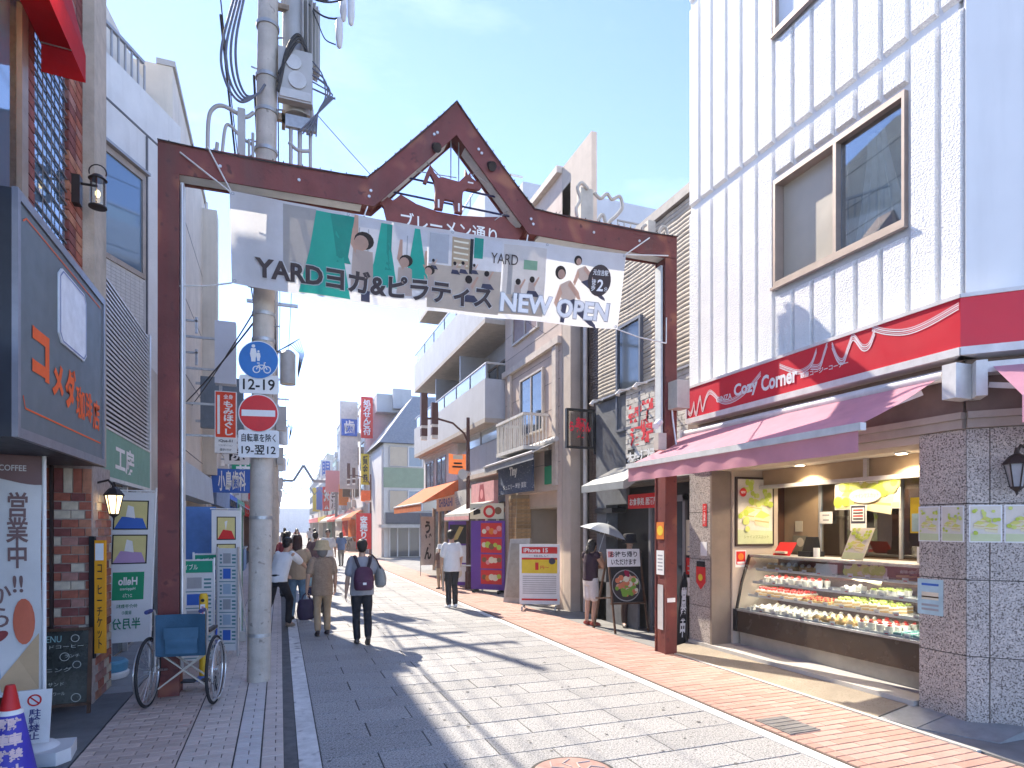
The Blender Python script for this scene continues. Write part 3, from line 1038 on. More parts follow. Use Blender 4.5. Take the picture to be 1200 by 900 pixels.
mb = MB().box(0.06, 0.40, 7.66, 7.72, 6.46, 6.6).box(0.10, 0.38, 7.68, 7.76, 5.93, 6.02)
part(up, 'conduit_clamp', mb, steel)
rnd = random.Random(5)
for (p, q, d) in (((-0.34, 7.66, 8.3), (-0.22, 7.62, 6.75), 0.0),):
    pass
for k in range(4):
    r = 0.10 + 0.035 * k
    pts = [(-0.28 - 0.02 * k, 7.64, 8.6), (-0.36 - .03 * k, 7.62, 7.9), (-0.46 - .05 * k, 7.62, 7.3 - .05 * k), (-0.45 - .04 * k, 7.62, 6.9 - .04 * k), (-0.36 - .02 * k, 7.62, 6.68 - .03 * k), (-0.24, 7.62, 6.72), (-0.16, 7.62, 6.85)]
    part(up, 'cable_loop', MB().tube(curve(pts), 0.014, 8), mat('grey_cable', (0.12, 0.13, 0.17), 0.6), True)
for k in range(3):
    pts = [(-0.02, 7.6, 7.0 - .1 * k), (0.08, 7.6, 7.2 + .05 * k), (0.2, 7.6, 7.42 + .04 * k), (0.3, 7.64, 7.35), (0.33, 7.7, 7.15)]
    part(up, 'cable_loop', MB().tube(curve(pts), 0.012 + .004 * k, 8), cable_m, True)
# cut-out fuses on the upper arm
part(up, 'cross_arm', MB().box(-0.75, 0.85, 7.68, 7.75, 8.32, 8.40).box(-0.75, 0.95, 7.68, 7.75, 9.3, 9.38), steel)
for (x, y, z) in ((0.66, 7.6, 7.55), (0.79, 7.55, 7.82), (0.72, 7.75, 8.0)):
    part(up, 'cutout_fuse', MB().lathe((x, y, z), [(0.012, -0.08), (0.03, -0.06), (0.035, 0.0), (0.042, 0.02), (0.042, 0.22), (0.035, 0.25), (0.02, 0.28)], 12), ins_m, True)
    part(up, 'cable_loop', MB().tube(sag((x, y, z + .28), (0.2, 7.8, 8.2), 0.12, 8), 0.010, 6), cable_m, True)
part(up, 'cable_loop', MB().tube(curve([(0.62, 7.6, 7.5), (0.5, 7.62, 7.55), (0.42, 7.66, 7.75), (0.34, 7.75, 8.0)]), 0.007, 6), cable_m, True)

# ---- road signs on the pole
sign_white = mat('sign_sheeting', (0.72, 0.72, 0.71), 0.45, 0, 0.04, 8, dirt=0.12)
sign_blue = mat('sign_blue', (0.02, 0.16, 0.46), 0.45, 0, 0.06, 8)
sign_red = mat('sign_red', (0.60, 0.02, 0.025), 0.45, 0, 0.06, 8)
SF = Frame((-0.225, 7.545, 0), Vector((0.985, -0.17, 0)))
KS = 0.717


class Small:
    """the sign frame shrunk about the height zc"""
    def __init__(self, zc):
        self.zc = zc

    def p(self, a, b, c=0):
        return SF.p(a * KS, self.zc + (b - self.zc) * KS, c)


def disc_sign(name, label, z, draw):
    t = thing(name, label, 'road sign', (-0.22, 7.55, z))
    S_ = Small(z)
    mb = MB()
    mb.prism([S_.p(0.3 * math.cos(k * math.pi / 20), z + 0.3 * math.sin(k * math.pi / 20), 0) for k in range(40)], SF.n * 0.004, sign_white)
    part(t, 'plate', mb)
    mb = MB()
    draw(mb, z, S_)
    part(t, 'symbol', mb)
    part(t, 'bracket', MB().tube([SF.p(0, z - 0.1, -0.002), SF.p(0, z - .1, -0.09)], 0.02, 8).tube([SF.p(0, z + 0.1, -0.002), SF.p(0, z + .1, -0.09)], 0.02, 8), steel)
    return t


def sym_ped(mb, z, S_):
    mb.disc(S_, 0, z, 0.288, 0.006, sign_blue, 40)
    for (x, b, s) in ((-0.075, z + 0.03, 1.0), (0.0, z + 0.02, 0.62)):
        mb.disc(S_, x, b + 0.185 * s, 0.027 * s, 0.008, sign_white, 14)
        mb.shape(S_, [(x - .035 * s, b + .15 * s), (x + .035 * s, b + .15 * s), (x + .05 * s, b + .06 * s), (x + .035 * s, b), (x + .03 * s, b - .06 * s), (x - .03 * s, b - .06 * s), (x - .035 * s, b), (x - .05 * s, b + .06 * s)], 0.008, sign_white)
    for x in (-0.03, 0.13):
        mb.ring(S_, x, z - 0.15, 0.042, 0.058, 0.008, sign_white, 20)
    mb.line(S_, [(-.03, z - .15), (0.0, z - .08), (.09, z - .08), (.05, z - .15), (0.0, z - .08)], 0.014, 0.008, sign_white)
    mb.line(S_, [(.13, z - .15), (.09, z - .08), (.085, z - .04), (.11, z - .04)], 0.014, 0.0085, sign_white)
    mb.line(S_, [(-.02, z - .05), (.02, z - .05)], 0.016, 0.0085, sign_white)


def sym_noentry(mb, z, S_):
    mb.disc(S_, 0, z, 0.284, 0.006, sign_red, 40)
    mb.shape(S_, [(-0.25, z - .05), (.25, z - .05), (.25, z + .05), (-.25, z + .05)], 0.008, sign_white)


disc_sign('pedestrian_cycle_sign', 'round blue sign with pedestrians and bicycle on the utility pole', 3.675, sym_ped)
disc_sign('no_entry_sign', 'round red no entry sign with white bar on the utility pole', 3.075, sym_noentry)


def plate_sign(name, label, a0, a1, b0, b1, lines):
    t = thing(name, label, 'road sign', (-0.22, 7.55, b0))
    mb = MB()
    r = 0.025
    pts = []
    for cx, cy, s in ((a1 - r, b0 + r, -90), (a1 - r, b1 - r, 0), (a0 + r, b1 - r, 90), (a0 + r, b0 + r, 180)):
        pts += [(cx + r * math.cos(R(s + k * 22.5)), cy + r * math.sin(R(s + k * 22.5))) for k in range(5)]
    mb.prism([SF.p(a, b, 0) for a, b in pts], SF.n * 0.004, sign_white)
    part(t, 'plate', mb)
    mb = MB()
    for (s, x, b, w, h, f) in lines:
        mb.text(SF, s, x, b, w, h, ink, 0.007, f)
    part(t, 'lettering', mb)
    part(t, 'bracket', MB().tube([SF.p(0, (b0 + b1) / 2, -0.002), SF.p(0, (b0 + b1) / 2, -.09)], 0.02, 8), steel)


plate_sign('time_plate', 'small white plate reading 12-19 between the two round signs', -0.205, 0.215, 3.295, 3.505, [('12-19', -0.165, 3.335, 0.34, 0.125, 0.015)])
plate_sign('exception_plate', 'white plate with two lines of black text under the no entry sign', -0.215, 0.22, 2.575, 2.885, [('自転車を除く', -0.18, 2.75, 0.365, 0.095, 0.015), ('19-翌12', -0.18, 2.61, 0.365, 0.105, 0.015)])

# cables along the street (real wires, pole to pole)
POLES = [(-0.2, 19.5), (-0.25, 34), (-0.2, 50), (-0.3, 70), (-0.3, 95)]
ci = 0
for (dx, z, s) in ((-0.55, 9.34, 0.35), (0.55, 9.34, 0.4), (0.2, 8.36, 0.45), (-0.4, 7.6, 0.4), (-0.05, 7.0, 0.5), (0.1, 6.6, 0.55), (0.12, 6.5, 0.6)):
    mb = MB()
    pts = [PXY] + POLES
    path = []
    for (p, q) in zip(pts[:-1], pts[1:]):
        zz = (z, z)
        path += sag((p[0] + dx, p[1], z), (q[0] + dx, q[1], z), s, 10)[:-1]
    mb.tube(path, 0.009 if ci < 3 else 0.014, 6)
    single('overhead_cable', mb, cable_m, 'black overhead cable strung along the line of utility poles', 'cable', 'overhead cables between the poles')
    ci += 1
single('service_cable', MB().tube(sag((0.42, 7.8, 6.75), (5.7, 13.0, 6.2), 0.25), 0.005, 6), mat('grey_cable', (0, 0, 0)), 'thin service wire slanting down behind the gate peak', 'cable')
mb = MB().tube(sag((-0.2, 7.8, 4.45), (-1.9, 16.0, 4.6), 0.05, 8), 0.01, 6)
single('service_cable', mb, cable_m, 'black wire from the pole to the beige building, upper one', 'cable')
mb = MB().tube(sag((-0.2, 7.8, 4.3), (-1.9, 14.6, 4.35), 0.05, 8), 0.012, 6)
single('service_cable', mb, cable_m, 'black wire from the pole to the beige building, lower one', 'cable')


def far_pole(x, y, label, h=11.0):
    t = thing('distant_pole', label, 'utility pole', (x, y, 0), group='utility poles further down the street')
    part(t, 'shaft', MB().tube([(x, y, 0), (x + 0.05, y, h)], [0.15, 0.10], 14), pole_m, True)
    part(t, 'transformer', MB().lathe((x + 0.42, y, 6.0), [(0.22, 0), (0.22, 0.9), (0.12, 1.0)], 14).lathe((x - 0.4, y + .1, 6.2), [(0.2, 0), (0.2, 0.8), (0.1, 0.9)], 14), trans_m, True)
    part(t, 'cross_arm', MB().box(x - 0.9, x + 0.9, y - 0.05, y + 0.05, 9.3, 9.38).box(x - 0.7, x + 0.7, y - 0.05, y + 0.05, 8.3, 8.38).box(x - .5, x + .6, y - .05, y + .05, 6.9, 6.96), steel)
    mb = MB()
    for k in (-.8, -.5, .5, .8):
        mb.lathe((x + k, y, 9.38), [(0.03, 0), (0.045, 0.06), (0.03, 0.14), (0.02, 0.2)], 10)
    part(t, 'insulator', mb, ins_m, True, kind='stuff')
    part(t, 'switch_box', MB().box(x + 0.1, x + 0.38, y - 0.22, y - 0.02, 4.6, 5.3).box(x + .12, x + .3, y - .2, y - .02, 3.6, 4.1), trans_m)
    mb = MB()
    for k in range(5):
        mb.tube([(x + .1, y - .1, 6.9), (x + .5 + .06 * k, y - .12, 7.15 + .05 * k), (x + .75 + .03 * k, y - .12, 6.9), (x + .7, y - .12, 6.4 - .05 * k)], 0.012, 6)
    part(t, 'cable_loop', mb, cable_m, True, kind='stuff')


LBL = ['distant concrete pole just beyond the first utility pole', 'second of the concrete poles receding down the shady side', 'third of the concrete poles receding down the shady side', 'fourth of the concrete poles receding down the shady side', 'farthest concrete pole at the end of the street']
for (x, y), l in zip(POLES, LBL):
    far_pole(x, y, l)
# ------------------------------------------------------------------ the cafe on the corner
brick_cols = [mat('facade_brick_red', (0.38, 0.12, 0.075), 0.8, 0, 0.2, 12, 0.3, 90), mat('facade_brick_dark', (0.22, 0.07, 0.06), 0.8, 0, 0.2, 12, 0.3, 90),
              mat('facade_brick_orange', (0.46, 0.20, 0.12), 0.8, 0, 0.2, 12, 0.3, 90), mat('facade_brick_cream', (0.60, 0.52, 0.40), 0.8, 0, 0.15, 12, 0.3, 90),
              mat('facade_brick_rose', (0.40, 0.20, 0.165), 0.8, 0, 0.2, 12, 0.3, 90)]
mortar = mat('mortar', (0.42, 0.34, 0.30), 0.95, 0, 0.15, 20, 0.2, 100)
beige_stone = mat('beige_stone', (0.52, 0.45, 0.36), 0.85, 0, 0.12, 6, 0.25, 60, streak=0.2)
cafe = thing('cafe_building', 'red brick coffee shop with latticed upper windows beside the pavement', 'cafe', (-3.5, 6.0, 0))
cafe_wall = mat('cafe_dark_wall', (0.10, 0.07, 0.055), 0.8, 0, 0.2, 5)  # dark brown wall behind the brick pier
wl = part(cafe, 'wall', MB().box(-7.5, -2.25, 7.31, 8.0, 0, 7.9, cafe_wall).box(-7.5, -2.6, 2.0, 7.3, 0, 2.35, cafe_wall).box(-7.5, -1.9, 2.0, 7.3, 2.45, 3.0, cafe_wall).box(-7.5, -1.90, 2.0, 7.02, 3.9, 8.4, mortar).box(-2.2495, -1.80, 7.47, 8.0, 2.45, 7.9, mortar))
# brick pier seen end-on: courses of bricks
pier = part(cafe, 'brick_pier', MB().box(-2.24, -1.765, 7.318, 8.0, 0, 2.42), mortar)
BR = {}


def brick(parent, x, y, z, w, d, h, m):
    k = (round(w, 3), round(d, 3), round(h, 3), m.name)
    if k not in BR:
        b = 0.004
        mb = MB().box(0, w, 0, d, 0, h)
        BR[k] = mesh(mb, 'brick', m)
    o = link('brick', BR[k], parent)
    o.location = Vector((x, y, z)) - BASE[root_of(parent).name] + Vector((0, random.uniform(-.003, .003), 0))
    return o


rb = random.Random(3)
z = 0.03
k = 0
while z < 2.12:
    h = 0.076
    a0 = -2.235
    brick(pier, a0, 7.30, z, 0.115, 0.1, h, rb.choice(brick_cols[:3] + brick_cols[:2] + [brick_cols[4]]))
    xs = [-2.085, -2.02, -1.875, -1.765] if k % 2 == 0 else [-2.085, -1.94, -1.82, -1.765]
    for a, b in zip(xs[:-1], xs[1:]):
        m = rb.choice(brick_cols[:2] * 3 + [brick_cols[2], brick_cols[4], brick_cols[4], brick_cols[3]])
        brick(pier, a, 7.30, z, b - a - 0.01, 0.1, h, m)
    # bricks round the corner on the street side
    for j in range(3):
        o = brick(pier, -1.86, 7.42 + j * 0.2 + (0.1 if k % 2 else 0), z, 0.105, 0.19 if j < 2 or k % 2 == 0 else 0.09, h, rb.choice(brick_cols))
    z += 0.088
    k += 1
for j in range(6):
    brick(pier, [-2.235, -2.175, -2.085, -2.005, -1.925, -1.845][j], 7.30, 2.135, 0.055 if j < 2 else 0.072, 0.1, 0.24, [brick_cols[0], brick_cols[0], brick_cols[1], brick_cols[3], brick_cols[0], brick_cols[2]][j])
part(cafe, 'drain_pipe', MB().box(-2.118, -2.092, 7.285, 7.32, 0.03, 2.40), mat('brown_pipe', (0.05, 0.03, 0.025), 0.6))
# dark entrance glazing behind the flag
ent_ = part(cafe, 'entrance', MB().box(-2.58, -2.5, 3.2, 7.2, 0.05, 2.3), window_dark)
mb = MB()
for yy in (3.4, 4.4, 5.4, 6.4, 7.15):
    mb.box(-2.5, -2.44, yy, yy + .06, 0.03, 2.34)
part(cafe, 'entrance_frame', mb, wood_dark)
# upper floor: big window, lattice window, brick strip, stone column
part(cafe, 'column', MB().box(-2.2, -1.68, 7.03, 7.46, 2.5, 8.2), beige_stone)
part(cafe, 'corner_post', MB().box(-2.2, -1.74, 7.461, 7.60, 2.6, 8.6), mat('pale_render', (0.62, 0.62, 0.60), 0.85, 0, 0.06, 3, streak=0.3))
wn1 = part(cafe, 'window', MB().box(-1.89, -1.80, 3.0, 5.38, 3.95, 5.62), window_blue)
part(wn1, 'frame', MB().box(-1.80, -1.765, 5.50, 5.62, 3.9, 6.6).box(-1.80, -1.77, 3.0, 5.49, 5.63, 5.72), mat('bronze_light', (0.32, 0.25, 0.2), 0.5, 0.3))
wn2 = part(cafe, 'window', MB().box(-1.89, -1.80, 5.80, 6.58, 3.4, 6.8), window_blue)
mb = MB()
zz = 3.3
while zz < 6.9:
    mb.bar((-1.79, 5.78, zz), (-1.79, 6.60, zz), 0.010, 0.013)
    zz += 0.115
for yy in (5.98, 6.18, 6.38):
    mb.bar((-1.783, yy, 3.3), (-1.783, yy, 6.9), 0.006, 0.008)
part(wn2, 'lattice', mb, mat('lattice_grey', (0.16, 0.15, 0.15), 0.6), kind='stuff')
mb = MB()
zz = 3.3
k = 0
strip = part(cafe, 'brick_strip', MB().box(-1.89, -1.805, 6.60, 7.02, 3.1, 8.0).box(-1.89, -1.805, 5.63, 5.79, 3.1, 8.0), mortar)
PB = {}
while zz < 7.6:
    for (y0, y1) in ((6.605, 6.81), (6.82, 7.02), (5.64, 5.78)):
        m = rb.choice(brick_cols[:2] * 2 + [brick_cols[4], brick_cols[2]]) if y0 > 6 else brick_cols[1]
        key = (round(y1 - y0, 3), m.name)
        if key not in PB:
            PB[key] = mesh(MB().box(0, 0.03, 0, y1 - y0, 0, 0.078), 'brick', m)
        o = link('brick', PB[key], strip)
        o.location = Vector((-1.805, y0, zz)) - BASE[cafe.name]
    zz += 0.09
# red awnings over the upper windows
awn_red = thin(mat('red_awning_cloth', (0.62, 0.02, 0.025), 0.75, 0, 0.08, 4, 0.15, 50), .4)
aw = thing('red_awning', 'bright red cloth awning over the cafe upper window', 'awning', (-1.7, 4.5, 5.2))
mb = MB()
mb.poly([(-1.77, 2.6, 6.95), (-1.77, 5.90, 6.95), (-1.46, 5.86, 5.58), (-1.46, 2.6, 5.58)])
mb.poly([(-1.77, 5.90, 6.95), (-1.46, 5.86, 5.58), (-1.77, 5.90, 5.62)])
mb.poly([(-1.46, 2.6, 5.58), (-1.46, 5.86, 5.58), (-1.46, 5.86, 5.36), (-1.46, 2.6, 5.36)])
mb.poly([(-1.46, 5.86, 5.58), (-1.77, 5.90, 5.62), (-1.77, 5.90, 5.40), (-1.46, 5.86, 5.36)])
mb.poly([(-1.765, 2.6, 5.615), (-1.765, 5.89, 5.615), (-1.465, 5.85, 5.575), (-1.465, 2.6, 5.575)])
part(aw, 'cloth', mb, awn_red)
part(aw, 'frame', MB().tube([(-1.76, 5.87, 5.62), (-1.48, 5.83, 5.58), (-1.48, 2.6, 5.58)], 0.012, 8).tube([(-1.76, 5.5, 6.2), (-1.47, 5.5, 5.58)], 0.010, 6), alu, True)
part(aw, 'fluorescent_tube', MB().tube([(-1.68, 4.5, 5.55), (-1.68, 5.2, 5.55)], 0.018, 8), mat('lamp_tube', (0.9, 0.8, 0.6), 0.5, emit=(1.0, 0.75, 0.4), estr=6.0), True)

# the big projecting cafe sign
cs = thing('cafe_sign', 'large dark grey sign box of the coffee shop with orange lettering', 'sign', (-1.6, 6.0, 2.4))
sign_dk = mat('sign_charcoal', (0.125, 0.15, 0.165), 0.5, 0, 0.05, 3)
part(cs, 'box', MB().box(-2.3, -1.625, 4.88, 7.02, 2.38, 3.99), mat('sign_side', (0.022, 0.025, 0.035), 0.5))
part(cs, 'face', MB().box(-1.624, -1.60, 4.93, 6.97, 2.45, 3.93), sign_dk)
F = Frame((-1.60, 4.93, 2.45), (0, 1, 0))
mb = MB()
for (a0, a1, b0, b1) in ((0, 2.04, -.07, -0.005), (0, 2.04, 1.485, 1.55), (-.05, -0.002, -.07, 1.55), (2.042, 2.09, -.07, 1.55)):
    mb.plate(F, a0, a1, b0, b1, -0.023, 0.012)
part(cs, 'frame', mb, mat('sign_rim', (0.22, 0.22, 0.25), 0.4, 0.3))
mb = MB()
og = flat('sign_orange', (0.80, 0.13, 0.03))
for (s, a, b, w, h) in (('コ', .22, .40, .34, .34), ('メ', .62, .34, .26, .26), ('ダ', .92, .30, .27, .34), ('珈', 1.20, .26, .24, .28), ('琲', 1.47, .28, .20, .26), ('店', 1.70, .24, .22, .28)):
    mb.text(F, s, a, b, w, h, og, 0.005, 0.06 if s in 'コメダ' else 0.022)
mb.line(F, [(0.06, 0.22), (0.10, 0.14), (1.95, 0.14)], 0.012, 0.004, og)
mb.line(F, [(0.06, 1.38), (0.12, 1.42), (1.95, 1.42)], 0.010, 0.004, og)
part(cs, 'lettering', mb)
mb = MB()
sh = [(0.82, .78), (1.40, .78), (1.47, .84), (1.47, 1.30), (1.40, 1.36), (0.82, 1.36), (0.75, 1.30), (0.75, .84)]
mb.prism([F.p(a, b, 0.001) for a, b in sh], F.n * 0.012, mat('sign_white_panel', (0.72, 0.75, 0.80), 0.4))
lb = flat('emblem_blue', (0.18, 0.24, 0.45))
mb.line(F, [(a * 0.94 + .066, b * .94 + .064) for a, b in sh + sh[:1]], 0.012, 0.016, lb)
part(cs, 'white_panel', mb)
part(cs, 'green_lamp', MB().disc(Frame((-2.1, 4.876, 2.5), (1, 0, 0)), 0.0, 0.55, 0.3, 0.003, flat('sign_green', (0.05, 0.6, 0.1))))


def lantern(name, label, x, y, z, s=1.0, arm=-1, tall=False):
    t = thing(name, label, 'lantern', (x, y, z))
    glow = mat('lantern_bulb', (1, 0.8, 0.5), 0.5, var=0, emit=(1.0, 0.72, 0.35), estr=0.7)
    lb_ = mat('lantern_iron', (0.035, 0.025, 0.022), 0.5, 0.3)
    if tall:
        part(t, 'cage', MB().tube([(x, y, z), (x, y, z + .012)], 0.075, 18).tube([(x, y, z + .26), (x, y, z + .30)], [0.078, 0.04], 18).tube(arc((x, y, z + .33), 0.07, -20, 200, 10), 0.006, 6)
             .tube([(x + .05, y, z), (x + .05, y, z + .27)], 0.004, 5).tube([(x - .05, y, z), (x - .05, y, z + .27)], 0.004, 5).tube([(x, y - .05, z), (x, y - .05, z + .27)], 0.004, 5), lb_, True)
        part(t, 'globe', MB().tube([(x, y, z + .012), (x, y, z + .26)], 0.062, 18, cap=False), clear, True)
        part(t, 'bulb', MB().ball((x, y, z + .13), 0.022, 0.022, 0.035), glow, True)
        part(t, 'wall_arm', MB().tube([(x, y, z + .2), (x + arm * .13, y, z + .2)], 0.012, 8).box(x + arm * .20, x + arm * .13, y - .045, y + .045, z, z + .26), lb_, True)
    else:
        pr = [(0.03, 0), (0.055, 0.015), (0.06, 0.02)]
        mb = MB().lathe((x, y, z), [(0.006, -0.06), (0.012, -0.03), (0.045, 0), (0.05, 0.012)], 6).lathe((x, y, z + .2), [(0.10, 0), (0.09, 0.02), (0.05, 0.07), (0.02, 0.09), (0.012, 0.14)], 6)
        for k in range(6):
            a = k * math.pi / 3
            mb.bar((x + .045 * math.cos(a), y + .045 * math.sin(a), z + .01), (x + .085 * math.cos(a), y + .085 * math.sin(a), z + .2), 0.008)
        part(t, 'cage', mb, lb_)
        part(t, 'globe', MB().lathe((x, y, z), [(0.04, 0.012), (0.078, 0.2)], 6), glow if arm > -2 and name == 'wall_lantern' and s < 1.05 else mat('lantern_pane', (0.35, 0.36, 0.38), 0.2))
        part(t, 'wall_arm', MB().tube([(x, y, z + .3), (x + arm * .05, y, z + .36), (x + arm * .15, y, z + .33), (x + arm * .22, y, z + .26)], 0.012, 8).lathe((x + arm * .22, y, z + .2), [(0.05, 0), (0.055, 0.03), (0.03, .12)], 10), lb_, True)
    return t


lantern('wall_lantern', 'glass cylinder lantern on the upper brick wall above the cafe sign', -1.58, 6.72, 4.75, tall=True)
lantern('wall_lantern', 'small black lantern with lit panes on the brick pier below the sign', -1.62, 7.50, 1.92)

# ------------------------------------------------------------------ the grey rendered building behind the cafe
grey_r = mat('grey_render', (0.62, 0.615, 0.60), 0.88, 0, 0.06, 1.6, 0.15, 60, streak=0.22)
gb = thing('grey_building', 'grey rendered building with louvres and a tiled band behind the cafe', 'building', (-3, 12, 0))
A = Vector((-1.92, 14.4, 0))
d_ = Vector((-0.44, -0.9, 0)).normalized()       # its upper wall turns away from the street
GF = Frame(A + d_ * 5.2, -d_)                      # a runs from the cafe side to the street corner, 5.2 at the corner
mb = MB()
mb.plate(GF, 0, 5.2, 4.4, 10.05, -5.0, 0)
part(gb, 'wall', mb, grey_r)
part(gb, 'lower_wall', MB().box(-7, -2.12, 8.02, 14.3, 0, 4.6), mat('warm_render', (0.48, 0.45, 0.41), 0.88, 0, 0.08, 2, streak=0.25))
part(gb, 'roof_block', MB().prism([GF.p(0.5, 10.06, -.5), GF.p(4.75, 10.06, -.5), GF.p(4.75, 10.75, -.5), GF.p(2.0, 12.6, -.5), GF.p(0.5, 12.6, -.5)], GF.n * -4), mat('roof_block_cream', (0.58, 0.53, 0.46), 0.88, 0, 0.06, 2, streak=0.2))
mb = MB()
mb.plate(GF, 2.0, 4.2, 10.62, 10.68, -0.12, -0.06)
kk = 2.0
while kk < 4.25:
    mb.plate(GF, kk, kk + 0.03, 10.05, 10.62, -0.105, -0.075)
    kk += 0.17
part(gb, 'railing', mb, frame_grey, kind='stuff')
part(gb, 'string_course', MB().plate(GF, 0, 5.2, 9.22, 9.26, 0.001, 0.012), mat('dark_line', (0.12, 0.12, 0.13), 0.8))
w = part(gb, 'window', MB().plate(GF, 2.92, 4.02, 6.55, 8.30, -0.05, 0.003), window_blue)
mb = MB()
for (a0, a1, b0, b1) in ((2.86, 4.08, 8.301, 8.42), (2.86, 4.08, 6.46, 6.549), (2.84, 2.918, 6.46, 8.40), (4.022, 4.10, 6.46, 8.40)):
    mb.plate(GF, a0, a1, b0, b1, -0.04, 0.035)
part(w, 'frame', mb, mat('window_frame_taupe', (0.36, 0.30, 0.25), 0.5, 0.2))
part(w, 'hood', MB().plate(GF, 2.82, 4.14, 8.43, 8.48, 0.0, 0.11), frame_grey)
# band of small pale tiles under the window
tile_w = mat('small_pale_tile', (0.52, 0.51, 0.49), 0.6, 0, 0.08, 10)
mb = MB()
b = 4.45
while b < 6.4:
    a = 2.4
    while a < 4.08:
        mb.plate(GF, a, a + 0.113, b, b + 0.055, 0.0, 0.012)
        a += 0.12
    b += 0.062
part(gb, 'wall_tiles', mb, tile_w, kind='stuff')
part(gb, 'tile_backing', MB().plate(GF, 2.38, 4.10, 4.42, 6.42, 0.0, 0.006), mat('tile_grout', (0.25, 0.245, 0.24), 0.9))
part(gb, 'down_pipe', MB().plate(GF, 4.14, 4.17, 4.4, 9.2, 0.0, 0.03), mat('dark_line', (0, 0, 0)))
# louvred screen facing the street
LX = -2.02
part(gb, 'louvre_backing', MB().box(-2.12, LX - .03, 8.3, 11.62, 2.98, 4.92), mat('louvre_dark', (0.05, 0.05, 0.055), 0.8))
mb = MB()
zz = 3.02
while zz < 4.90:
    mb.prism([(LX, 8.3, zz), (LX, 8.3, zz + .012), (LX - .045, 8.3, zz + .052), (LX - .045, 8.3, zz + .040)], (0, 3.30, 0))
    mb.box(LX - .002, LX + .004, 8.3, 11.6, zz - .006, zz + .024)
    zz += 0.062
part(gb, 'louvre_slats', mb, mat('louvre_pale', (0.55, 0.55, 0.55), 0.5, 0.2), kind='stuff')
part(gb, 'louvre_post', MB().box(LX - .05, LX + .02, 11.62, 11.74, 2.4, 4.95).box(LX - .05, LX + .02, 8.2, 8.3, 2.4, 4.95), alu)
gs = thing('green_shop_sign', 'pale green fascia sign under the louvres of the grey building', 'sign', (-2.0, 10, 2.4))
F = Frame((-1.995, 8.35, 2.42), (0, 1, 0))
part(gs, 'panel', MB().plate(F, 0, 3.25, 0, 0.58, -.06, 0), mat('sign_sage', (0.16, 0.33, 0.25), 0.6, 0, 0.06, 3))
mb = MB().text(F, '工房', 0.95, 0.10, 1.1, 0.36, white, 0.004, 0.03)
part(gs, 'lettering', mb)
part(gs, 'trim', MB().plate(F, -.02, 3.27, -.05, -.002, -.06, 0.01).plate(F, -.02, 3.27, 0.582, .61, -.06, .01), mat('pale_trim', (0.6, 0.62, 0.6), 0.6))
part(gb, 'shop_front', MB().box(-2.15, -2.1, 8.5, 13.8, 0.05, 2.35), window_dark)
mb = MB()
for yy in (8.4, 9.3, 10.2, 11.1, 12.0, 12.9, 13.8):
    mb.box(-2.099, -2.04, yy, yy + .06, 0.02, 2.4)
part(gb, 'shop_front_frame', mb, alu)
# ------------------------------------------------------------------ the rows of shops further down the street
def window_part(b, F, a, z, w, h, pane, fr, mull=1, out=0.0):
    wd = part(b, 'window', MB().plate(F, a, a + w, z, z + h, out - 0.05, out + 0.006), pane)
    mb = MB()
    t = 0.05
    for (a0, a1, b0, b1) in ((a - t, a + w + t, z + h + .001, z + h + t), (a - t, a + w + t, z - t, z - .001), (a - t, a - .001, z, z + h), (a + w + .001, a + w + t, z, z + h)):
        mb.plate(F, a0, a1, b0, b1, out - 0.04, out + 0.04)
    for k in range(mull):
        x = a + w * (k + 1) / (mull + 1)
        mb.plate(F, x - .02, x + .02, z, z + h, out + 0.007, out + 0.03)
    part(wd, 'frame', mb, fr)
    return wd


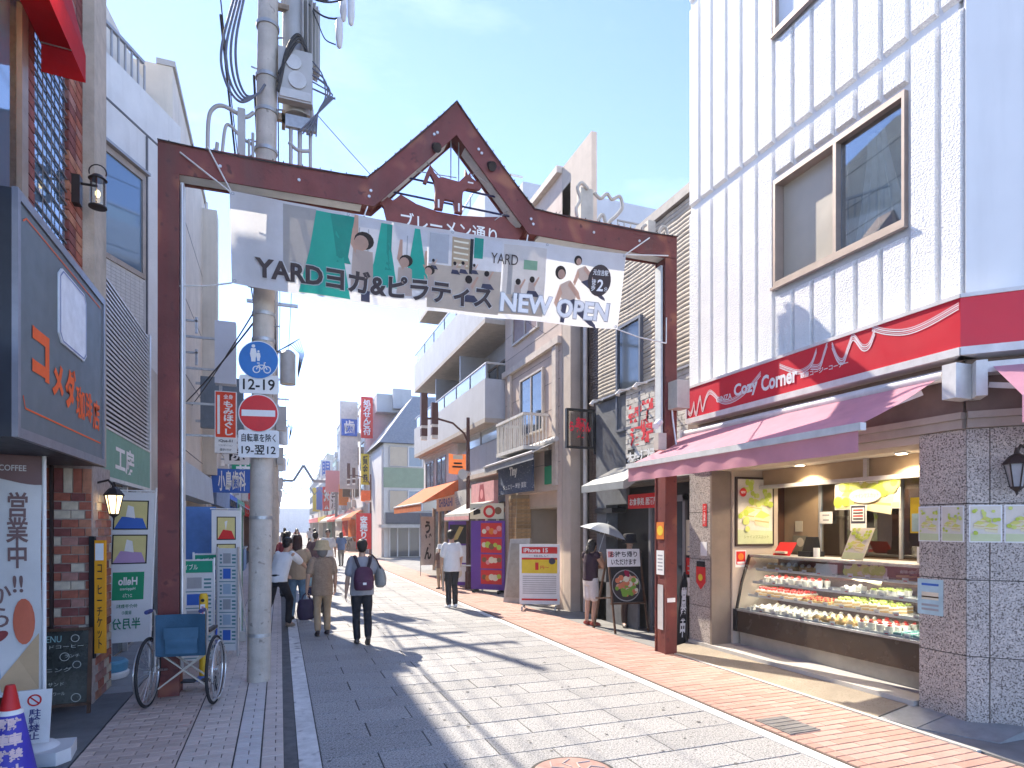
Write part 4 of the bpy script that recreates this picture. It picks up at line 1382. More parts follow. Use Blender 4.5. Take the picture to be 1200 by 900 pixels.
def row_building(side, y0, y1, h, wall, label, floors, fascia, text=None, awning=None, xf=None, pane=None, cols=None, depth=8, setb=0.0, top=None, tcol=None):
    """a shop building on one side of the street: side -1 or +1, front wall facing the street"""
    xf = (-2.1 if side < 0 else 5.65) if xf is None else xf
    pane = pane or window_dark
    b = thing('shop_building', label, 'building', ((xf + side * depth / 2), (y0 + y1) / 2, 0), group='shops along the street')
    x1 = xf + side * depth
    lo, hi = min(xf, x1), max(xf, x1)
    part(b, 'wall', MB().box(lo, hi, y0 + .02, y1 - .02, 3.0, h).box(lo + (0.7 if side > 0 else 0), hi - (0.7 if side < 0 else 0), y0 + .02, y1 - .02, 0, 2.999).box(*((lo, lo + .699) if side > 0 else (hi - .699, hi)), y0 + .02, y0 + .25, 0, 2.999).box(*((lo, lo + .699) if side > 0 else (hi - .699, hi)), y1 - .25, y1 - .02, 0, 2.999), wall)
    F = Frame((xf, y1, 0), (0, -1, 0)) if side > 0 else Frame((xf, y0, 0), (0, 1, 0))
    L = y1 - y0
    part(b, 'parapet', MB().plate(F, 0, L, h + .002, h + .12, -0.3, 0.05), mat('coping', (0.35, 0.34, 0.33), 0.8))
    n = cols or max(1, int(L / 2.4))
    fh = (h - 3.4) / max(1, floors)
    for f in range(floors):
        for c in range(n):
            w = L / n * 0.62
            a = L * (c + 0.5) / n - w / 2
            window_part(b, F, a, 3.55 + f * fh + fh * .22, w, fh * 0.52, random.choice([pane, pane, window_warm]), frame_grey if (y0 % 2 < 1) else frame_brown)
    if fascia:
        fs = part(b, 'fascia', MB().plate(F, 0.05, L - .05, 2.45, 3.15, 0.003, 0.16), fascia)
        if text:
            part(fs, 'lettering', MB().text(F, text, L * .18, 2.6, L * .64, 0.38, tcol or white, 0.165, 0.02))
    g = part(b, 'shop_front', MB().plate(F, 0.3, L - .3, 0.1, 2.4, -0.68, -0.62), window_dark)
    mb = MB()
    k = 0.3
    while k < L:
        mb.plate(F, k - .03, k + .03, 0.03, 2.44, -0.619, -0.56)
        k += 1.1
    part(b, 'shop_front_frame', mb, frame_grey, kind='stuff')
    acm = mat('air_conditioner_white', (0.55, 0.54, 0.52), 0.6, 0, 0.05, 4, dirt=0.2)
    for f in range(floors):
        a = L * random.choice([.02, .47, .86])
        z = 3.3 + f * fh
        ac = part(b, 'air_conditioner', MB().plate(F, a, a + .75, z, z + .55, .02, .30), acm)
        part(ac, 'fan_grille', MB().disc(F, a + .3, z + .27, .2, .305, frame_grey, 16))
    part(b, 'down_pipe', MB().tube([F.p(L - .12, 0.1, .06), F.p(L - .12, h, .06)], .045, 8), acm, True)
    if awning:
        mb = MB()
        mb.add([F.p(.2, 2.95, .17), F.p(L - .2, 2.95, .17), F.p(L - .2, 2.42, 1.0), F.p(.2, 2.42, 1.0), F.p(L - .2, 2.22, 1.0), F.p(.2, 2.22, 1.0)], [(0, 1, 2, 3), (3, 2, 4, 5)])
        part(b, 'awning', mb, awning)
    return b


def hang_sign(label, side, y, z0, z1, m, text, tm, w=0.55, x=None, vertical=True, g='projecting shop signs'):
    xf = (-2.1 if side < 0 else 5.65) if x is None else x
    t = thing('hanging_sign', label, 'sign', (xf, y, z0), group=g)
    x0, x1 = (xf + 0.12, xf + 0.12 + w) if side < 0 else (xf - 0.12 - w, xf - 0.12)
    part(t, 'box', MB().box(x0, x1, y - .1, y + .1, z0, z1), m)
    F = Frame((x0, y - .1, z0), (1, 0, 0))
    if text:
        H = z1 - z0
        part(t, 'lettering', MB().text(F, text, w * .16, H * .07, w * .68, H * .86, tm, 0.004, 0.025, vertical=vertical))
    part(t, 'bracket', MB().box(min(xf, x0 if side < 0 else x1), max(xf, x0 if side < 0 else x1), y - .03, y + .03, z1 - .2, z1 - .14).box(min(xf, x0 if side < 0 else x1), max(xf, x0 if side < 0 else x1), y - .03, y + .03, z0 + .14, z0 + .2), steel)
    return t


W_beige = mat('wall_beige', (0.60, 0.53, 0.44), 0.88, 0, 0.07, 1.5, 0.1, 50, streak=0.25)
W_sand = mat('wall_sand', (0.56, 0.51, 0.44), 0.88, 0, 0.07, 1.5, 0.1, 50, streak=0.25)
W_white = mat('wall_white', (0.70, 0.69, 0.67), 0.85, 0, 0.05, 1.5, 0.1, 50, streak=0.22)
W_grey = mat('wall_grey', (0.42, 0.43, 0.44), 0.85, 0, 0.06, 1.5, 0.1, 50, streak=0.22)
W_brown = mat('wall_brown', (0.27, 0.19, 0.14), 0.85, 0, 0.1, 2, 0.1, 50, streak=0.2)
W_pink = mat('wall_pink', (0.60, 0.46, 0.39), 0.85, 0, 0.06, 2, 0.1, 50, streak=0.15)
W_blue = mat('wall_bluegrey', (0.36, 0.41, 0.46), 0.85, 0, 0.06, 2, 0.1, 50, streak=0.2)
A_all = []
A_red = mat('awning_red', (0.55, 0.05, 0.04), 0.8, 0, 0.1, 4)
A_orange = mat('awning_orange', (0.72, 0.20, 0.06), 0.8, 0, 0.1, 4)
A_white = mat('awning_white', (0.68, 0.66, 0.62), 0.8, 0, 0.1, 4)
A_blue = mat('awning_blue', (0.16, 0.22, 0.33), 0.8, 0, 0.1, 4)
A_green = mat('awning_green', (0.10, 0.30, 0.22), 0.8, 0, 0.1, 4)
for m_ in (A_red, A_orange, A_white):
    thin(m_, .35)

# shady side beyond the grey building
bb = row_building(-1, 14.6, 20.5, 11.4, W_beige, 'tall blank beige building just beyond the gate on the shady side', 0, None, xf=-2.1)
mb = MB()
F = Frame((-2.1, 14.6, 0), (0, 1, 0))
for z in (3.6, 5.4, 7.2, 9.0):
    mb.plate(F, 0.05, 5.8, z, z + .02, 0.001, 0.006)
part(bb, 'panel_joint', mb, mat('dark_line', (0, 0, 0)), kind='stuff')
part(bb, 'pilaster', MB().box(-2.1, -1.72, 19.9, 20.45, 3.3, 11.0), W_sand)
for (z, w) in ((5.6, .5), (6.3, .4)):
    part(bb, 'insulator_bracket', MB().box(-2.1, -1.7, 15.2, 15.25, z, z + .04).box(-1.75, -1.7, 15.2, 15.25, z - .25, z + .1), steel)
ag = thing('grey_awning_sign', 'slanted blue grey awning sign on the beige building', 'awning', (-1.75, 16, 2.4))
part(ag, 'cloth', MB().prism([(-2.09, 13.2, 3.2), (-1.78, 13.2, 3.12), (-1.72, 13.2, 2.42), (-2.09, 13.2, 2.42)], (0, 5.9, 0)), mat('awning_steel_blue', (0.40, 0.46, 0.52), 0.7, 0, 0.06, 2))
part(ag, 'lettering', MB().text(Frame((-1.745, 13.2, 2.42), (0, 1, 0), (-0.086, 0, 1)), 'サンロード館', 1.2, 0.34, 3.0, 0.24, white, 0.012, 0.01).text(Frame((-1.745, 13.2, 2.42), (0, 1, 0), (-0.086, 0, 1)), 'SALON', 2.0, 0.14, 1.2, 0.12, white, 0.012, 0.01))
row_building(-1, 20.6, 26.0, 7.3, W_sand, 'low sand coloured shop just beyond the blank beige building', 1, A_blue, None, None, xf=-1.95)
row_building(-1, 26.1, 33.0, 7.2, W_white, 'low white shop with blue dentist sign on the shady side', 2, blue_p, '小島歯科', A_blue)
row_building(-1, 33.1, 40.0, 7.6, W_grey, 'grey three storey shop on the shady side', 2, A_green, '薬局', A_white)
row_building(-1, 40.1, 49.0, 6.8, W_brown, 'brown tiled shop block on the shady side', 1, red, 'カフェ', A_red)
row_building(-1, 49.1, 60.0, 7.4, W_white, 'white shop block further along the shady side', 3, blue_p, None, A_white)
row_building(-1, 60.1, 75.0, 7.0, W_beige, 'beige shop block further along the shady side', 3, A_orange, None, A_orange)
row_building(-1, 75.1, 95.0, 7.5, W_grey, 'distant grey shop block on the shady side', 2, red, None, A_white)
row_building(-1, 95.1, 130.0, 8.0, W_sand, 'farthest sand coloured block on the shady side', 3, blue_p, None, None)

def red_massage_sign():
    t = thing('massage_sign', 'red and white vertical massage sign left of the utility pole', 'sign', (-0.97, 13, 3.2))
    F = Frame((-1.16, 13.0, 3.2), (1, 0, 0))
    part(t, 'box', MB().plate(F, 0, .38, 0, 1.18, -.12, 0), sign_white)
    mb = MB()
    mb.shape(F, [(.015, .30), (.365, .30), (.365, 1.165), (.015, 1.165)], 0.003, flat('sign_vermilion', (0.70, 0.07, 0.03)))
    mb.shape(F, [(.045, .36), (.09, .36), (.09, 1.10), (.045, 1.10)], 0.005, white)
    mb.text(F, '全身', .15, 1.03, .17, .09, white, 0.005, 0.02)
    mb.text(F, 'もみほぐし', .15, .34, .18, .66, white, 0.005, 0.035, vertical=True)
    mb.text(F, 'iQue-01', .07, .20, .24, .06, ink, 0.005, 0.02).text(F, 'リラクゼーション', .07, .13, .24, .035, ink, 0.005).text(F, '徒歩1分3F', .09, .04, .2, .05, ink, 0.005)
    part(t, 'lettering', mb)
    part(t, 'bracket', MB().box(-2.1, -1.16, 13.03, 13.07, 3.5, 3.54).box(-2.1, -1.16, 13.03, 13.07, 4.1, 4.14), steel)


red_massage_sign()
t = thing('blank_sign_box', 'pale grey blank sign box above the red massage sign', 'sign', (-0.97, 13.2, 4.5))
part(t, 'box', MB().box(-1.17, -0.80, 13.1, 13.35, 4.55, 5.75), mat('sign_grey_box', (0.52, 0.55, 0.60), 0.6, 0, 0.05, 2))
part(t, 'bracket', MB().box(-2.1, -1.17, 13.2, 13.24, 5.4, 5.44).box(-2.1, -1.17, 13.2, 13.24, 4.8, 4.84).box(-1.1, -1.05, 13.2, 13.25, 4.3, 4.55), steel)
hang_sign('blue dentist sign board hanging beyond the pole', -1, 20.2, 2.8, 3.5, blue_p, '小島歯科', white, 1.1, -2.0, False)
hang_sign('dark projecting sign behind the round blue sign', -1, 17.5, 4.3, 5.6, mat('sign_slate', (0.12, 0.15, 0.18), 0.5), None, white, 1.0, -2.0, False)
hang_sign('white projecting sign with black letters on the shady side', -1, 24.0, 4.0, 5.6, sign_white, '整体院', ink, 0.8, -1.95)
hang_sign('small green projecting sign on the shady side', -1, 30.0, 3.5, 4.6, green_p, '薬', white, 0.9)

# ------------------------------------------------------------------ sunny side, far end first
row_building(1, 43.0, 50.0, 10.5, W_white, 'white shop with a tall signboard beyond the green house', 3, A_white, None, A_orange, xf=5.5)
row_building(1, 50.1, 58.0, 9.5, W_pink, 'pinkish shop building beyond the white one', 2, pink_p, None, A_white)
row_building(1, 58.1, 68.0, 12.0, W_blue, 'blue grey shop building in the distance', 3, sign_white, None, A_red)
row_building(1, 68.1, 82.0, 9.0, mat('wall_teal', (0.30, 0.45, 0.43), 0.8), 'building with a green gable roof in the distance', 2, red, None, A_white)
row_building(1, 82.1, 100.0, 11.0, W_sand, 'sand coloured block near the end of the sunny side', 3, yellow, None, None)
row_building(1, 100.1, 132.0, 10.0, W_white, 'farthest white block on the sunny side', 3, red, None, None)
row_building(1, 190, 210, 7.0, W_white, 'low grey block closing the end of the street', 2, sign_white, None, None, xf=-6, depth=16)
hang_sign('tall red and white vertical pharmacy sign on the sunny side', 1, 41.5, 7.6, 10.3, red, '処方せん受付', white, 0.75, 5.85)
hang_sign('tall white signboard with a blue panel on the sunny side', 1, 46.0, 4.5, 10.8, mat('sign_cream_box', (0.62, 0.57, 0.5), 0.6), None, ink, 1.25, 5.4)
hang_sign('blue panel on the tall white signboard', 1, 45.85, 8.3, 9.5, blue_p, '歯', white, 1.1, 5.35)
hang_sign('yellow vertical sign with black letters on the sunny side', 1, 41.0, 4.5, 6.5, yellow, '質金券', ink, 0.5, 5.55)
hang_sign('pink round cornered sign in the distance on the sunny side', 1, 60.0, 5.0, 7.0, pink_p, None, white, 1.4, 5.5)
hang_sign('white sign with a blue mark in the distance on the sunny side', 1, 70.0, 7.0, 9.0, sign_white, '眼', blue_p, 1.3, 5.5)
hang_sign('dark brown small sign on the sunny side', 1, 52.0, 4.2, 6.0, wood_dark, None, white, 0.6, 5.5)
single('orange_leaf_pennant', MB().box(4.45, 4.97, 36.9, 36.95, 3.3, 3.9), A_orange, 'orange pennant hanging from the second street lamp', 'pennant')


def gate_far(y, label):
    t = thing('distant_gate', label, 'gate', (2, y, 0), group='gates further down the street')
    m = mat('far_gate_steel', (0.20, 0.23, 0.24), 0.6, 0.2)
    for x in (-0.9, 5.1):
        part(t, 'post', MB().box(x - .12, x + .12, y - .12, y + .12, 0, 6.2), m)
    for p, q in (((-0.9, 6.1), (1.2, 6.1)), ((1.2, 6.1), (2.1, 7.6)), ((2.1, 7.6), (3.0, 6.1)), ((3.0, 6.1), (5.1, 6.1))):
        part(t, 'beam', MB().bar((p[0], y, p[1]), (q[0], y, q[1]), 0.2, 0.24), m)
    mb = MB()
    for k in range(7):
        mb.bar((-0.7 + k * .85, y, 5.5), (-0.3 + k * .85, y, 4.8), 0.08).bar((-0.3 + k * .85, y, 4.8), (0.15 + k * .85, y, 5.5), 0.08)
    part(t, 'lattice', mb, m, kind='stuff')


gate_far(62, 'distant dark gate arch spanning the street beyond the people')


def street_lamp(x, y, label, s=1.0):
    t = thing('street_lamp', label, 'street lamp', (x, y, 0), group='brown street lamps on the sunny side')
    m = mat('lamp_brown', (0.10, 0.035, 0.03), 0.5, 0.1, 0.1, 8)
    part(t, 'post', MB().tube([(x, y, 0), (x, y, 0.5), (x, y, 0.52), (x, y, 4.9)], [0.085, 0.085, 0.06, 0.05], 14), m, True)
    part(t, 'arm', MB().tube([(x, y, 4.2), (x - .12, y, 4.45), (x - .45, y, 4.72), (x - .9, y, 4.82), (x - 1.3, y, 4.80)], 0.03, 10), m, True)
    for (dx, z0, z1) in ((-1.28, 4.3, 5.5), (-0.98, 4.35, 5.25)):
        lp = part(t, 'lamp_box', MB().box(x + dx - .09, x + dx + .09, y - .09, y + .09, z0 + .3, z1), m)
        part(lp, 'diffuser', MB().box(x + dx - .085, x + dx + .085, y - .085, y + .085, z0 + .22, z0 + .298).box(x + dx - .08, x + dx + .08, y - .08, y + .08, z0 - .1, z0 + .0), mat('lamp_diffuser', (0.75, 0.68, 0.6), 0.5))
        part(lp, 'lower_box', MB().box(x + dx - .085, x + dx + .085, y - .085, y + .085, z0 + .001, z0 + .219), m)
    part(t, 'loudspeaker', MB().tube([(x, y - .1, 3.3), (x - .12, y - .22, 3.28), (x - .26, y - .36, 3.25)], [0.06, 0.08, 0.15], 14), ins_m, True)
    fl = MB().grid(lambda u, v: (x - .57 + .5 * u, y + .02 * math.sin(u * 5), 3.3 + .56 * v - .03 * math.sin(u * 3.1)), 8, 4)
    fp = part(t, 'pennant', fl, A_orange)
    part(fp, 'print', MB().plate(Frame((x - .57, y - .03, 3.3), (1, 0, 0)), .1, .4, .16, .21, 0, .003, ink).plate(Frame((x - .57, y - .03, 3.3), (1, 0, 0)), .14, .38, .26, .31, 0, .003, ink).plate(Frame((x - .57, y - .03, 3.3), (1, 0, 0)), .12, .4, .40, .52, 0, .003, cream))


street_lamp(5.03, 17.0, 'nearer brown street lamp post with curved arm on the sunny side')
street_lamp(5.06, 37.5, 'farther brown street lamp post with curved arm near the green house')

# more small signs and flags hung along the far shops
for (side, y, z0, z1, m, tx, w, l) in ((1, 55.0, 3.6, 5.4, orange_p, None, 0.8, 'orange square sign above the far shops on the sunny side'), (1, 64.0, 3.4, 5.0, sign_white, '酒', 0.9, 'white sign with one black character on the far sunny side'), (1, 75.0, 3.6, 6.4, red, '薬', 0.9, 'red one character sign on the far sunny side'),
                                       (1, 86.0, 4.0, 7.0, blue_p, None, 1.0, 'plain blue sign on the far sunny side'), (1, 96.0, 4.0, 7.5, yellow, None, 1.0, 'plain yellow sign on the far sunny side'), (1, 49.5, 6.2, 8.0, W_brown, None, 0.7, 'brown wooden sign above the pinkish shop'),
                                       (-1, 36.0, 3.6, 5.0, sign_white, '本', 0.8, 'white book sign on the far shady side'), (-1, 45.0, 3.6, 5.6, red, None, 0.7, 'plain red sign on the far shady side'), (-1, 56.0, 3.4, 5.4, yellow, None, 0.8, 'plain yellow sign on the far shady side'), (-1, 66.0, 3.4, 5.8, blue_p, None, 0.8, 'plain blue sign on the far shady side')):
    hang_sign(l, side, y, z0, z1, m, tx, ink if m is not red else white, w)
for (x, y, m, l) in ((4.6, 46.0, A_orange, 'orange shop flag on the sunny pavement'), (4.7, 51.5, A_red, 'crimson shop flag on the sunny pavement'), (4.6, 57.0, A_white, 'pale shop flag on the sunny pavement'), (-1.0, 31.0, A_green, 'green shop flag on the shady pavement'), (-0.9, 38.0, A_red, 'crimson shop flag on the shady pavement')):
    t = thing('shop_flag', l, 'flag', (x, y, 0), group='shop flags far down the street')
    part(t, 'cloth', MB().grid(lambda u, v: (x + .55 * u, y + .04 * math.sin(u * 4 + v * 5), .7 + 1.6 * v), 6, 12), m, True)
    part(t, 'pole', MB().tube([(x, y, 0), (x, y, 2.4)], .015, 8), steel)
# ------------------------------------------------------------------ the cake shop building
stucco = mat('white_stucco', (0.88, 0.87, 0.85), 0.9, 0, 0.03, 3, 0.6, 46, streak=0.03, bdist=0.045)
stucco_g = mat('white_groove', (0.76, 0.77, 0.78), 0.85, 0, 0.05, 4)
white_metal = mat('white_metal_cladding', (0.76, 0.75, 0.74), 0.6, 0, 0.04, 1.0, streak=0.12)
granite = mat('speckled_granite', (0.44, 0.40, 0.365), 0.5, 0, 0.08, 4, 0.15, 150, rand=0.05,
              speck=[((0.11, 0.09, 0.08), 75.0, 0.53, 0.60), ((0.58, 0.52, 0.46), 62.0, 0.56, 0.64)])
granite_j = mat('granite_joint', (0.10, 0.09, 0.085), 0.9)
cb = thing('cake_shop_building', 'white ribbed building with granite base housing the cake shop', 'building', (7, 5.5, 0))
XF = 5.65
H2 = math.sqrt(0.5)
K = Vector((XF, 3.70, 0))
CF = Frame(K, (H2, -H2, 0))          # chamfered corner wall
core = MB()
core.box(XF + 0.05, 11, 3.8, 7.66, 6.02, 12.0, stucco_g).box(XF + 0.05, 11, 5.97, 7.66, 2.9, 6.02, stucco_g).box(XF + 0.05, 11, 3.8, 4.27, 2.9, 6.02, stucco_g).box(XF + 0.05, 11, 4.27, 5.97, 2.9, 4.70, stucco_g)
core.box(XF + .6, 11, 4.27, 5.97, 4.70, 6.02, stucco_g)
part(cb, 'wall', core)
# raised stucco panels between the grooves
ribs = [7.66, 7.40, 7.13, 6.83, 6.54, 6.26, 5.97, 5.67, 5.39, 5.10, 4.82, 4.53, 4.24, 3.95, 3.72]


def panel(y0, y1, z0, z1):
    g, c = 0.022, 0.03
    a, b = y1 + g, y0 - g
    mb = MB()
    x0, x1 = XF + 0.055, XF
    vs = [(x0, a, z0), (x0, b, z0), (x0, b, z1), (x0, a, z1), (x1, a + c * .3, z0 + c), (x1, b - c * .3, z0 + c), (x1, b - c * .3, z1 - c), (x1, a + c * .3, z1 - c)]
    mb.add(vs, [(4, 5, 6, 7), (0, 1, 5, 4), (1, 2, 6, 5), (2, 3, 7, 6), (3, 0, 4, 7)])
    part(cb, 'stucco_panel', mb, stucco)


for y0, y1 in zip(ribs[:-1], ribs[1:]):
    inwin = y0 <= 5.98 and y1 >= 4.23
    if inwin:
        rows_ = [(3.2, 4.62), (6.08, 6.42), (6.50, 7.72), (9.25, 11.9)]
    else:
        rows_ = [(3.2, 6.42), (6.50, 9.42), (9.5, 11.9)]
    for z0, z1 in rows_:
        panel(y0, y1, z0, z1)
sash = mat('bronze_sash', (0.42, 0.34, 0.29), 0.45, 0.4, 0.06)


def big_window(z0, z1):
    w = part(cb, 'window', MB().box(XF + .12, XF + .14, 5.08, 5.93, z0, z1), mat('cream_blind', (0.50, 0.45, 0.36), 0.35, 0, 0.06, 2.0, spec=0.6))
    mb = MB()
    for (a0, a1, b0, b1) in ((4.27, 5.97, z1 - .04, z1 + .02), (4.27, 5.97, z0 - .03, z0 + .035), (5.935, 5.97, z0 + .0351, z1 - .0401), (4.27, 4.30, z0 + .0351, z1 - .0401), (5.055, 5.095, z0 + .0351, z1 - .0401)):
        mb.box(XF - .01, XF + .16, a0, a1, b0, b1)
    mb.box(XF - .04, XF + .02, 4.25, 5.99, z0 - .06, z0 - .031)
    part(w, 'frame', mb, sash)
    p = part(cb, 'window', MB().box(XF + .06, XF + .065, 4.305, 5.05, z0 + .03, z1 - .04), glass('bright_pane', (0.85, 0.92, 0.95), 0.22))
    part(p, 'reveal', MB().box(XF + .14, XF + .6, 4.268, 4.272, z0, z1).box(XF + .55, XF + .59, 4.28, 5.97, z0, z1), mat('sky_reflection_blue', (0.32, 0.44, 0.50), 0.8))  # room coloured blue to stand in for sky reflected in the pane

    def curt(u, v):
        sp = 0.16 + 0.50 * (1 - v) ** 1.5
        return (XF + .11 + .03 * math.sin(u * 22 + v * 2), 4.66 + (u - .5) * sp * 2 * .5 - (1 - v) * 0.06, z0 + .02 + v * (z1 - z0) * .88)
    part(p, 'curtain', MB().grid(curt, 30, 12), mat('net_curtain', (0.70, 0.72, 0.70), 0.9), True)


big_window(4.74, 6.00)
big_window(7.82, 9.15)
# chamfered corner: flat white cladding above, granite below
part(cb, 'corner_cladding', MB().plate(CF, 0.0, 4, 3.2, 12, -3, -.01), white_metal)
mb = MB()
for a in (0.42, 0.80, 1.5):
    mb.plate(CF, a, a + .02, 3.2, 12, -.008, -0.002)
part(cb, 'cladding_joint', mb, mat('cladding_joint', (0.45, 0.48, 0.55), 0.7), kind='stuff')
# ground floor stone: backing and single tiles
back = part(cb, 'stone_wall', MB().box(XF + .02, XF + 0.9, 3.74, 4.13, 0, 2.66).box(XF + .02, 5.98, 7.15, 7.63, 0, 2.66).plate(CF, 0.02, 4, 0, 2.66, -1.2, -.02), granite_j)


def stile(F, a0, a1, b0, b1, c0=-.018, c1=0.0):
    g = 0.004
    mb = MB().plate(F, a0 + g, a1 - g, b0 + g, b1 - g, c0, c1)
    part(back, 'tile', mb, granite)


SFc = Frame((XF, 4.13, 0), (0, -1, 0))
PF = Frame((XF, 7.63, 0), (0, -1, 0))
for z0, z1 in ((0.03, .66), (.66, 1.33), (1.33, 2.0), (2.0, 2.66)):
    stile(SFc, 0, 0.43, z0, z1)
    stile(PF, 0, .47, z0, z1)
    stile(CF, 0.0, 0.17, z0, z1)
    stile(CF, 0.17, 0.72, z0, z1)
    stile(CF, 0.72, 1.27, z0, z1)
    stile(Frame((XF + .018, 4.13, 0), (1, 0, 0)), 0.0, .9, z0, z1, 0.0, 0.015)
taupe = mat('taupe_metal', (0.24, 0.19, 0.155), 0.5, 0.2, 0.06)
part(cb, 'pillar_side', MB().box(XF + .02, 5.98, 7.13, 7.149, 0.1, 2.62).box(XF - .002, XF + .04, 7.128, 7.16, 0.1, 2.64), taupe)
part(cb, 'stone_cornice', MB().box(XF - .04, XF + .4, 3.71, 7.64, 2.661, 2.74).box(XF - .07, XF + .4, 3.70, 7.65, 2.741, 2.80).plate(CF, 0, 4, 2.661, 2.74, -.5, .04).plate(CF, 0, 4, 2.741, 2.80, -.5, .07), mat('cornice_stone', (0.40, 0.34, 0.29), 0.7, 0, 0.08, 5))
part(cb, 'soffit_wall', MB().box(XF - .01, XF + .4, 3.72, 7.65, 2.801, 3.30).plate(CF, 0, 4, 2.801, 3.30, -.5, .01), mat('brown_soffit', (0.20, 0.14, 0.115), 0.75, 0, 0.12, 4))

# fascia sign
fs = thing('cake_shop_sign', 'long red fascia sign with white ribbon above the pink awning', 'sign', (5.45, 5.5, 3.3))
sred = mat('fascia_red', (0.62, 0.012, 0.03), 0.4, 0, 0.04, 2)
SX = 5.44
Ys0, Ys1 = 3.61, 7.40
SGF = Frame((SX, Ys1, 3.285), (0, -1, 0))
LS = Ys1 - Ys0
part(fs, 'panel', MB().box(SX, 5.66, Ys0, Ys1, 3.33, 3.75), sred)
CF2 = Frame((SX, Ys0, 0), (H2, -H2, 0))
part(fs, 'corner_panel', MB().plate(CF2, 0.0, 3.0, 3.33, 3.75, -.2, 0), sred)
trim = mat('sign_trim_white', (0.68, 0.66, 0.64), 0.5)
part(fs, 'trim', MB().box(SX - .015, 5.66, Ys0, Ys1 + .03, 3.26, 3.329).box(SX - .012, 5.66, Ys0, Ys1 + .03, 3.751, 3.785).box(SX - .012, 5.66, Ys1 + .001, Ys1 + .03, 3.329, 3.751).plate(CF2, 0, 3, 3.26, 3.329, -.2, .015).plate(CF2, 0, 3, 3.751, 3.785, -.2, .012), trim)
mb = MB()
rib_w = flat('ribbon_white', (0.80, 0.74, 0.74))
rib_m = flat('ribbon_pink', (0.72, 0.45, 0.47))


def ribbon(pts, w, off=0.0):
    mb = MB()
    pts = [(p.x, p.y) for p in curve([(a, b, 0) for a, b in pts], 4)]
    n_ = len(pts)
    for i in range(n_ - 1):
        for s in range(4):
            o_ = (s - 1.5) * w / 4
            (a0, b0), (a1, b1) = pts[i], pts[i + 1]
            mb.line(SGF, [(a0, b0 + o_), (a1, b1 + o_)], w / 7, 0.004 + .0002 * s, rib_w if s % 2 == 0 else rib_m)
    part(fs, 'ribbon', mb)


ribbon([(0.02, .15), (.08, .10), (.12, .14), (.16, .24), (.18, .12), (.22, .09), (.26, .22), (.30, .30), (.33, .16), (.36, .12), (.42, .26), (.50, .33), (.60, .27), (.70, .18), (.85, .13), (1.05, .15), (1.25, .23), (1.45, .36)], 0.07)
ribbon([(1.75, .38), (1.90, .30), (2.05, .24), (2.2, .28), (2.28, .42)], 0.06)
ribbon([(2.2, .26), (2.32, .24), (2.38, .36), (2.42, .45)], 0.07)
ribbon([(2.48, .42), (2.55, .26), (2.62, .22), (2.68, .34), (2.74, .43), (2.84, .30), (2.92, .30), (2.98, .42)], 0.08)
ribbon([(2.95, .46), (3.1, .38), (3.3, .32), (3.5, .33), (3.78, .40)], 0.07)
mb = MB().text(SGF, 'GINZA', .64, .155, .30, .075, white, 0.007, 0.015)
mb.text(SGF, 'Cozy', .98, .125, .42, .20, white, 0.007, 0.035).text(SGF, 'Corner', 1.46, .135, .56, .19, white, 0.007, 0.035).text(SGF, '銀座コージーコーナー', 2.06, .16, .62, .06, white, 0.007, 0.02)
part(fs, 'lettering', mb)

# pink awning
awn_p = thin(mat('pink_awning_cloth', (0.70, 0.34, 0.42), 0.8, 0, 0.05, 4, 0.1, 40, dirt=0.1), .35)
pa = thing('pink_awning', 'pink retractable awning reaching out over the pavement from the cake shop', 'awning', (5.0, 5.7, 2.6))
part(pa, 'cloth', MB().grid(lambda u, v: (5.46 - .92 * u, 3.84 + 3.66 * v, 3.10 - .45 * u - .02 * math.sin(math.pi * u)), 8, 24), awn_p, True)
part(pa, 'valance', MB().grid(lambda u, v: (4.535 - .012 * math.sin(v * 50) * u, 3.84 + 3.66 * v, 2.62 - .20 * u), 3, 80), awn_p, True)
part(pa, 'front_bar', MB().box(4.51, 4.575, 3.80, 7.52, 2.60, 2.665), trim)
part(pa, 'roller_case', MB().tube([(5.50, 3.78, 3.13), (5.50, 7.54, 3.13)], 0.055, 12).box(5.40, 5.64, 3.62, 3.74, 2.90, 3.2).box(5.42, 5.66, 7.541, 7.58, 3.0, 3.2), trim, True)
for y in (4.0, 7.3):
    part(pa, 'folding_arm', MB().bar((5.5, y, 3.02), (5.05, y + (.25 if y < 5 else -.25), 2.82), 0.05).bar((5.05, y + (.25 if y < 5 else -.25), 2.82), (4.58, y, 2.63), 0.045), trim)
p2 = thing('corner_awning', 'second pink awning starting at the granite corner', 'awning', (5.9, 3.2, 2.8))
part(p2, 'cloth', MB().add([CF.p(.14, 3.14, .22), CF.p(3, 3.14, .22), CF.p(3, 2.76, .95), CF.p(.14, 2.76, .95), CF.p(3, 2.56, .95), CF.p(.14, 2.56, .95)], [(0, 1, 2, 3), (3, 2, 4, 5)]), awn_p)
part(p2, 'roller_case', MB().plate(CF, .02, .10, 2.90, 3.2, .012, .24).plate(CF, .101, 3, 3.10, 3.19, .05, .2), trim)
part(p2, 'folding_arm', MB().bar(CF.p(.14, 3.0, .15), CF.p(.45, 2.88, .5), .045).bar(CF.p(.45, 2.88, .5), CF.p(.2, 2.74, .93), .04), trim)

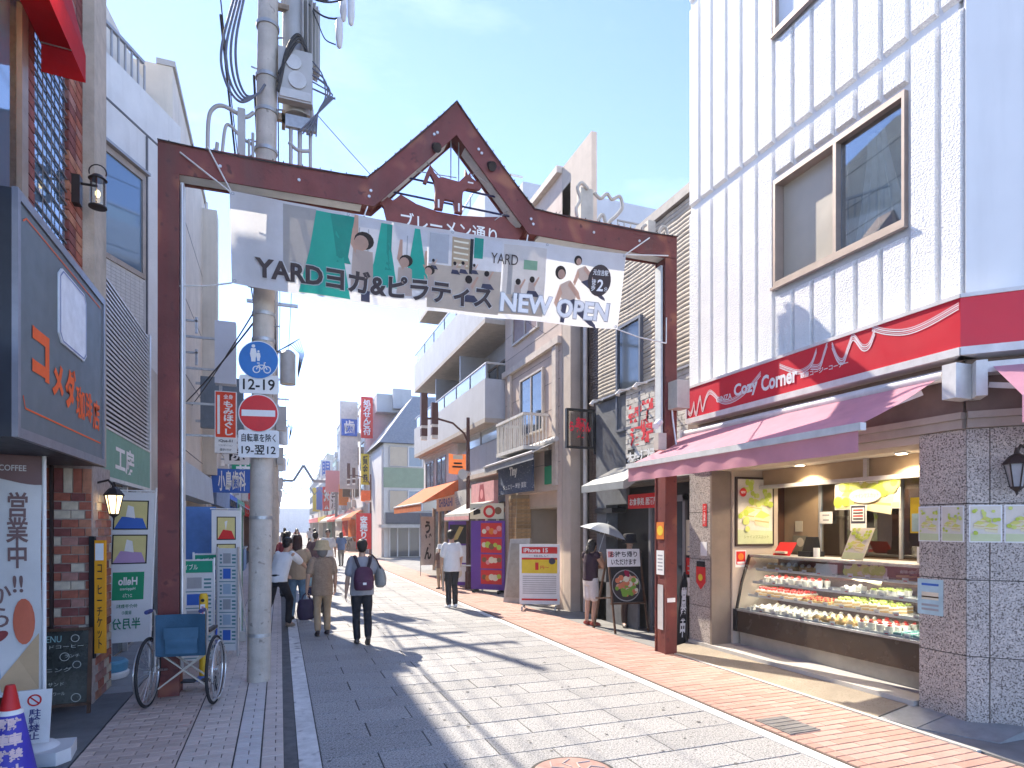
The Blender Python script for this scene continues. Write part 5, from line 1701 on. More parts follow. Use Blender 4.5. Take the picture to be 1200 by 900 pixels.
# shop interior
warm = mat('shop_panel_tan', (0.44, 0.32, 0.20), 0.6, 0, 0.08, 3)
brownp = mat('shop_panel_brown', (0.16, 0.075, 0.045), 0.5, 0, 0.15, 4)
creamw = mat('shop_wall_cream', (0.55, 0.46, 0.37), 0.8, 0, 0.05, 3)
part(cb, 'interior_floor', MB().box(6.1, 9.0, 4.14, 7.62, -.05, 0.15), mat('shop_floor', (0.35, 0.29, 0.23), 0.4))
part(cb, 'interior_ceiling', MB().box(6.06, 9.0, 4.14, 7.62, 2.60, 2.659), mat('shop_ceiling', (0.68, 0.64, 0.56), 0.8))
part(cb, 'interior_wall', MB().box(8.9, 9.0, 4.14, 7.62, 0.15, 2.6, brownp).box(5.985, 6.75, 7.10, 7.129, 0.12, 2.6, creamw).box(6.75, 6.80, 7.10, 7.62, 0.12, 2.6, creamw).box(6.56, 9.0, 4.14, 4.16, 0.15, 2.6, creamw).box(6.8, 8.9, 7.60, 7.62, .15, 2.6, brownp))
part(cb, 'partition', MB().box(7.40, 7.46, 6.90, 7.59, 0.15, 2.45, warm).box(7.40, 7.46, 4.17, 7.59, 2.451, 2.6, warm).box(7.42, 7.46, 4.17, 6.89, 1.95, 2.45, brownp).box(7.42, 7.46, 4.17, 6.89, .15, 1.38, warm))
part(cb, 'transom', MB().box(6.42, 6.50, 4.17, 7.09, 2.33, 2.38, alu).box(6.44, 6.48, 5.34, 5.39, 2.381, 2.598, alu).box(6.505, 6.53, 4.17, 7.09, 2.385, 2.598, warm))
for y in (5.62, 6.20, 6.88):
    part(cb, 'partition_mullion', MB().box(7.37, 7.41, y, y + .03, 1.38, 2.44), alu)
part(cb, 'shop_glass', MB().box(7.395, 7.40, 4.3, 6.88, 1.40, 2.44), clear)
part(cb, 'cabinet', MB().box(7.9, 8.3, 4.3, 7.4, 0.15, 1.9, brownp))
part(cb, 'header', MB().box(5.66, 6.06, 4.13, 7.15, 2.58, 2.659), creamw)
glowd = mat('downlight_glow', (1, 0.9, 0.7), 0.5, var=0, emit=(1.0, 0.82, 0.58), estr=6.0)
for (x, y) in ((6.3, 4.8), (6.3, 6.2), (7.0, 4.9), (7.0, 5.7), (7.0, 6.5), (8.2, 5.0), (8.2, 6.2)):
    dl = thing('downlight', 'small lit downlight in the cake shop ceiling', 'ceiling light', (x, y, 2.6), group='downlights in the cake shop')
    part(dl, 'rim', MB().lathe((x, y, 2.585), [(0.07, 0), (0.075, 0.014)], 16), trim)
    part(dl, 'bulb', MB().lathe((x, y, 2.580), [(0.05, 0), (0.055, 0.004)], 16), glowd)
    la = bpy.data.lights.new('downlight_lamp', 'SPOT')
    la.energy = 13
    la.color = (1, 0.80, 0.56)
    la.spot_size = R(130)
    la.shadow_soft_size = 0.05
    lo = bpy.data.objects.new('downlight_lamp', la)
    COL.objects.link(lo)
    lo.parent = dl
    lo.location = (0, 0, -0.03)


def fruit_print(mb, F, a0, a1, b0, b1, c, n=16, seed=1, title=True):
    """pale poster with green grapes and slices of cake"""
    r = random.Random(seed)
    w, h = a1 - a0, b1 - b0
    mb.shape(F, [(a0, b0), (a1, b0), (a1, b1), (a0, b1)], c, flat('poster_pale', (0.66, 0.62, 0.54)))
    mb.shape(F, [(a0, b0), (a1, b0), (a1, b0 + h * .2), (a0, b0 + h * .22)], c + .001, flat('poster_lime', (0.55, 0.60, 0.36)))
    for q, (x, y, s) in enumerate(((.52, .60, 1), (.70, .40, 1.15), (.30, .48, 1.0))):
        cq = c + .002 + q * .0012
        X, Y, s = a0 + x * w, b0 + y * h, s * w * .2
        mb.shape(F, [(X - s, Y - s * .7), (X + s * .8, Y - s), (X + s, Y + s * .3), (X - s * .2, Y + s * .8), (X - s, Y + .1 * s)], cq, flat('poster_cream', (0.70, 0.64, 0.42)))
        mb.shape(F, [(X - s, Y + .1 * s), (X - s * .2, Y + s * .8), (X + s, Y + s * .3), (X + s * .1, Y - s * .05)], cq + .0003, flat('poster_glaze', (0.62, 0.60, 0.16)))
        mb.shape(F, [(X - s, Y - s * .3), (X + s * .8, Y - s * .5), (X + s * .8, Y - s * .36), (X - s, Y - .16 * s)], cq + .0006, flat('poster_cakebrown', (0.58, 0.42, 0.18)))
    for k in range(n):
        x, y = r.choice([(r.uniform(.05, .3), r.uniform(.22, .5)), (r.uniform(.35, .75), r.uniform(.55, .8)), (r.uniform(.75, .95), r.uniform(.6, .95)), (r.uniform(.1, .4), r.uniform(.8, .97))])
        mb.disc(F, a0 + x * w, b0 + y * h, w * r.uniform(.05, .085), c + .007 + .0003 * k, lime if k % 2 else flat('grape_light', (0.58, 0.64, 0.18)), 12)
    if title:
        mb.text(F, 'シャインマスカット', a0 + w * .14, b0 + h * .085, w * .72, h * .05, flat('poster_text', (0.2, 0.25, 0.1)), c + .022)


# poster board on the side wall of the shop
po = thing('grape_poster', 'tall framed poster of green grape cakes beside the display case', 'poster', (6.2, 7.1, 1.4))
F = Frame((6.0, 7.098, 0), (1, 0, 0))
part(po, 'frame', MB().plate(F, 0.02, 0.70, 1.52, 2.50, 0, 0.03), mat('poster_frame', (0.05, 0.03, 0.025), 0.5))
mb = MB()
fruit_print(mb, F, 0.05, 0.67, 1.55, 2.47, 0.032, 34, 3)
mb.disc(F, .115, 2.28, .062, .065, red, 20).text(F, 'NEW', .075, 2.262, .08, .036, white, .067, .02)
part(po, 'print', mb)
mb = MB()
mb.plate(F, .03, .22, 1.22, 1.46, 0, .004, white).shape(F, [(.045, 1.26), (.205, 1.26), (.205, 1.445), (.045, 1.445)], .006, red).disc(F, .125, 1.37, .05, .008, orange_p, 14).shape(F, [(.06, 1.27), (.19, 1.27), (.19, 1.30), (.06, 1.30)], .008, white)
single('small_red_notice', mb, None, 'small red and white notice under the grape poster', 'notice')
for k, l in enumerate(('first grape cake leaflet from the display case on the granite wall', 'second grape cake leaflet from the display case on the granite wall', 'third grape cake leaflet, first past the granite corner', 'last grape cake leaflet on the granite corner, farthest from the display case')):
    mb = MB()
    if k == 0:
        fr, a = SFc, 0.0
    elif k == 1:
        fr, a = SFc, 0.215
    elif k == 2:
        fr, a = CF, 0.02
    else:
        fr, a = CF, 0.27
    mb.plate(fr, a, a + (.20 if k < 2 else .235), 1.66, 1.985, 0.001, 0.004, white)
    fruit_print(mb, fr, a + .01, a + (.19 if k < 2 else .225), 1.67, 1.975, 0.006, 14, k + 10, False)
    single('grape_leaflet', mb, None, l, 'poster', 'grape cake leaflets on the granite')
mb = MB().plate(SFc, -.01, .23, .98, 1.31, .001, .004, mat('pale_blue_paper', (0.42, 0.60, 0.66), 0.8))
for (b, h, m) in ((1.25, .02, blue_p), (1.12, .07, cream), (1.14, .012, orange_p), (1.06, .02, grey_p), (1.02, .02, grey_p)):
    mb.plate(SFc, .03, .19, b, b + h, .0045, .006, m)
single('pale_blue_notice', mb, None, 'pale blue paper notice on the granite by the display case', 'notice')
lantern('corner_lantern', 'black iron lantern on the granite corner wall at the edge', 5.77, 3.37, 2.12, 1.2, arm=1.0)
mb = MB().plate(PF, .31, .40, 1.80, 2.12, .001, .006, red)
mb.text(PF, 'クール宅急便', .33, 1.83, .05, .26, white, .008, .01, vertical=True)
single('red_strip_notice', mb, None, 'narrow red strip notice on the granite pillar', 'notice')
mb = MB().plate(PF, .26, .40, 1.38, 1.58, .001, .004, white)
single('white_notice', mb, None, 'small white notice on the granite pillar', 'notice')
mb = MB().prism([PF.p(a, b, .001) for a, b in ((.17, 1.22), (.37, 1.22), (.37, 1.0), (.27, .90), (.17, 1.0))], PF.n * .01, red)
mb.plate(PF, .18, .36, 1.221, 1.30, .001, .011, ink).disc(PF, .27, 1.07, .05, .013, yellow, 16)
single('red_shield_notice', mb, None, 'red and black shield shaped sticker on the granite pillar', 'notice')

# the glass display case
sc_ = thing('display_case', 'glass fronted cake display case with dark base in the shop opening', 'display case', (6.3, 5.7, 0.14))
Y0, Y1 = 4.16, 7.04
part(sc_, 'base', MB().box(6.0, 6.8, Y0, Y1, 0.33, 0.62), mat('case_dark', (0.06, 0.045, 0.035), 0.25, 0.2, 0.1, 3))
part(sc_, 'plinth', MB().box(6.07, 6.8, Y0, Y1, 0.14, 0.329), mat('case_plinth', (0.42, 0.37, 0.30), 0.5))
part(sc_, 'back', MB().box(6.76, 6.80, Y0, Y1, 0.621, 1.36), mat('case_back', (0.18, 0.12, 0.1), 0.4))
part(sc_, 'top', MB().box(6.26, 6.80, Y0, Y1, 1.361, 1.40), alu)
part(sc_, 'front_rail', MB().box(5.99, 6.04, Y0, Y1, 0.621, 0.645).tube([(6.25, Y0, 1.385), (6.25, Y1, 1.385)], 0.02, 8), steel)
part(sc_, 'glass', MB().grid(lambda u, v: (6.01 + .23 * u ** 1.6, Y0 + (Y1 - Y0) * v, 0.645 + .74 * u), 8, 1), clear, True)
part(sc_, 'side_frame', MB().prism([(6.0, Y1, .62), (6.03, Y1, .62), (6.12, Y1, 1.0), (6.27, Y1, 1.40), (6.23, Y1, 1.40), (6.09, Y1, 1.0)], (0, .03, 0)).box(5.985, 6.0, Y1 - .02, Y1 + .05, .33, .64), black_metal)
SHELF = [(0.64, 6.06, 6.74), (0.83, 6.20, 6.74), (1.01, 6.28, 6.74), (1.19, 6.34, 6.74)]
for (z, a, b) in SHELF:
    sh = part(sc_, 'shelf', MB().box(a, b, Y0 + .02, Y1 - .02, z, z + .008), mat('shelf_pale', (0.55, 0.56, 0.55), 0.2))
    part(sh, 'price_rail', MB().box(a - .012, a - .001, Y0 + .02, Y1 - .02, z - .012, z + .022), white)
    yy_ = Y0 + .12
    while yy_ < Y1 - .1:
        pcd = part(sh, 'price_card', MB().box(a - .018, a - .0125, yy_, yy_ + .07, z + .004, z + .05, white).box(a - .0195, a - .0181, yy_ + .012, yy_ + .055, z + .014, z + .024, red if int(yy_ * 40) % 2 else grey_p))
        yy_ += .23
    part(sh, 'strip_light', MB().box(a + .005, a + .02, Y0 + .05, Y1 - .05, z - .012, z - .004), mat('case_led', (1, 1, 1), 0.5, var=0, emit=(1.0, 0.92, 0.8), estr=9.0))
# cakes, each one a thing
sponge = mat('sponge', (0.62, 0.42, 0.18), 0.8, 0, 0.1, 30)
creamk = mat('whipped_cream', (0.80, 0.76, 0.68), 0.7, 0, 0.03, 30)
straw = mat('strawberry', (0.55, 0.05, 0.04), 0.35, 0, 0.1, 30)
grapek = mat('green_grape', (0.42, 0.50, 0.10), 0.3, 0, 0.1, 30)
choc = mat('chocolate', (0.10, 0.045, 0.025), 0.4, 0, 0.1, 30)
peach = mat('peach_glaze', (0.70, 0.36, 0.18), 0.3, 0, 0.1, 30)
mint = mat('mint_box', (0.20, 0.45, 0.42), 0.5)


def cake_mesh(kind):
    mb = MB()
    if kind in ('strawberry', 'grape', 'choc'):
        a = creamk if kind != 'choc' else choc
        for (z0, z1, m) in ((0, .02, sponge), (.02, .03, a), (.03, .05, sponge), (.05, .064, a)):
            mb.prism([(-.05, -.035, z0), (.055, 0, z0), (-.05, .035, z0)], (0, 0, z1 - z0), m)
        top = straw if kind == 'strawberry' else (grapek if kind == 'grape' else creamk)
        for (x, y) in ((-.03, -.012), (-.03, .014), (0, 0)):
            mb.ball((x, y, .075), .014, .014, .016, 8, 5, top)
    elif kind == 'tart':
        mb.lathe((0, 0, 0), [(.032, 0), (.042, .028), (.036, .03)], 12, sponge)
        for k in range(6):
            mb.ball((.02 * math.cos(k * 1.047), .02 * math.sin(k * 1.047), .038), .012, n=7, k=4, m=peach if k % 2 else straw)
    elif kind == 'puff':
        mb.ball((0, 0, .026), .04, .04, .028, 10, 6, sponge)
        mb.ball((0, 0, .055), .018, .018, .016, 8, 5, creamk)
    elif kind == 'cup':
        mb.lathe((0, 0, 0), [(.026, 0), (.034, .06), (.03, .062)], 12, creamk)
        mb.ball((0, 0, .066), .02, .02, .014, 8, 5, straw)
    elif kind == 'white':
        mb.box(-.04, .04, -.03, .03, 0, .04, creamk)
        mb.ball((0, 0, .045), .02, .02, .014, 8, 5, creamk)
    elif kind == 'gift':
        mb.box(-.05, .05, -.035, .035, 0, .03, mint)
        mb.box(-.05, .05, -.006, .006, .03, .032, white)
    elif kind == 'grapecup':
        for (x, y) in ((-.018, 0), (.018, .01), (0, -.018), (0, .02), (.0, 0)):
            mb.ball((x, y, .05), .014, n=7, k=4, m=grapek)
        mb.lathe((0, 0, 0), [(.028, 0), (.036, .045)], 10, creamk)
    return mesh(mb, 'cake', None, True)


CM = {k: cake_mesh(k) for k in ('strawberry', 'grape', 'choc', 'tart', 'puff', 'cup', 'white', 'gift', 'grapecup')}
KN = {'strawberry': ('strawberry_cake', 'slice of cream cake with strawberries'), 'grape': ('grape_cake', 'slice of cream cake with green grapes'), 'choc': ('chocolate_cake', 'dark slice of chocolate cake'),
      'tart': ('fruit_tart', 'small round fruit tart'), 'puff': ('cream_puff', 'golden cream puff'), 'cup': ('pudding_cup', 'pale cup dessert with red top'), 'white': ('white_cake', 'white cream block cake'),
      'gift': ('gift_box', 'mint green sweet box'), 'grapecup': ('grape_cup', 'cup dessert heaped with green grapes')}
SN = ['on the lowest shelf of the display case', 'on the second shelf of the display case', 'on the third shelf of the display case', 'on the top shelf of the display case']
rc = random.Random(11)
layout = {3: [('tart', 4.2, 4.55), ('choc', 4.65, 4.98), ('puff', 6.05, 6.95)], 2: [('cup', 6.05, 6.95), ('white', 5.55, 5.62), ('grapecup', 4.95, 5.2), ('grape', 4.2, 4.3)],
          1: [('strawberry', 6.2, 6.95), ('grape', 4.9, 5.7), ('tart', 5.75, 6.1)], 0: [('white', 5.9, 6.85), ('puff', 5.3, 5.85), ('cup', 4.8, 5.25), ('gift', 4.45, 4.75), ('choc', 4.2, 4.4)]}
for si, items in layout.items():
    z, xa, xb = SHELF[si]
    for (kind, ya, yb) in items:
        yy = ya
        while yy <= yb:
            for xr in ((0.08, 0.2, 0.32) if si else (0.07, 0.2, 0.33, 0.46)):
                if xa + xr > 6.70:
                    continue
                nm, lb0 = KN[kind]
                o = link(nm, CM[kind])
                o.location = (xa + xr + rc.uniform(-.008, .008), yy + rc.uniform(-.006, .006), z + .0085)
                o.rotation_euler = (0, 0, rc.uniform(-.3, .3) + R(180))
                s_ = rc.uniform(1.15, 1.4)
                o.scale = (s_, s_, s_)
                tag(o, lb0 + ' ' + SN[si], 'cake' if kind != 'gift' else 'gift box', nm.replace('_', ' ') + 's ' + SN[si].replace('on the ', 'of the '))
            yy += 0.115
for (y0, y1, z, m, l) in ((5.68, 6.0, 1.2, white, 'white menu card standing on the top shelf of the display case'), (5.02, 5.58, 1.2, None, 'green grape picture card on the top shelf of the display case')):
    mb = MB().box(6.36, 6.365, y0, y1, z, z + .13, white)
    if m is None:
        fruit_print(mb, Frame((6.359, y1, z), (0, -1, 0)), 0, y1 - y0, 0, .13, 0.001, 24, 5, False)
    single('shelf_card', mb, None, l, 'card')
# things standing on the case
t = thing('cash_register', 'black cash register on the display case near the poster', 'cash register', (6.55, 6.3, 1.4))
part(t, 'body', MB().box(6.45, 6.7, 6.18, 6.38, 1.401, 1.47).prism([(6.5, 6.2, 1.471), (6.66, 6.2, 1.471), (6.62, 6.2, 1.66), (6.57, 6.2, 1.66)], (0, .16, 0)), black_metal)
part(t, 'paper_roll', MB().tube([(6.5, 6.12, 1.401), (6.5, 6.12, 1.52)], .04, 12), white, True)
mb = MB().prism([(6.42, 6.5, 1.401), (6.42, 6.8, 1.401), (6.55, 6.8, 1.58), (6.55, 6.5, 1.58)], (.01, 0, 0), red)
mb.box(6.40, 6.44, 6.55, 6.75, 1.43, 1.46, cream)
single('red_price_card', mb, None, 'red slanted card standing on the display case by the register', 'card')
t = thing('grape_stand_card', 'leaning picture card of grapes on the middle of the display case', 'card', (6.4, 5.5, 1.4))
F = Frame((6.35, 5.62, 1.402), (0, -1, 0.0), (0.25, -0.22, 1))
mb = MB().plate(F, 0, .30, 0, .40, -.006, 0, cream)
fruit_print(mb, F, 0.01, .29, 0.01, .39, .003, 30, 8, False)
part(t, 'print', mb)
mb = MB().box(6.4, 6.41, 4.55, 4.70, 1.401, 1.58, white).box(6.42, 6.55, 4.25, 4.45, 1.401, 1.46, cream)
single('white_leaflet_holder', mb, None, 'white leaflets standing on the display case near the granite', 'leaflets')
# notices hung in the opening
def wall_frame(x, y):
    return Frame((x, y, 0), (0, -1, 0))


F = wall_frame(7.36, 6.61)
mb = MB().plate(F, 0, .99, 2.03, 2.39, 0, .004, white)
fruit_print(mb, F, .01, .98, 2.04, 2.38, .006, 40, 21, False)
mb.disc(F, .50, 2.21, .24, .030, flat('poster_pale', (0, 0, 0)), 24, .10).text(F, 'シャインマスカット', .31, 2.18, .4, .06, lime, .032)
single('grape_banner', mb, None, 'wide grape cake banner hung inside the shop above the counter', 'poster')
F = wall_frame(7.33, 6.33)
mb = MB().plate(F, 0, .25, 1.74, 2.09, 0, .004, white).shape(F, [(.015, 1.84), (.235, 1.84), (.235, 2.08), (.015, 2.08)], .006, navy_ph).shape(F, [(.03, 1.87), (.22, 1.87), (.22, 2.05), (.03, 2.05)], .007, white)
for k in range(4):
    mb.plate(F, .05, .2, 1.89 + k * .04, 1.91 + k * .04, .008, .009, red if k % 2 else ink)
single('hours_notice', mb, None, 'white notice with dark frame hung in the shop opening', 'notice')
F = wall_frame(7.36, 6.87)
mb = MB().plate(F, 0, .22, 1.84, 2.01, 0, .004, white).plate(F, .05, .17, 1.95, 1.97, .005, .006, grey_p).plate(F, .06, .16, 1.88, 1.90, .005, .006, grey_p)
single('round_white_notice', mb, None, 'small white notice on the glass left of the framed one', 'notice')
F = wall_frame(7.0, 5.22)
mb = MB().plate(F, 0, .3, 1.72, 2.14, 0, .004, yellow).plate(F, .02, .28, 1.74, 1.95, .005, .006, mat('pale_blue_paper', (0, 0, 0)))
single('yellow_notice', mb, None, 'yellow and blue poster inside the shop next to the granite wall', 'poster')
F = wall_frame(7.38, 7.35)
mb = MB().plate(F, 0, .14, 1.72, 1.88, 0, .004, cream).plate(F, -.05, .24, 1.40, 1.66, 0, .004, mat('sage_card', (0.28, 0.27, 0.2), 0.7)).disc(F, .1, 1.56, .07, .006, cream, 16)
single('sage_notice', mb, None, 'small cream and sage cards on the tan door inside the shop', 'notice')
# ------------------------------------------------------------------ the sided restaurant building next to the cake shop
sid_m = mat('cream_siding', (0.56, 0.49, 0.39), 0.85, 0, 0.12, 9, 0.4, 40, rand=0.08)
sb = thing('siding_building', 'narrow building with cream ridged siding above a dark restaurant front', 'building', (7, 9.2, 0))
XS = 5.78
part(sb, 'wall', MB().box(XS + .03, 11, 7.68, 10.7, 2.5, 6.80).box(6.6, 11, 7.68, 10.7, 0, 2.499), mat('siding_back', (0.22, 0.18, 0.14), 0.9))
part(sb, 'coping', MB().box(XS - .05, 11, 7.67, 10.72, 6.801, 6.95), mat('coping_dark', (0.26, 0.24, 0.23), 0.6))
rs = random.Random(2)
bm_ = []
for v in range(4):
    ph = rs.uniform(0, 6)

    def fn(u, w, ph=ph):
        x = -0.012 - 0.012 * math.sin(w * math.pi) - .005 * math.sin(u * 31 + ph) * math.sin(u * 13)
        return (x, u * 2.98, w * 0.062 + .008 * math.sin(u * 9 + ph) + .004 * math.sin(u * 37))
    bm_.append(mesh(MB().grid(fn, 14, 3), 'siding_board', sid_m, True))
zz = 4.20
i = 0
while zz < 6.76:
    o = link('siding_board', bm_[i % 4], sb)
    o.location = Vector((XS + .03, 7.70, zz)) - BASE[sb.name] + Vector((rs.uniform(-.008, .0), 0, 0))
    zz += 0.068
    i += 1
F = Frame((XS, 10.70, 0), (0, -1, 0))
window_part(sb, F, 0.85, 3.55, 0.72, 1.80, window_dark, mat('window_frame_slate', (0.14, 0.16, 0.2), 0.5, 0.3), 0, 0.02)
# white stone bricks on the restaurant front
wb = part(sb, 'stone_panel', MB().box(XS - .02, XS + .03, 7.69, 9.55, 2.55, 4.18), mat('stone_mortar', (0.20, 0.19, 0.18), 0.9))
stone = mat('white_split_stone', (0.58, 0.55, 0.50), 0.85, 0, 0.1, 12, 0.5, 60, rand=0.12)
STN = {}
z = 2.57
k = 0
while z < 4.14:
    y = 7.70 - (0.11 if k % 2 else 0)
    while y < 9.53:
        a, b = max(y, 7.70), min(y + .215, 9.54)
        if b - a > .04:
            key = round(b - a, 3)
            if key not in STN:
                STN[key] = mesh(MB().box(-.03, 0, 0, b - a, 0, .078), 'brick', stone)
            o = link('brick', STN[key], wb)
            o.location = Vector((XS - .02, a, z)) - BASE[sb.name] + Vector((rs.uniform(-.012, .0), 0, 0))
        y += 0.222
    z += 0.085
    k += 1
slate = mat('slate_panel', (0.13, 0.14, 0.155), 0.7, 0, 0.15, 5, 0.2, 50)
part(sb, 'slate_panel', MB().box(XS - .03, XS + .03, 9.56, 10.69, 2.2, 4.15), slate)
part(sb, 'ledge', MB().box(XS - .10, XS + .02, 7.69, 10.69, 4.181, 4.215), frame_grey)
for y in (8.8, 9.35, 10.3):
    part(sb, 'spotlight', MB().tube([(XS - .1, y, 4.17), (XS - .3, y, 4.15), (XS - .34, y, 4.06)], [.015, .015, .05], 10), trim, True)
rg = thing('red_calligraphy_sign', 'red brush lettering sign on the white stone of the restaurant front', 'sign', (XS, 9.0, 3.1))
F2 = Frame((XS - .055, 9.52, 0), (0, -1, 0))
redb = flat('brush_red', (0.66, 0.03, 0.05))
part(rg, 'lettering', MB().text(F2, '海鮮', .05, 3.42, .80, .50, redb, .004, .06).text(F2, '酒場', .12, 3.18, .72, .34, redb, .006, .05).text(F2, '大衆酒場', .02, 2.92, .86, .17, white, .008, .05))
part(rg, 'backing', MB().plate(F2, -.02, .92, 2.88, 3.14, -.04, 0), ink)
# canopy, entrance, red strip sign
part(sb, 'canopy', MB().prism([(XS - .03, 8.55, 2.80), (XS - .03, 8.55, 2.86), (5.08, 8.55, 2.52), (5.08, 8.55, 2.40), (5.14, 8.55, 2.40)], (0, 1.45, 0)), mat('canopy_grey', (0.34, 0.36, 0.36), 0.5, 0.3, 0.08, 4))
t = thing('red_strip_sign', 'red strip sign with white letters under the grey canopy', 'sign', (5.6, 9, 2.1))
Fq = Frame((5.62, 9.30, 0), (0, -1, 0))
part(t, 'panel', MB().plate(Fq, 0, .95, 2.10, 2.34, -.04, 0), red)
part(t, 'lettering', MB().text(Fq, 'お食事処 居酒屋', .06, 2.15, .83, .13, white, .004, .02))
part(sb, 'restaurant_front', MB().box(6.0, 6.04, 7.69, 10.65, 0.02, 2.5, mat('front_black', (0.03, 0.028, 0.028), 0.4)).box(5.75, 6.0, 10.3, 10.66, 0.02, 2.2, slate).box(5.75, 5.79, 9.2, 10.66, .02, .75, slate).box(5.70, 6.0, 10.0, 10.66, 2.05, 2.14, black_metal))
part(sb, 'door_glass', MB().box(5.98, 5.996, 8.2, 9.1, .1, 2.2), window_dark)
part(sb, 'door_frame', MB().box(5.94, 5.998, 9.1, 9.16, .02, 2.3).box(5.94, 5.998, 8.14, 8.2, .02, 2.3).box(5.94, 5.998, 8.14, 9.16, 2.2, 2.3).box(5.93, 5.99, 8.6, 8.64, .1, 2.2), frame_grey)
Fd = Frame((5.97, 8.15, 0), (0, -1, 0))
for (a, b, w, h, m, l) in ((.0, 1.35, .34, .55, cream, 'cream poster on the restaurant glass behind the gate post'), (0.0, 1.05, .36, .26, red, 'red notice below the cream poster behind the gate post'), (.03, .72, .30, .28, white, 'white notice below the red one behind the gate post')):
    mb = MB().plate(Fd, a, a + w, b, b + h, 0, .006, m).plate(Fd, a + .05, a + w - .05, b + .05, b + .07, .007, .008, grey_p).plate(Fd, a + .05, a + w - .1, b + .12, b + .14, .007, .008, grey_p)
    single('door_poster', mb, None, l, 'poster')
t = thing('black_standing_sign', 'black curved board with white brush letters leaning on the granite pillar', 'sign', (5.62, 7.72, 0))
part(t, 'board', MB().prism([(5.50, 7.74, .02), (5.66, 7.74, .02), (5.70, 7.74, .95), (5.66, 7.74, 1.12), (5.60, 7.74, .95), (5.53, 7.74, .5)], (0, .04, 0)), ink)
part(t, 'lettering', MB().text(Frame((5.5, 7.738, 0), (1, 0, 0), (.05, 0, 1)), '営業中', .03, .15, .12, .75, white, .003, .04, vertical=True))

# ------------------------------------------------------------------ brown tiled building slice
tb = thing('brown_tile_building', 'slim dark brown tiled building with pale pipes between the cream and pink ones', 'building', (8, 11.4, 0))
bt = mat('brown_wall_tile', (0.10, 0.065, 0.05), 0.5, 0, 0.15, 8, rand=0.05)
part(tb, 'wall', MB().box(5.95, 11, 10.72, 12.1, 0, 7.0), mat('tile_grout_dark', (0.05, 0.04, 0.035), 0.9))
mb = MB()
z = .02
while z < 6.9:
    for k in range(5):
        mb.box(5.932, 5.95, 10.73 + k * .118, 10.73 + k * .118 + .11, z, z + .052)
    z += .060
part(tb, 'wall_tiles', mb, bt, kind='stuff')
part(tb, 'louvre_strip', MB().box(5.90, 5.95, 11.42, 11.66, 0, 7.0), mat('louvre_taupe', (0.17, 0.14, 0.11), 0.6, 0.2, 0.1, 8, 0.5, 80))
part(tb, 'down_pipe', MB().tube([(5.86, 11.36, 0.05), (5.86, 11.36, 7.6)], .045, 10), mat('pipe_pale', (0.60, 0.57, 0.53), 0.5), True)
part(tb, 'pilaster', MB().box(5.68, 5.95, 11.68, 12.08, 0, 9.0), mat('pilaster_beige', (0.54, 0.45, 0.37), 0.85, 0, 0.06, 3, streak=0.15))
part(tb, 'roof_fin', MB().box(5.68, 5.80, 10.75, 12.1, 7.0, 9.5), mat('pilaster_beige', (0, 0, 0)))
rail = MB().tube([(6.4, 11.0, 8.0), (11, 11.0, 8.0)], .02, 6)
for k in range(30):
    rail.box(6.4 + k * .15, 6.42 + k * .15, 10.99, 11.01, 7.0, 8.0)
part(tb, 'roof_railing', rail, frame_grey, kind='stuff')

# ------------------------------------------------------------------ pink-beige building
pk = mat('pink_panel', (0.60, 0.475, 0.40), 0.85, 0, 0.05, 3, 0.1, 50, streak=0.12)
pb_ = thing('pink_building', 'pinkish beige building with a white balcony above the navy awning', 'building', (8, 14, 0))
part(pb_, 'wall', MB().box(5.68, 11, 12.11, 15.68, 2.6, 7.0).box(5.68, 6.15, 12.11, 15.68, 7.001, 9.4).box(5.95, 11, 12.8, 15.2, 2.3, 2.599).box(8.5, 11, 12.11, 15.68, 0, 2.3).box(5.68, 11, 15.2, 15.68, 0, 2.599).box(5.68, 11, 12.11, 12.35, 0, 2.599), pk)
F = Frame((5.68, 15.68, 0), (0, -1, 0))
mb = MB()
for z in (3.2, 3.8, 4.4, 5.0, 5.6, 6.2, 6.8, 7.4, 8.0, 8.6):
    mb.plate(F, .05, 3.5, z, z + .014, .001, .004)
part(pb_, 'panel_joint', mb, mat('pink_joint', (0.28, 0.22, 0.19), 0.9), kind='stuff')
for (a, z, w, h, p) in ((1.25, 4.05, 1.35, 1.35, window_dark), (0.7, 6.5, 1.6, 1.1, mat('brown_blind', (0.22, 0.12, 0.10), 0.5))):
    window_part(pb_, F, a, z, w, h, p, mat('frame_cream', (0.55, 0.48, 0.4), 0.5), 1, .02)
for nm, a0, a1, b0, b1, c0, c1 in (('cornice', 0, 3.57, 5.75, 5.9, .005, .1), ('cornice', 0, 3.57, 9.401, 9.55, -.2, .12), ('pilaster', .35, .55, 2.7, 5.74, .005, .07), ('pilaster', 3.2, 3.4, 2.7, 5.74, .005, .07)):
    part(pb_, nm, MB().plate(F, a0, a1, b0, b1, c0, c1), mat('trim_cream', (0.62, 0.53, 0.45), 0.8))
bal = MB()
bal.plate(F, 1.05, 2.9, 3.52, 3.60, .003, .62).plate(F, 1.05, 2.9, 4.28, 4.34, .57, .63)
for k in range(15):
    a = 1.07 + k * .126
    bal.plate(F, a, a + .022, 3.60, 4.28, .59, .612)
for k in range(7):
    bal.plate(F, 1.06, 1.08, 3.60, 4.28, .05 + k * .085, .07 + k * .085).plate(F, 2.87, 2.89, 3.60, 4.28, .05 + k * .085, .07 + k * .085)
bal.plate(F, 1.05, 1.09, 4.28, 4.34, .003, .57).plate(F, 2.86, 2.9, 4.28, 4.34, .003, .57)
part(pb_, 'balcony', bal, mat('balcony_white', (0.62, 0.60, 0.56), 0.6))
na = thing('navy_awning', 'navy shop awning with white lettering under the balcony', 'awning', (5.3, 14, 2.6))
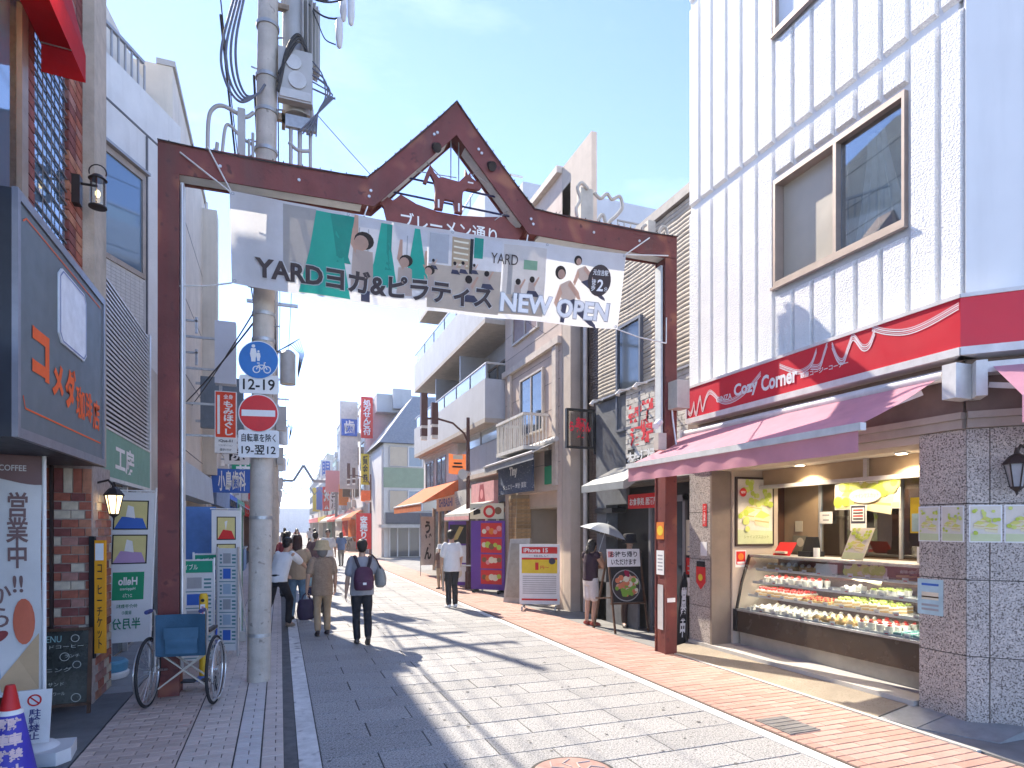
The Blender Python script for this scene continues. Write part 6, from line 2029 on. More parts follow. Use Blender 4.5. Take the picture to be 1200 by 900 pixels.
nav = mat('navy_cloth', (0.045, 0.065, 0.12), 0.8, 0, 0.12, 4, speck=[((0.35, 0.38, 0.45), 25.0, 0.66, 0.70)])
FA = Frame((5.42, 15.60, 0), (0, -1, 0))
part(na, 'panel', MB().plate(FA, .1, 2.45, 2.62, 3.42, -.05, 0), nav)
part(na, 'cloth', MB().add([FA.p(-.1, 3.62, -.24), FA.p(3.3, 3.66, -.24), FA.p(3.3, 3.40, .32), FA.p(-.1, 3.36, .32), FA.p(3.3, 3.24, .32), FA.p(-.1, 3.2, .32)], [(0, 1, 2, 3), (3, 2, 4, 5)]), mat('awning_slate', (0.25, 0.26, 0.28), 0.8))
part(na, 'roller', MB().tube([FA.p(-.15, 3.66, -.2), FA.p(3.35, 3.70, -.2)], .06, 10).tube([FA.p(-.1, 3.37, .33), FA.p(3.3, 3.41, .33)], .03, 8), trim, True)
part(na, 'lettering', MB().text(FA, 'Tiny', .95, 3.0, .55, .28, white, .004, .05).text(FA, 'ジュエリー 時計 買取', .5, 2.72, 1.6, .14, white, .004, .01))
part(pb_, 'green_panel', MB().plate(F, 2.75, 3.15, 2.75, 3.15, .003, .05, green_p).plate(F, 2.75, 3.15, 3.16, 3.5, .003, .05, ink))
part(pb_, 'shop_interior', MB().box(5.69, 8.5, 12.36, 15.19, -.02, .03, creamw).box(8.44, 8.5, 12.36, 15.19, .03, 2.3, mat('shop_white', (0.62, 0.55, 0.46), 0.8)).box(6.0, 8.44, 15.12, 15.18, .03, 2.3, creamw).box(6.0, 8.44, 12.36, 12.42, .03, 2.3, mat('shop_white', (0, 0, 0))).box(5.96, 8.5, 12.36, 15.19, 2.24, 2.299, creamw))
ob = part(pb_, 'brick_column', MB().box(5.60, 6.0, 14.62, 15.18, 0, 2.6), mat('ochre_mortar', (0.35, 0.27, 0.18), 0.9))
och = mat('ochre_brick', (0.36, 0.22, 0.10), 0.8, 0, 0.2, 10, rand=0.25)
OB = [mesh(MB().box(-.012, 0, 0, .26, 0, .085), 'brick', och), mesh(MB().box(0, .38, -.012, 0, 0, .085), 'brick', och)]
z = .02
while z < 2.5:
    for y in (14.63, 14.905):
        o = link('brick', OB[0], ob)
        o.location = Vector((5.60, y, z)) - BASE[pb_.name]
    o = link('brick', OB[1], ob)
    o.location = Vector((5.61, 14.62, z)) - BASE[pb_.name]
    z += .096
for k, (y, z, l) in enumerate(((12.8, 1.95, 'upper small red notice inside the pink building shop'), (12.8, 1.25, 'orange face sticker poster inside the pink building shop'))):
    mb = MB().box(6.1, 6.45, 12.425, 12.43, z, z + (.12 if k == 0 else .55), red if k == 0 else orange_p)
    if k:
        mb.disc(Frame((6.1, 12.431, z), (-1, 0, 0)), -.18, .3, .12, .002, yellow, 16)
    single('shop_poster', mb, None, l, 'poster')
# phone shop signboard on castors
ph = thing('phone_signboard', 'white wheeled signboard with red and yellow phone prices', 'signboard', (5.2, 12.1, 0))
FP = Frame((4.80, 12.36, 0), (0.88, -0.47, 0))
part(ph, 'board', MB().plate(FP, 0, .86, .14, 1.42, -.06, 0), white)
mb = MB()
mb.shape(FP, [(.05, 1.22), (.81, 1.22), (.81, 1.36), (.05, 1.36)], .004, red).text(FP, 'iPhone 15', .09, 1.245, .52, .09, white, .006, .03)
mb.shape(FP, [(.05, 1.09), (.81, 1.09), (.81, 1.13), (.05, 1.13)], .004, red)
mb.shape(FP, [(.05, .80), (.81, .80), (.81, 1.09), (.05, 1.09)], .004, yellow).text(FP, '1', .34, .87, .07, .16, red, .006, .05).text(FP, '円〜', .45, .89, .18, .07, red, .006, .02).disc(FP, .70, 1.06, .07, .006, navy_ph, 18)
for k in range(9):
    mb.shape(FP, [(.07, .36 + k * .045), (.79, .36 + k * .045), (.79, .385 + k * .045), (.07, .385 + k * .045)], .004, flat('fine_print', (0.48, 0.47, 0.46)))
mb.shape(FP, [(.05, .22), (.81, .22), (.81, .26), (.05, .26)], .004, red).text(FP, '一括払い', .2, 1.15, .42, .04, ink, .005)
part(ph, 'print', mb)
mb = MB()
for a in (.08, .78):
    mb.bar(FP.p(a, .10, -.3), FP.p(a, .10, .25), .03)
    for c in (-.28, .23):
        mb.tube([FP.p(a - .012, .05, c), FP.p(a + .012, .05, c)], .045, 12)
part(ph, 'castor_base', mb, steel, True)
t = thing('leaning_mirror', 'tall pale framed panel leaning against the ochre brick column', 'panel', (5.3, 13.6, 0))
part(t, 'frame', MB().prism([(4.92, 13.72, .02), (5.28, 13.30, .02), (5.46, 13.38, 1.52), (5.12, 13.80, 1.50)], (.06, .05, 0)), mat('panel_frame', (0.50, 0.47, 0.43), 0.6))
part(t, 'inset', MB().prism([(4.965, 13.66, .14), (5.25, 13.335, .14), (5.40, 13.40, 1.40), (5.13, 13.74, 1.40)], (-.006, -.006, 0)), mat('panel_inset', (0.38, 0.35, 0.30), 0.3))

# ------------------------------------------------------------------ grey building with balconies
gm = mat('pale_grey_wall', (0.50, 0.51, 0.53), 0.85, 0, 0.05, 2, 0.1, 50, streak=0.15)
gbb = thing('balcony_building', 'pale grey building with stepped glass balconies on the sunny side', 'building', (9, 20, 0))
part(gbb, 'wall', MB().box(6.2, 11, 15.7, 25.2, 0, 11.2), gm)
undr = mat('balcony_soffit', (0.46, 0.40, 0.34), 0.85)
for (z0, z1, ya, yb, xo) in ((3.35, 4.15, 15.72, 19.0, 5.45), (4.70, 5.75, 15.72, 25.0, 5.12), (7.35, 8.35, 15.72, 25.0, 5.12), (9.9, 10.9, 15.72, 24.0, 5.12)):
    b = part(gbb, 'balcony', MB().box(xo, 6.2, ya, yb, z0 - .12, z0 - .001, undr).box(xo, xo + .1, ya, yb, z0, z1, gm).box(xo + .1, 6.2, ya, ya + .1, z0, z1, gm).box(xo + .1, 6.2, yb - .1, yb, z0, z1, gm))
    part(b, 'handrail', MB().tube([(xo + .05, ya, z1 + .42), (xo + .05, yb, z1 + .42)], .03, 8).tube([(xo + .05, ya, z1 + .42), (6.2, ya, z1 + .42)], .03, 8), alu, True)
    y = ya
    while y < yb - .3:
        part(b, 'glass_panel', MB().box(xo + .04, xo + .05, y + .05, min(y + 1.45, yb), z1 + .03, z1 + .38), mat('balcony_glass', (0.50, 0.60, 0.63), 0.1, 0, 0.0, spec=0.8))
        part(b, 'baluster', MB().box(xo + .02, xo + .07, y, y + .04, z1, z1 + .42), frame_grey)
        y += 1.5
F = Frame((6.2, 25.2, 0), (0, -1, 0))
for z in (4.75, 7.4):
    for a in (1.0, 3.8, 6.6):
        window_part(gbb, F, a, z + .1, 1.7, 1.8, window_dark, frame_brown, 1, .01)
for y, z in ((18.6, 4.7), (21.8, 4.7), (18.6, 7.4)):
    part(gbb, 'partition', MB().box(5.25, 6.2, y, y + .06, z, z + 2.4), frame_grey)
part(gbb, 'bay', MB().box(5.55, 6.2, 20.0, 25.15, 2.9, 4.55), W_white)
F = Frame((5.55, 25.15, 0), (0, -1, 0))
for a in (.5, 2.3):
    window_part(gbb, F, a, 3.2, 1.3, 1.1, window_blue, frame_grey, 1)
part(gbb, 'bay_hood', MB().box(5.35, 6.2, 19.9, 25.2, 4.551, 4.62), W_grey)
# its ground floor shops
part(gbb, 'shop_front', MB().box(5.9, 5.94, 15.75, 25.1, .02, 2.5, window_dark))
mb = MB()
for k in range(10):
    mb.box(5.84, 5.9, 15.8 + k, 15.88 + k, .02, 2.55)
part(gbb, 'shop_front_frame', mb, mat('frame_cream', (0, 0, 0)), kind='stuff')
t = thing('white_fascia_sign', 'white fascia sign with blue letters on the balcony building', 'sign', (5.5, 21, 2.3))
FS = Frame((5.42, 22.4, 0), (0, -1, 0))
part(t, 'panel', MB().plate(FS, 0, 4.4, 2.35, 2.95, -.12, 0), A_white)
part(t, 'lettering', MB().text(FS, 'ISHIBASHI', .35, 2.48, 1.9, .3, blue_p, .004, .03).text(FS, '毛糸', 2.6, 2.48, .9, .3, grey_p, .004, .03))
t = thing('pink_fascia_sign', 'pink fascia sign with a red figure beside the navy awning', 'sign', (5.4, 16.6, 2.3))
FS = Frame((5.40, 17.9, 0), (0, -1, 0))
part(t, 'panel', MB().plate(FS, 0, 2.1, 2.40, 3.05, -.12, 0), mat('sign_pink', (0.68, 0.34, 0.33), 0.6))
part(t, 'print', MB().shape(FS, [(.7, 2.45), (1.35, 2.45), (1.2, 3.0), (.85, 3.0)], .004, flat('print_wine', (0.35, 0.06, 0.07))).disc(FS, 1.02, 2.72, .14, .006, pink_p, 18))
oa = thing('orange_awning', 'bright orange awning reaching out on the sunny side', 'awning', (5.0, 23.5, 2.4))
part(oa, 'cloth', MB().add([(5.55, 19.9, 3.35), (5.55, 25.0, 3.35), (4.3, 25.0, 2.55), (4.3, 19.9, 2.55), (4.3, 25.0, 2.3), (4.3, 19.9, 2.3), (5.55, 19.9, 2.9)], [(0, 1, 2, 3), (3, 2, 4, 5), (0, 3, 6)]), A_orange)
part(oa, 'frame', MB().tube([(4.3, 19.9, 2.55), (4.3, 25, 2.55)], .03, 8).tube([(5.5, 20.0, 2.9), (4.3, 20.0, 2.55)], .025, 8), trim, True)
ca = thing('white_stall_awning', 'small white awning over the crepe menu boards', 'awning', (5.0, 16.8, 2.1))
part(ca, 'cloth', MB().add([(5.5, 15.8, 2.55), (5.5, 18.4, 2.55), (4.7, 18.4, 2.15), (4.7, 15.8, 2.15), (4.7, 18.4, 1.95), (4.7, 15.8, 1.95)], [(0, 1, 2, 3), (3, 2, 4, 5)]), A_white)
part(ca, 'trim', MB().box(4.69, 4.699, 15.8, 18.4, 1.98, 2.08), mat('sign_pink', (0, 0, 0)))
# crepe menu boards
purple = flat('menu_purple', (0.14, 0.05, 0.32))
mr = random.Random(9)
mbd = thing('crepe_menu_board', 'tall purple and red menu board with dish pictures', 'menu board', (5.3, 15.6, 0))
FM = Frame((4.86, 16.15, 0), (0.72, -0.69, 0))
part(mbd, 'board', MB().plate(FM, 0, 1.0, .1, 1.95, -.05, 0), purple)
mb = MB()
for k in range(4):
    b = .25 + k * .42
    mb.shape(FM, [(.30, b), (.92, b), (.92, b + .38), (.30, b + .38)], .004, red)
    for j in range(5):
        mb.disc(FM, .40 + j * .11, b + .19 + mr.uniform(-.05, .05), mr.uniform(.06, .09), .006 + j * .001, mr.choice([cream, brown_p, orange_p, lime, pink_p]), 12)
part(mbd, 'print', mb)
part(mbd, 'foot', MB().plate(FM, .1, .15, 0, .1, -.2, .15).plate(FM, .85, .9, 0, .1, -.2, .15), black_metal)
mbd2 = thing('dish_poster_board', 'purple board with dark and pale dish posters behind the lamp post', 'menu board', (4.7, 17.2, 0))
FM = Frame((4.60, 17.55, 0), (0.72, -0.69, 0))
part(mbd2, 'board', MB().plate(FM, 0, .62, .1, 1.95, -.05, 0), purple)
mb = MB().shape(FM, [(.04, 1.3), (.58, 1.3), (.58, 1.85), (.04, 1.85)], .004, ink).shape(FM, [(.12, 1.38), (.3, 1.42), (.5, 1.78), (.36, 1.8)], .006, flat('print_tan', (0.5, 0.36, 0.12))).shape(FM, [(.04, .75), (.58, .75), (.58, 1.25), (.04, 1.25)], .004, white).disc(FM, .3, .95, .18, .006, grey_p, 16).shape(FM, [(.04, .2), (.58, .2), (.58, .7), (.04, .7)], .004, white).disc(FM, .3, .45, .15, .006, cream, 16)
part(mbd2, 'print', mb)
t = thing('yellow_stall_sign', 'yellow stall sign with a red ring above the menu board', 'sign', (5.2, 15.9, 2))
FM = Frame((5.0, 16.05, 0), (0.8, -0.6, 0))
part(t, 'panel', MB().plate(FM, -.2, .75, 2.0, 2.42, -.05, 0), cream)
part(t, 'print', MB().ring(FM, .35, 2.2, .10, .17, .004, red, 20).shape(FM, [(-.1, 2.1), (.1, 2.15), (.1, 2.25), (-.1, 2.3)], .004, ink).disc(FM, .6, 2.22, .1, .004, brown_p, 16))

# ------------------------------------------------------------------ the green house facing us across the side street
gh = thing('green_house', 'green banded corner house with a grey tiled hip roof', 'house', (7, 38, 0))
part(gh, 'wall', MB().box(5.6, 10.2, 36.0, 42.5, 0, 6.6), mat('house_pale', (0.60, 0.60, 0.57), 0.85, 0, 0.05, 2))
part(gh, 'green_band', MB().box(5.58, 10.22, 35.96, 36.0, 4.05, 5.2), mat('house_green', (0.26, 0.34, 0.24), 0.85, 0, 0.06, 3))
rf = mat('grey_roof_tile', (0.22, 0.25, 0.29), 0.7, 0, 0.12, 10)
part(gh, 'roof', MB().add([(5.3, 35.7, 6.6), (10.5, 35.7, 6.6), (10.5, 42.8, 6.6), (5.3, 42.8, 6.6), (7.6, 37.6, 9.7), (10.5, 37.6, 9.9), (10.5, 41.5, 9.9), (7.6, 41.5, 9.7)], [(0, 1, 5, 4), (1, 2, 6, 5), (2, 3, 7, 6), (3, 0, 4, 7), (4, 5, 6, 7)]), rf)
F = Frame((5.6, 36.0, 0), (1, 0, 0))
for z in (2.75, 5.3):
    window_part(gh, F, .35, z, 1.0, 1.1, window_warm, frame_grey, 0, .05)
    window_part(gh, F, 1.45, z, .75, 1.1, window_blue, W_white, 0, .05)
    window_part(gh, F, 2.3, z, 1.0, 1.1, window_warm, frame_grey, 0, .05)
part(gh, 'dark_fascia', MB().plate(F, .1, 4.6, 1.95, 2.6, .002, .15), mat('fascia_slate', (0.10, 0.10, 0.12), 0.6))
part(gh, 'canopy', MB().plate(F, -.3, 4.6, 1.72, 1.90, .002, .9), A_white)
part(gh, 'shop_front', MB().plate(F, .3, 4.5, .05, 1.71, .002, .03), window_dark)
mb = MB()
for a in (.3, .75, 1.4, 2.05, 2.7, 3.3):
    mb.plate(F, a, a + .06, .02, 1.71, .031, .08)
part(gh, 'shop_front_frame', mb, W_white, kind='stuff')
part(gh, 'side_wall', MB().box(5.5, 5.6, 36.2, 42.0, 0, 6.3), W_white)
row_building(1, 42.6, 43.6, 10.0, W_grey, 'slim grey stair tower behind the green house', 1, None, xf=5.8)
part(gh, 'roof_terrace', MB().box(6.0, 10, 41.5, 46, 9.4, 10.6).box(7.0, 8.2, 41.0, 41.49, 9.6, 10.9), W_grey)

# ------------------------------------------------------------------ square lantern sign with red brush writing
ls = thing('framed_fish_sign', 'black framed clear sign with red brush writing on the brown building', 'sign', (5.3, 10.8, 3.3))
FQ = Frame((5.12, 10.72, 0), (1, 0, 0))
part(ls, 'frame', MB().plate(FQ, 0, .60, 4.02, 4.06, -.05, .03).plate(FQ, 0, .60, 3.30, 3.34, -.05, .03).plate(FQ, 0, .04, 3.34, 4.02, -.05, .03).plate(FQ, .56, .60, 3.34, 4.02, -.05, .03).plate(FQ, .60, .66, 3.2, 4.0, -.03, .0), black_metal)
part(ls, 'pane', MB().plate(FQ, .04, .56, 3.34, 4.02, -.012, -.008), glass('smoky_pane', (0.72, 0.70, 0.68), 0.05))
part(ls, 'lettering', MB().text(FQ, 'らーめん', .07, 3.62, .46, .2, flat('neon_red', (0.75, 0.03, 0.06)), .0, .05).text(FQ, '麺', .2, 3.5, .22, .4, flat('neon_red', (0, 0, 0)), .004, .05))

# restaurant A-board outside
ab = thing('restaurant_stand_board', 'folding stand board with a seafood bowl picture under a white notice', 'stand board', (5.4, 9.2, 0))
FB = Frame((5.20, 9.12, 0), (0.96, -0.12, 0), (0.0, 0.12, 1))
part(ab, 'board', MB().plate(FB, .02, .60, .52, 1.28, -.02, 0), ink)
mb = MB()
mb.disc(FB, .31, .80, .26, .004, flat('bowl_grey', (0.3, 0.3, 0.3)), 28, .27).disc(FB, .31, .80, .245, .006, flat('bowl_dark', (0.05, 0.04, 0.04)), 28, .25)
br_ = random.Random(4)
for k in range(70):
    a, r = br_.uniform(0, 6.28), br_.uniform(0, .2) ** .8
    mb.disc(FB, .31 + r * .75 * math.cos(a), .80 + r * .6 * math.sin(a), br_.uniform(.03, .055), .008 + .0003 * k, br_.choice([flat('salmon', (0.62, 0.2, 0.1)), flat('shrimp', (0.66, 0.36, 0.26)), cream, flat('salmon', (0, 0, 0)), flat('leafgreen', (0.2, 0.36, 0.05))]), 9)
for k in range(14):
    mb.disc(FB, .31 + br_.uniform(-.09, .09), .69 + br_.uniform(-.05, .04), .035, .032 + .0003 * k, flat('leafgreen', (0, 0, 0)), 9)
for k in range(8):
    mb.disc(FB, .29 + br_.uniform(-.06, .06), 1.0 + br_.uniform(-.04, .04), .03, .032 + .0003 * k, flat('beet', (0.3, 0.02, 0.06)), 9)
part(ab, 'picture', mb)
nt_ = part(ab, 'notice', MB().plate(FB, -.02, .58, 1.12, 1.42, .03, .036), white)
part(nt_, 'lettering', MB().text(FB, 'お持ち帰り', .03, 1.28, .5, .10, ink, .04, .02).text(FB, 'いただけます', .05, 1.15, .46, .10, ink, .04, .02).plate(FB, .0, .09, 1.28, 1.38, .0365, .039, pink_p))
for (a, c0) in ((.02, 0), (.60, 0)):
    part(ab, 'leg', MB().bar(FB.p(a, 1.36, -.02), Vector((5.20 + a * .96 + (.06 if a > .3 else -.02), 9.0, 0.02)), .03), wood_dark)
    part(ab, 'leg', MB().bar(FB.p(a, 1.36, -.02), Vector((5.16 + a * .96 + (.06 if a > .3 else -.02), 9.68, 0.02)), .03), wood_dark)
part(ab, 'brace', MB().bar(FB.p(-.0, .50, .02), FB.p(.62, .50, .02), .03).bar(Vector((5.16, 9.6, .55)), FB.p(-.0, .60, .02), .025), wood_dark)
# ------------------------------------------------------------------ things standing on the shady pavement
# tall flag of the cafe, on a pole
nb = thing('cafe_flag', 'tall white cafe flag with dark and orange writing hanging on a white pole', 'flag', (-1.86, 6.2, 0))
nob = mat('flag_cloth', (0.62, 0.61, 0.60), 0.85, 0, 0.05, 3)
NF = Frame((-2.40, 6.10, 0), (0.99, 0.10, 0))


def nfw(a, b, c=0.0):
    return NF.p(a, b, c + .02 * math.sin(a * 7 + b * 2.5) + .012 * math.sin(b * 5))


class NFrame:
    def p(self, a, b, c=0):
        return nfw(a, b, c)


nf = NFrame()
part(nb, 'cloth', MB().grid(lambda u, v: nfw(u * .56, .42 + v * 1.98), 12, 40), nob, True)
mb = MB()
mauve = flat('flag_mauve', (0.20, 0.12, 0.115))
mb.grid(lambda u, v: nfw(u * .56, 2.17 + .03 * math.sin(u * 5) + v * (.23 - .03 * math.sin(u * 5)), .004), 12, 4, mauve)
S2 = lambda a, b, c: nfw(a, b, c)
mb.text(nf, 'KOMEDA\'S COFFEE', .02, 2.25, .44, .05, nob, .010, .015, surf=S2)
mb.text(nf, '営業中', .33, 1.46, .15, .62, mauve, .008, .02, vertical=True, surf=S2)
mb.text(nf, '!!', .37, 1.26, .07, .14, mauve, .008, .02, surf=S2)
flo = flat('flag_coral', (0.62, 0.16, 0.09))
mb.text(nf, '7時', .02, 1.40, .24, .62, flo, .008, .05, vertical=True, surf=S2)
mb.text(nf, 'から', .20, .98, .16, .36, mauve, .008, .01, vertical=True, surf=S2)
mb.poly([nfw(.44 + .075 * math.cos(t * .35), 1.02 + .19 * math.sin(t * .35) , .008) for t in range(18)], flo)
mb.poly([nfw(.26 + .075 * math.cos(t * .35), .90 + .045 * math.sin(t * .35) + .03 * math.cos(t * .35), .008) for t in range(18)], flat('flag_wine', (0.25, 0.05, 0.05)))
tan_ = flat('flag_toast', (0.55, 0.38, 0.22))
mb.poly([nfw(a, b, .007) for a, b in ((.28, .55), (.40, .72), (.54, .92), (.54, .46), (.3, .46))], tan_)
mb.poly([nfw(a, b, .006) for a, b in ((.10, .78), (.26, .80), (.3, .55), (.2, .46), (.08, .46))], flat('flag_blue', (0.35, 0.42, 0.55)))
part(nb, 'print', mb)
part(nb, 'pole', MB().tube([(-1.83, 6.17, 0.05), (-1.83, 6.17, 2.50)], .016, 10).tube([(-2.5, 6.09, 2.46), (-1.72, 6.19, 2.46)], .010, 8).box(-1.87, -1.80, 6.14, 6.2, 2.38, 2.46), white, True)

# traffic cone and little no-parking sign on a white base
cn = thing('traffic_cone', 'red and blue traffic cone with printed no parking sleeve', 'cone', (-1.72, 5.15, 0))
part(cn, 'base', MB().box(-1.92, -1.52, 4.96, 5.34, 0.014, .05), rubber)
part(cn, 'cone', MB().lathe((-1.72, 5.15, .05), [(.15, 0), (.03, .66), (.025, .67)], 24), mat('cone_red', (0.55, 0.02, 0.02), 0.5), True)
part(cn, 'sleeve', MB().lathe((-1.72, 5.15, .05), [(.156, .02), (.076, .46), (.068, .50)], 24, mat('cone_blue', (0.06, 0.05, 0.42), 0.5)).lathe((-1.72, 5.15, .05), [(.075, .475), (.0695, .505)], 24, white), None, True)
mb = MB()
for i, ch in enumerate('駐車禁止'):
    a = R(-50)
    for da, s in ((-58, ch), (-92, '車' if i % 2 else '駐')):
        z = .42 - i * .1
        r = .156 - (z - .02) / .44 * .08 + .006
        u = Vector((-math.sin(R(da)), math.cos(R(da)), 0))
        o = Vector((-1.72 + r * math.cos(R(da)), 5.15 + r * math.sin(R(da)), .05 + z))
        mb.text(Frame(o - u * .04, u, (-math.cos(R(da)) * .18, -math.sin(R(da)) * .18, 1)), s, 0, -.04, .08, .085, flat('cone_pink', (0.75, 0.55, 0.55)), .002, .05)
part(cn, 'lettering', mb)
t = thing('no_parking_sign', 'small white no bicycle parking card on a white plastic base', 'sign', (-1.6, 5.75, 0))
part(t, 'base', MB().prism([(-1.98, 5.55, .016), (-1.56, 5.50, .016), (-1.49, 5.60, .016), (-1.52, 5.86, .016), (-1.90, 5.88, .016)], (0, 0, .10)).lathe((-1.74, 5.7, .116), [(.15, 0), (.12, .03), (.05, .05)], 20), mat('white_plastic', (0.66, 0.68, 0.70), 0.5, 0, 0.05, 5, dirt=0.15), True)
NP = Frame((-1.85, 5.62, 0), (0.985, 0.05, 0), (0.05, 0, 1))
part(t, 'card', MB().plate(NP, 0, .205, .17, .57, 0, .01, white).ring(NP, .1, .495, .034, .045, .013, red, 20).line(NP, [(.072, .52), (.128, .47)], .01, .013, red).text(NP, '駐輪禁止', .07, .20, .075, .23, flat('card_navy', (0.08, 0.08, 0.22)), .013, .02, vertical=True))
# chalk menu board
cbd = thing('chalk_menu_board', 'black chalkboard menu leaning against the brick pier', 'menu board', (-1.95, 7.0, 0))
CH = Frame((-2.28, 6.96, 0), (0.99, 0.02, 0), (0, 0.10, 1))
part(cbd, 'board', MB().plate(CH, .03, .55, .12, .80, -.015, 0), mat('chalkboard', (0.045, 0.05, 0.045), 0.28, 0, 0.25, 5))
mb = MB()
for (a0, a1, b0, b1) in ((0, .58, .801, .83), (0, .58, .09, .119), (0, .03, .0, .83), (.55, .58, 0, .83)):
    mb.plate(CH, a0, a1, b0, b1, -.02, .012)
part(cbd, 'frame', mb, wood_dark)
mb = MB()
chk = flat('chalk', (0.55, 0.56, 0.5))
mb.text(CH, 'MENU', .16, .70, .17, .06, flat('chalk_teal', (0.3, 0.5, 0.5)), .003).text(CH, 'ブレンドコーヒー', .05, .64, .46, .035, chk, .003).text(CH, 'モーニング', .06, .42, .36, .04, chk, .003).text(CH, 'たっぷりサンド', .06, .29, .3, .035, chk, .003).text(CH, '期間限定シロノワール', .05, .2, .32, .035, chk, .003).text(CH, 'ランチ', .36, .55, .12, .03, chk, .003)
for (a, b, r) in ((.36, .56, .035), (.46, .48, .03), (.46, .17, .035), (.44, .73, .03)):
    mb.ring(CH, a, b, r, r + .005, .003, chk, 16)
part(cbd, 'chalk_writing', mb)
# orange vertical sign on the pier
os_ = thing('orange_side_sign', 'narrow orange vertical sign with dark letters beside the brick pier', 'sign', (-1.69, 7.25, .5))
OF = Frame((-1.755, 7.26, 0), (0.97, -0.2, 0))
part(os_, 'panel', MB().plate(OF, -.03, .02, .48, 1.70, -.04, .0, ink).plate(OF, .021, .12, .53, 1.66, -.03, 0, flat('sign_amber', (0.78, 0.34, 0.02))).plate(OF, .03, .105, 1.46, 1.63, .001, .004, white))
part(os_, 'lettering', MB().text(OF, 'コーヒーチケット', .045, .58, .05, .84, ink, .004, .01, vertical=True))

# standing banners for the estate agent (their pictures are left as plain colour panels)
def stand_banner(label, x, y, u, w, h, mirror, top):
    t = thing('standing_banner', label, 'banner', (x, y, 0), group='standing banners of the green shop')
    Fb = Frame((x, y, 0), u, (0.035, 0, 1) if mirror else (0, 0, 1))
    part(t, 'cloth', MB().plate(Fb, 0, w, .38, h, -.012, 0), mat('banner_vinyl', (0.68, 0.69, 0.70), 0.6, 0, 0.04, 3))
    mb = MB()
    ph = (h - .38)
    for k, (m1, m2) in enumerate(top):
        b1 = h - .10 - k * .42
        mb.shape(Fb, [(.07, b1 - .36), (w - .06, b1 - .36), (w - .06, b1), (.07, b1)], .004, ink)
        mb.shape(Fb, [(.085, b1 - .345), (w - .075, b1 - .345), (w - .075, b1 - .015), (.085, b1 - .015)], .006, flat('panel_yellow', (0.66, 0.58, 0.25)))
        mb.shape(Fb, [(.085, b1 - .345), (w - .075, b1 - .345), (w - .12, b1 - .22), (.16, b1 - .2)], .008, m1)
        mb.shape(Fb, [(.2, b1 - .2), (w - .2, b1 - .22), (w - .22, b1 - .08), (.22, b1 - .06)], .009, m2)
    b1 = h - .14 - len(top) * .42
    mb.shape(Fb, [(.09, b1 - .34), (w - .08, b1 - .34), (w - .08, b1), (.09, b1)], .004, flat('banner_green', (0.02, 0.28, 0.13)))
    mb.text(Fb, 'Hello', .15, b1 - .16, w - .30, .10, white, .007, .03, mirror=mirror).text(Fb, 'Happiness', .17, b1 - .23, w - .34, .045, white, .007, .01, mirror=mirror).text(Fb, 'エイブル', .2, b1 - .31, w - .4, .05, white, .007, .01, mirror=mirror)
    if b1 > .95:
        mb.text(Fb, '仲介手数料', .14, b1 - .44, w - .28, .05, flat('banner_ink', (0.03, 0.2, 0.12)), .007, .01, mirror=mirror).text(Fb, '家賃の', .2, b1 - .52, w - .4, .05, flat('banner_ink', (0, 0, 0)), .007, .01, mirror=mirror).text(Fb, '半月分', .10, b1 - .70, w - .2, .14, flat('banner_ink', (0, 0, 0)), .007, .02, mirror=mirror)
    part(t, 'print', mb)
    part(t, 'pole', MB().tube([Fb.p(w + .01, .05, -.02), Fb.p(w + .01, h + .06, -.02)], .012, 8).tube([Fb.p(-.02, h + .02, -.02), Fb.p(w + .03, h + .02, -.02)], .008, 8), white, True)
    return t


stand_banner('white standing banner nearest the cafe with yellow panels and green square', -2.03, 8.72, (0.98, 0.14, 0), .50, 2.22, True, [(blue_p, white), (flat('panel_lilac', (0.45, 0.3, 0.5)), white)])
stand_banner('white standing banner farther along by the info boards', -0.98, 10.5, (0.99, 0.1, 0), .40, 2.05, False, [(red, white), (white, red)])
t = thing('water_base', 'blue and white round water base of the cafe side banner', 'banner base', (-1.88, 8.5, 0))
part(t, 'tank', MB().lathe((-1.90, 8.5, .02), [(.20, 0), (.22, .03), (.22, .07), (.2, .08)], 24, white).lathe((-1.90, 8.5, .101), [(.2, 0), (.21, .03), (.21, .1), (.18, .13)], 24, mat('tank_blue', (0.10, 0.30, 0.45), 0.4)), None, True)
part(t, 'pole', MB().tube([(-1.93, 8.5, .2), (-1.93, 8.5, 2.3)], .022, 10), steel, True)
bf = thing('blue_banner', 'plain blue standing banner with white writing behind the info boards', 'banner', (-1.35, 11.2, 0))
Fb = Frame((-1.42, 11.2, 0), (1, 0, 0))
part(bf, 'cloth', MB().plate(Fb, 0, .44, .6, 2.12, -.01, 0), mat('banner_sky', (0.10, 0.22, 0.52), 0.7))
part(bf, 'lettering', MB().text(Fb, 'いつも学ぶ', .04, .98, .36, .11, white, .004, .02).text(Fb, 'この街で', .10, .8, .25, .08, white, .004, .01))
part(bf, 'pole', MB().tube([(-1.43, 11.22, 0), (-1.43, 11.22, 2.2)], .012, 8), steel)
t = thing('banner_foot', 'grey concrete block foot of the farther standing banner', 'banner foot', (-.55, 10.6, 0))
part(t, 'block', MB().box(-.82, -.38, 10.45, 10.75, .02, .16), pale_conc)
part(t, 'pole', MB().tube([(-.56, 10.6, .16), (-.56, 10.6, 2.1)], .011, 8), mat('pole_green', (0.05, 0.2, 0.1), 0.5))

# property listing boards
hdr = flat('board_green', (0.02, 0.30, 0.18))
ink2 = flat('listing_teal', (0.10, 0.24, 0.26))


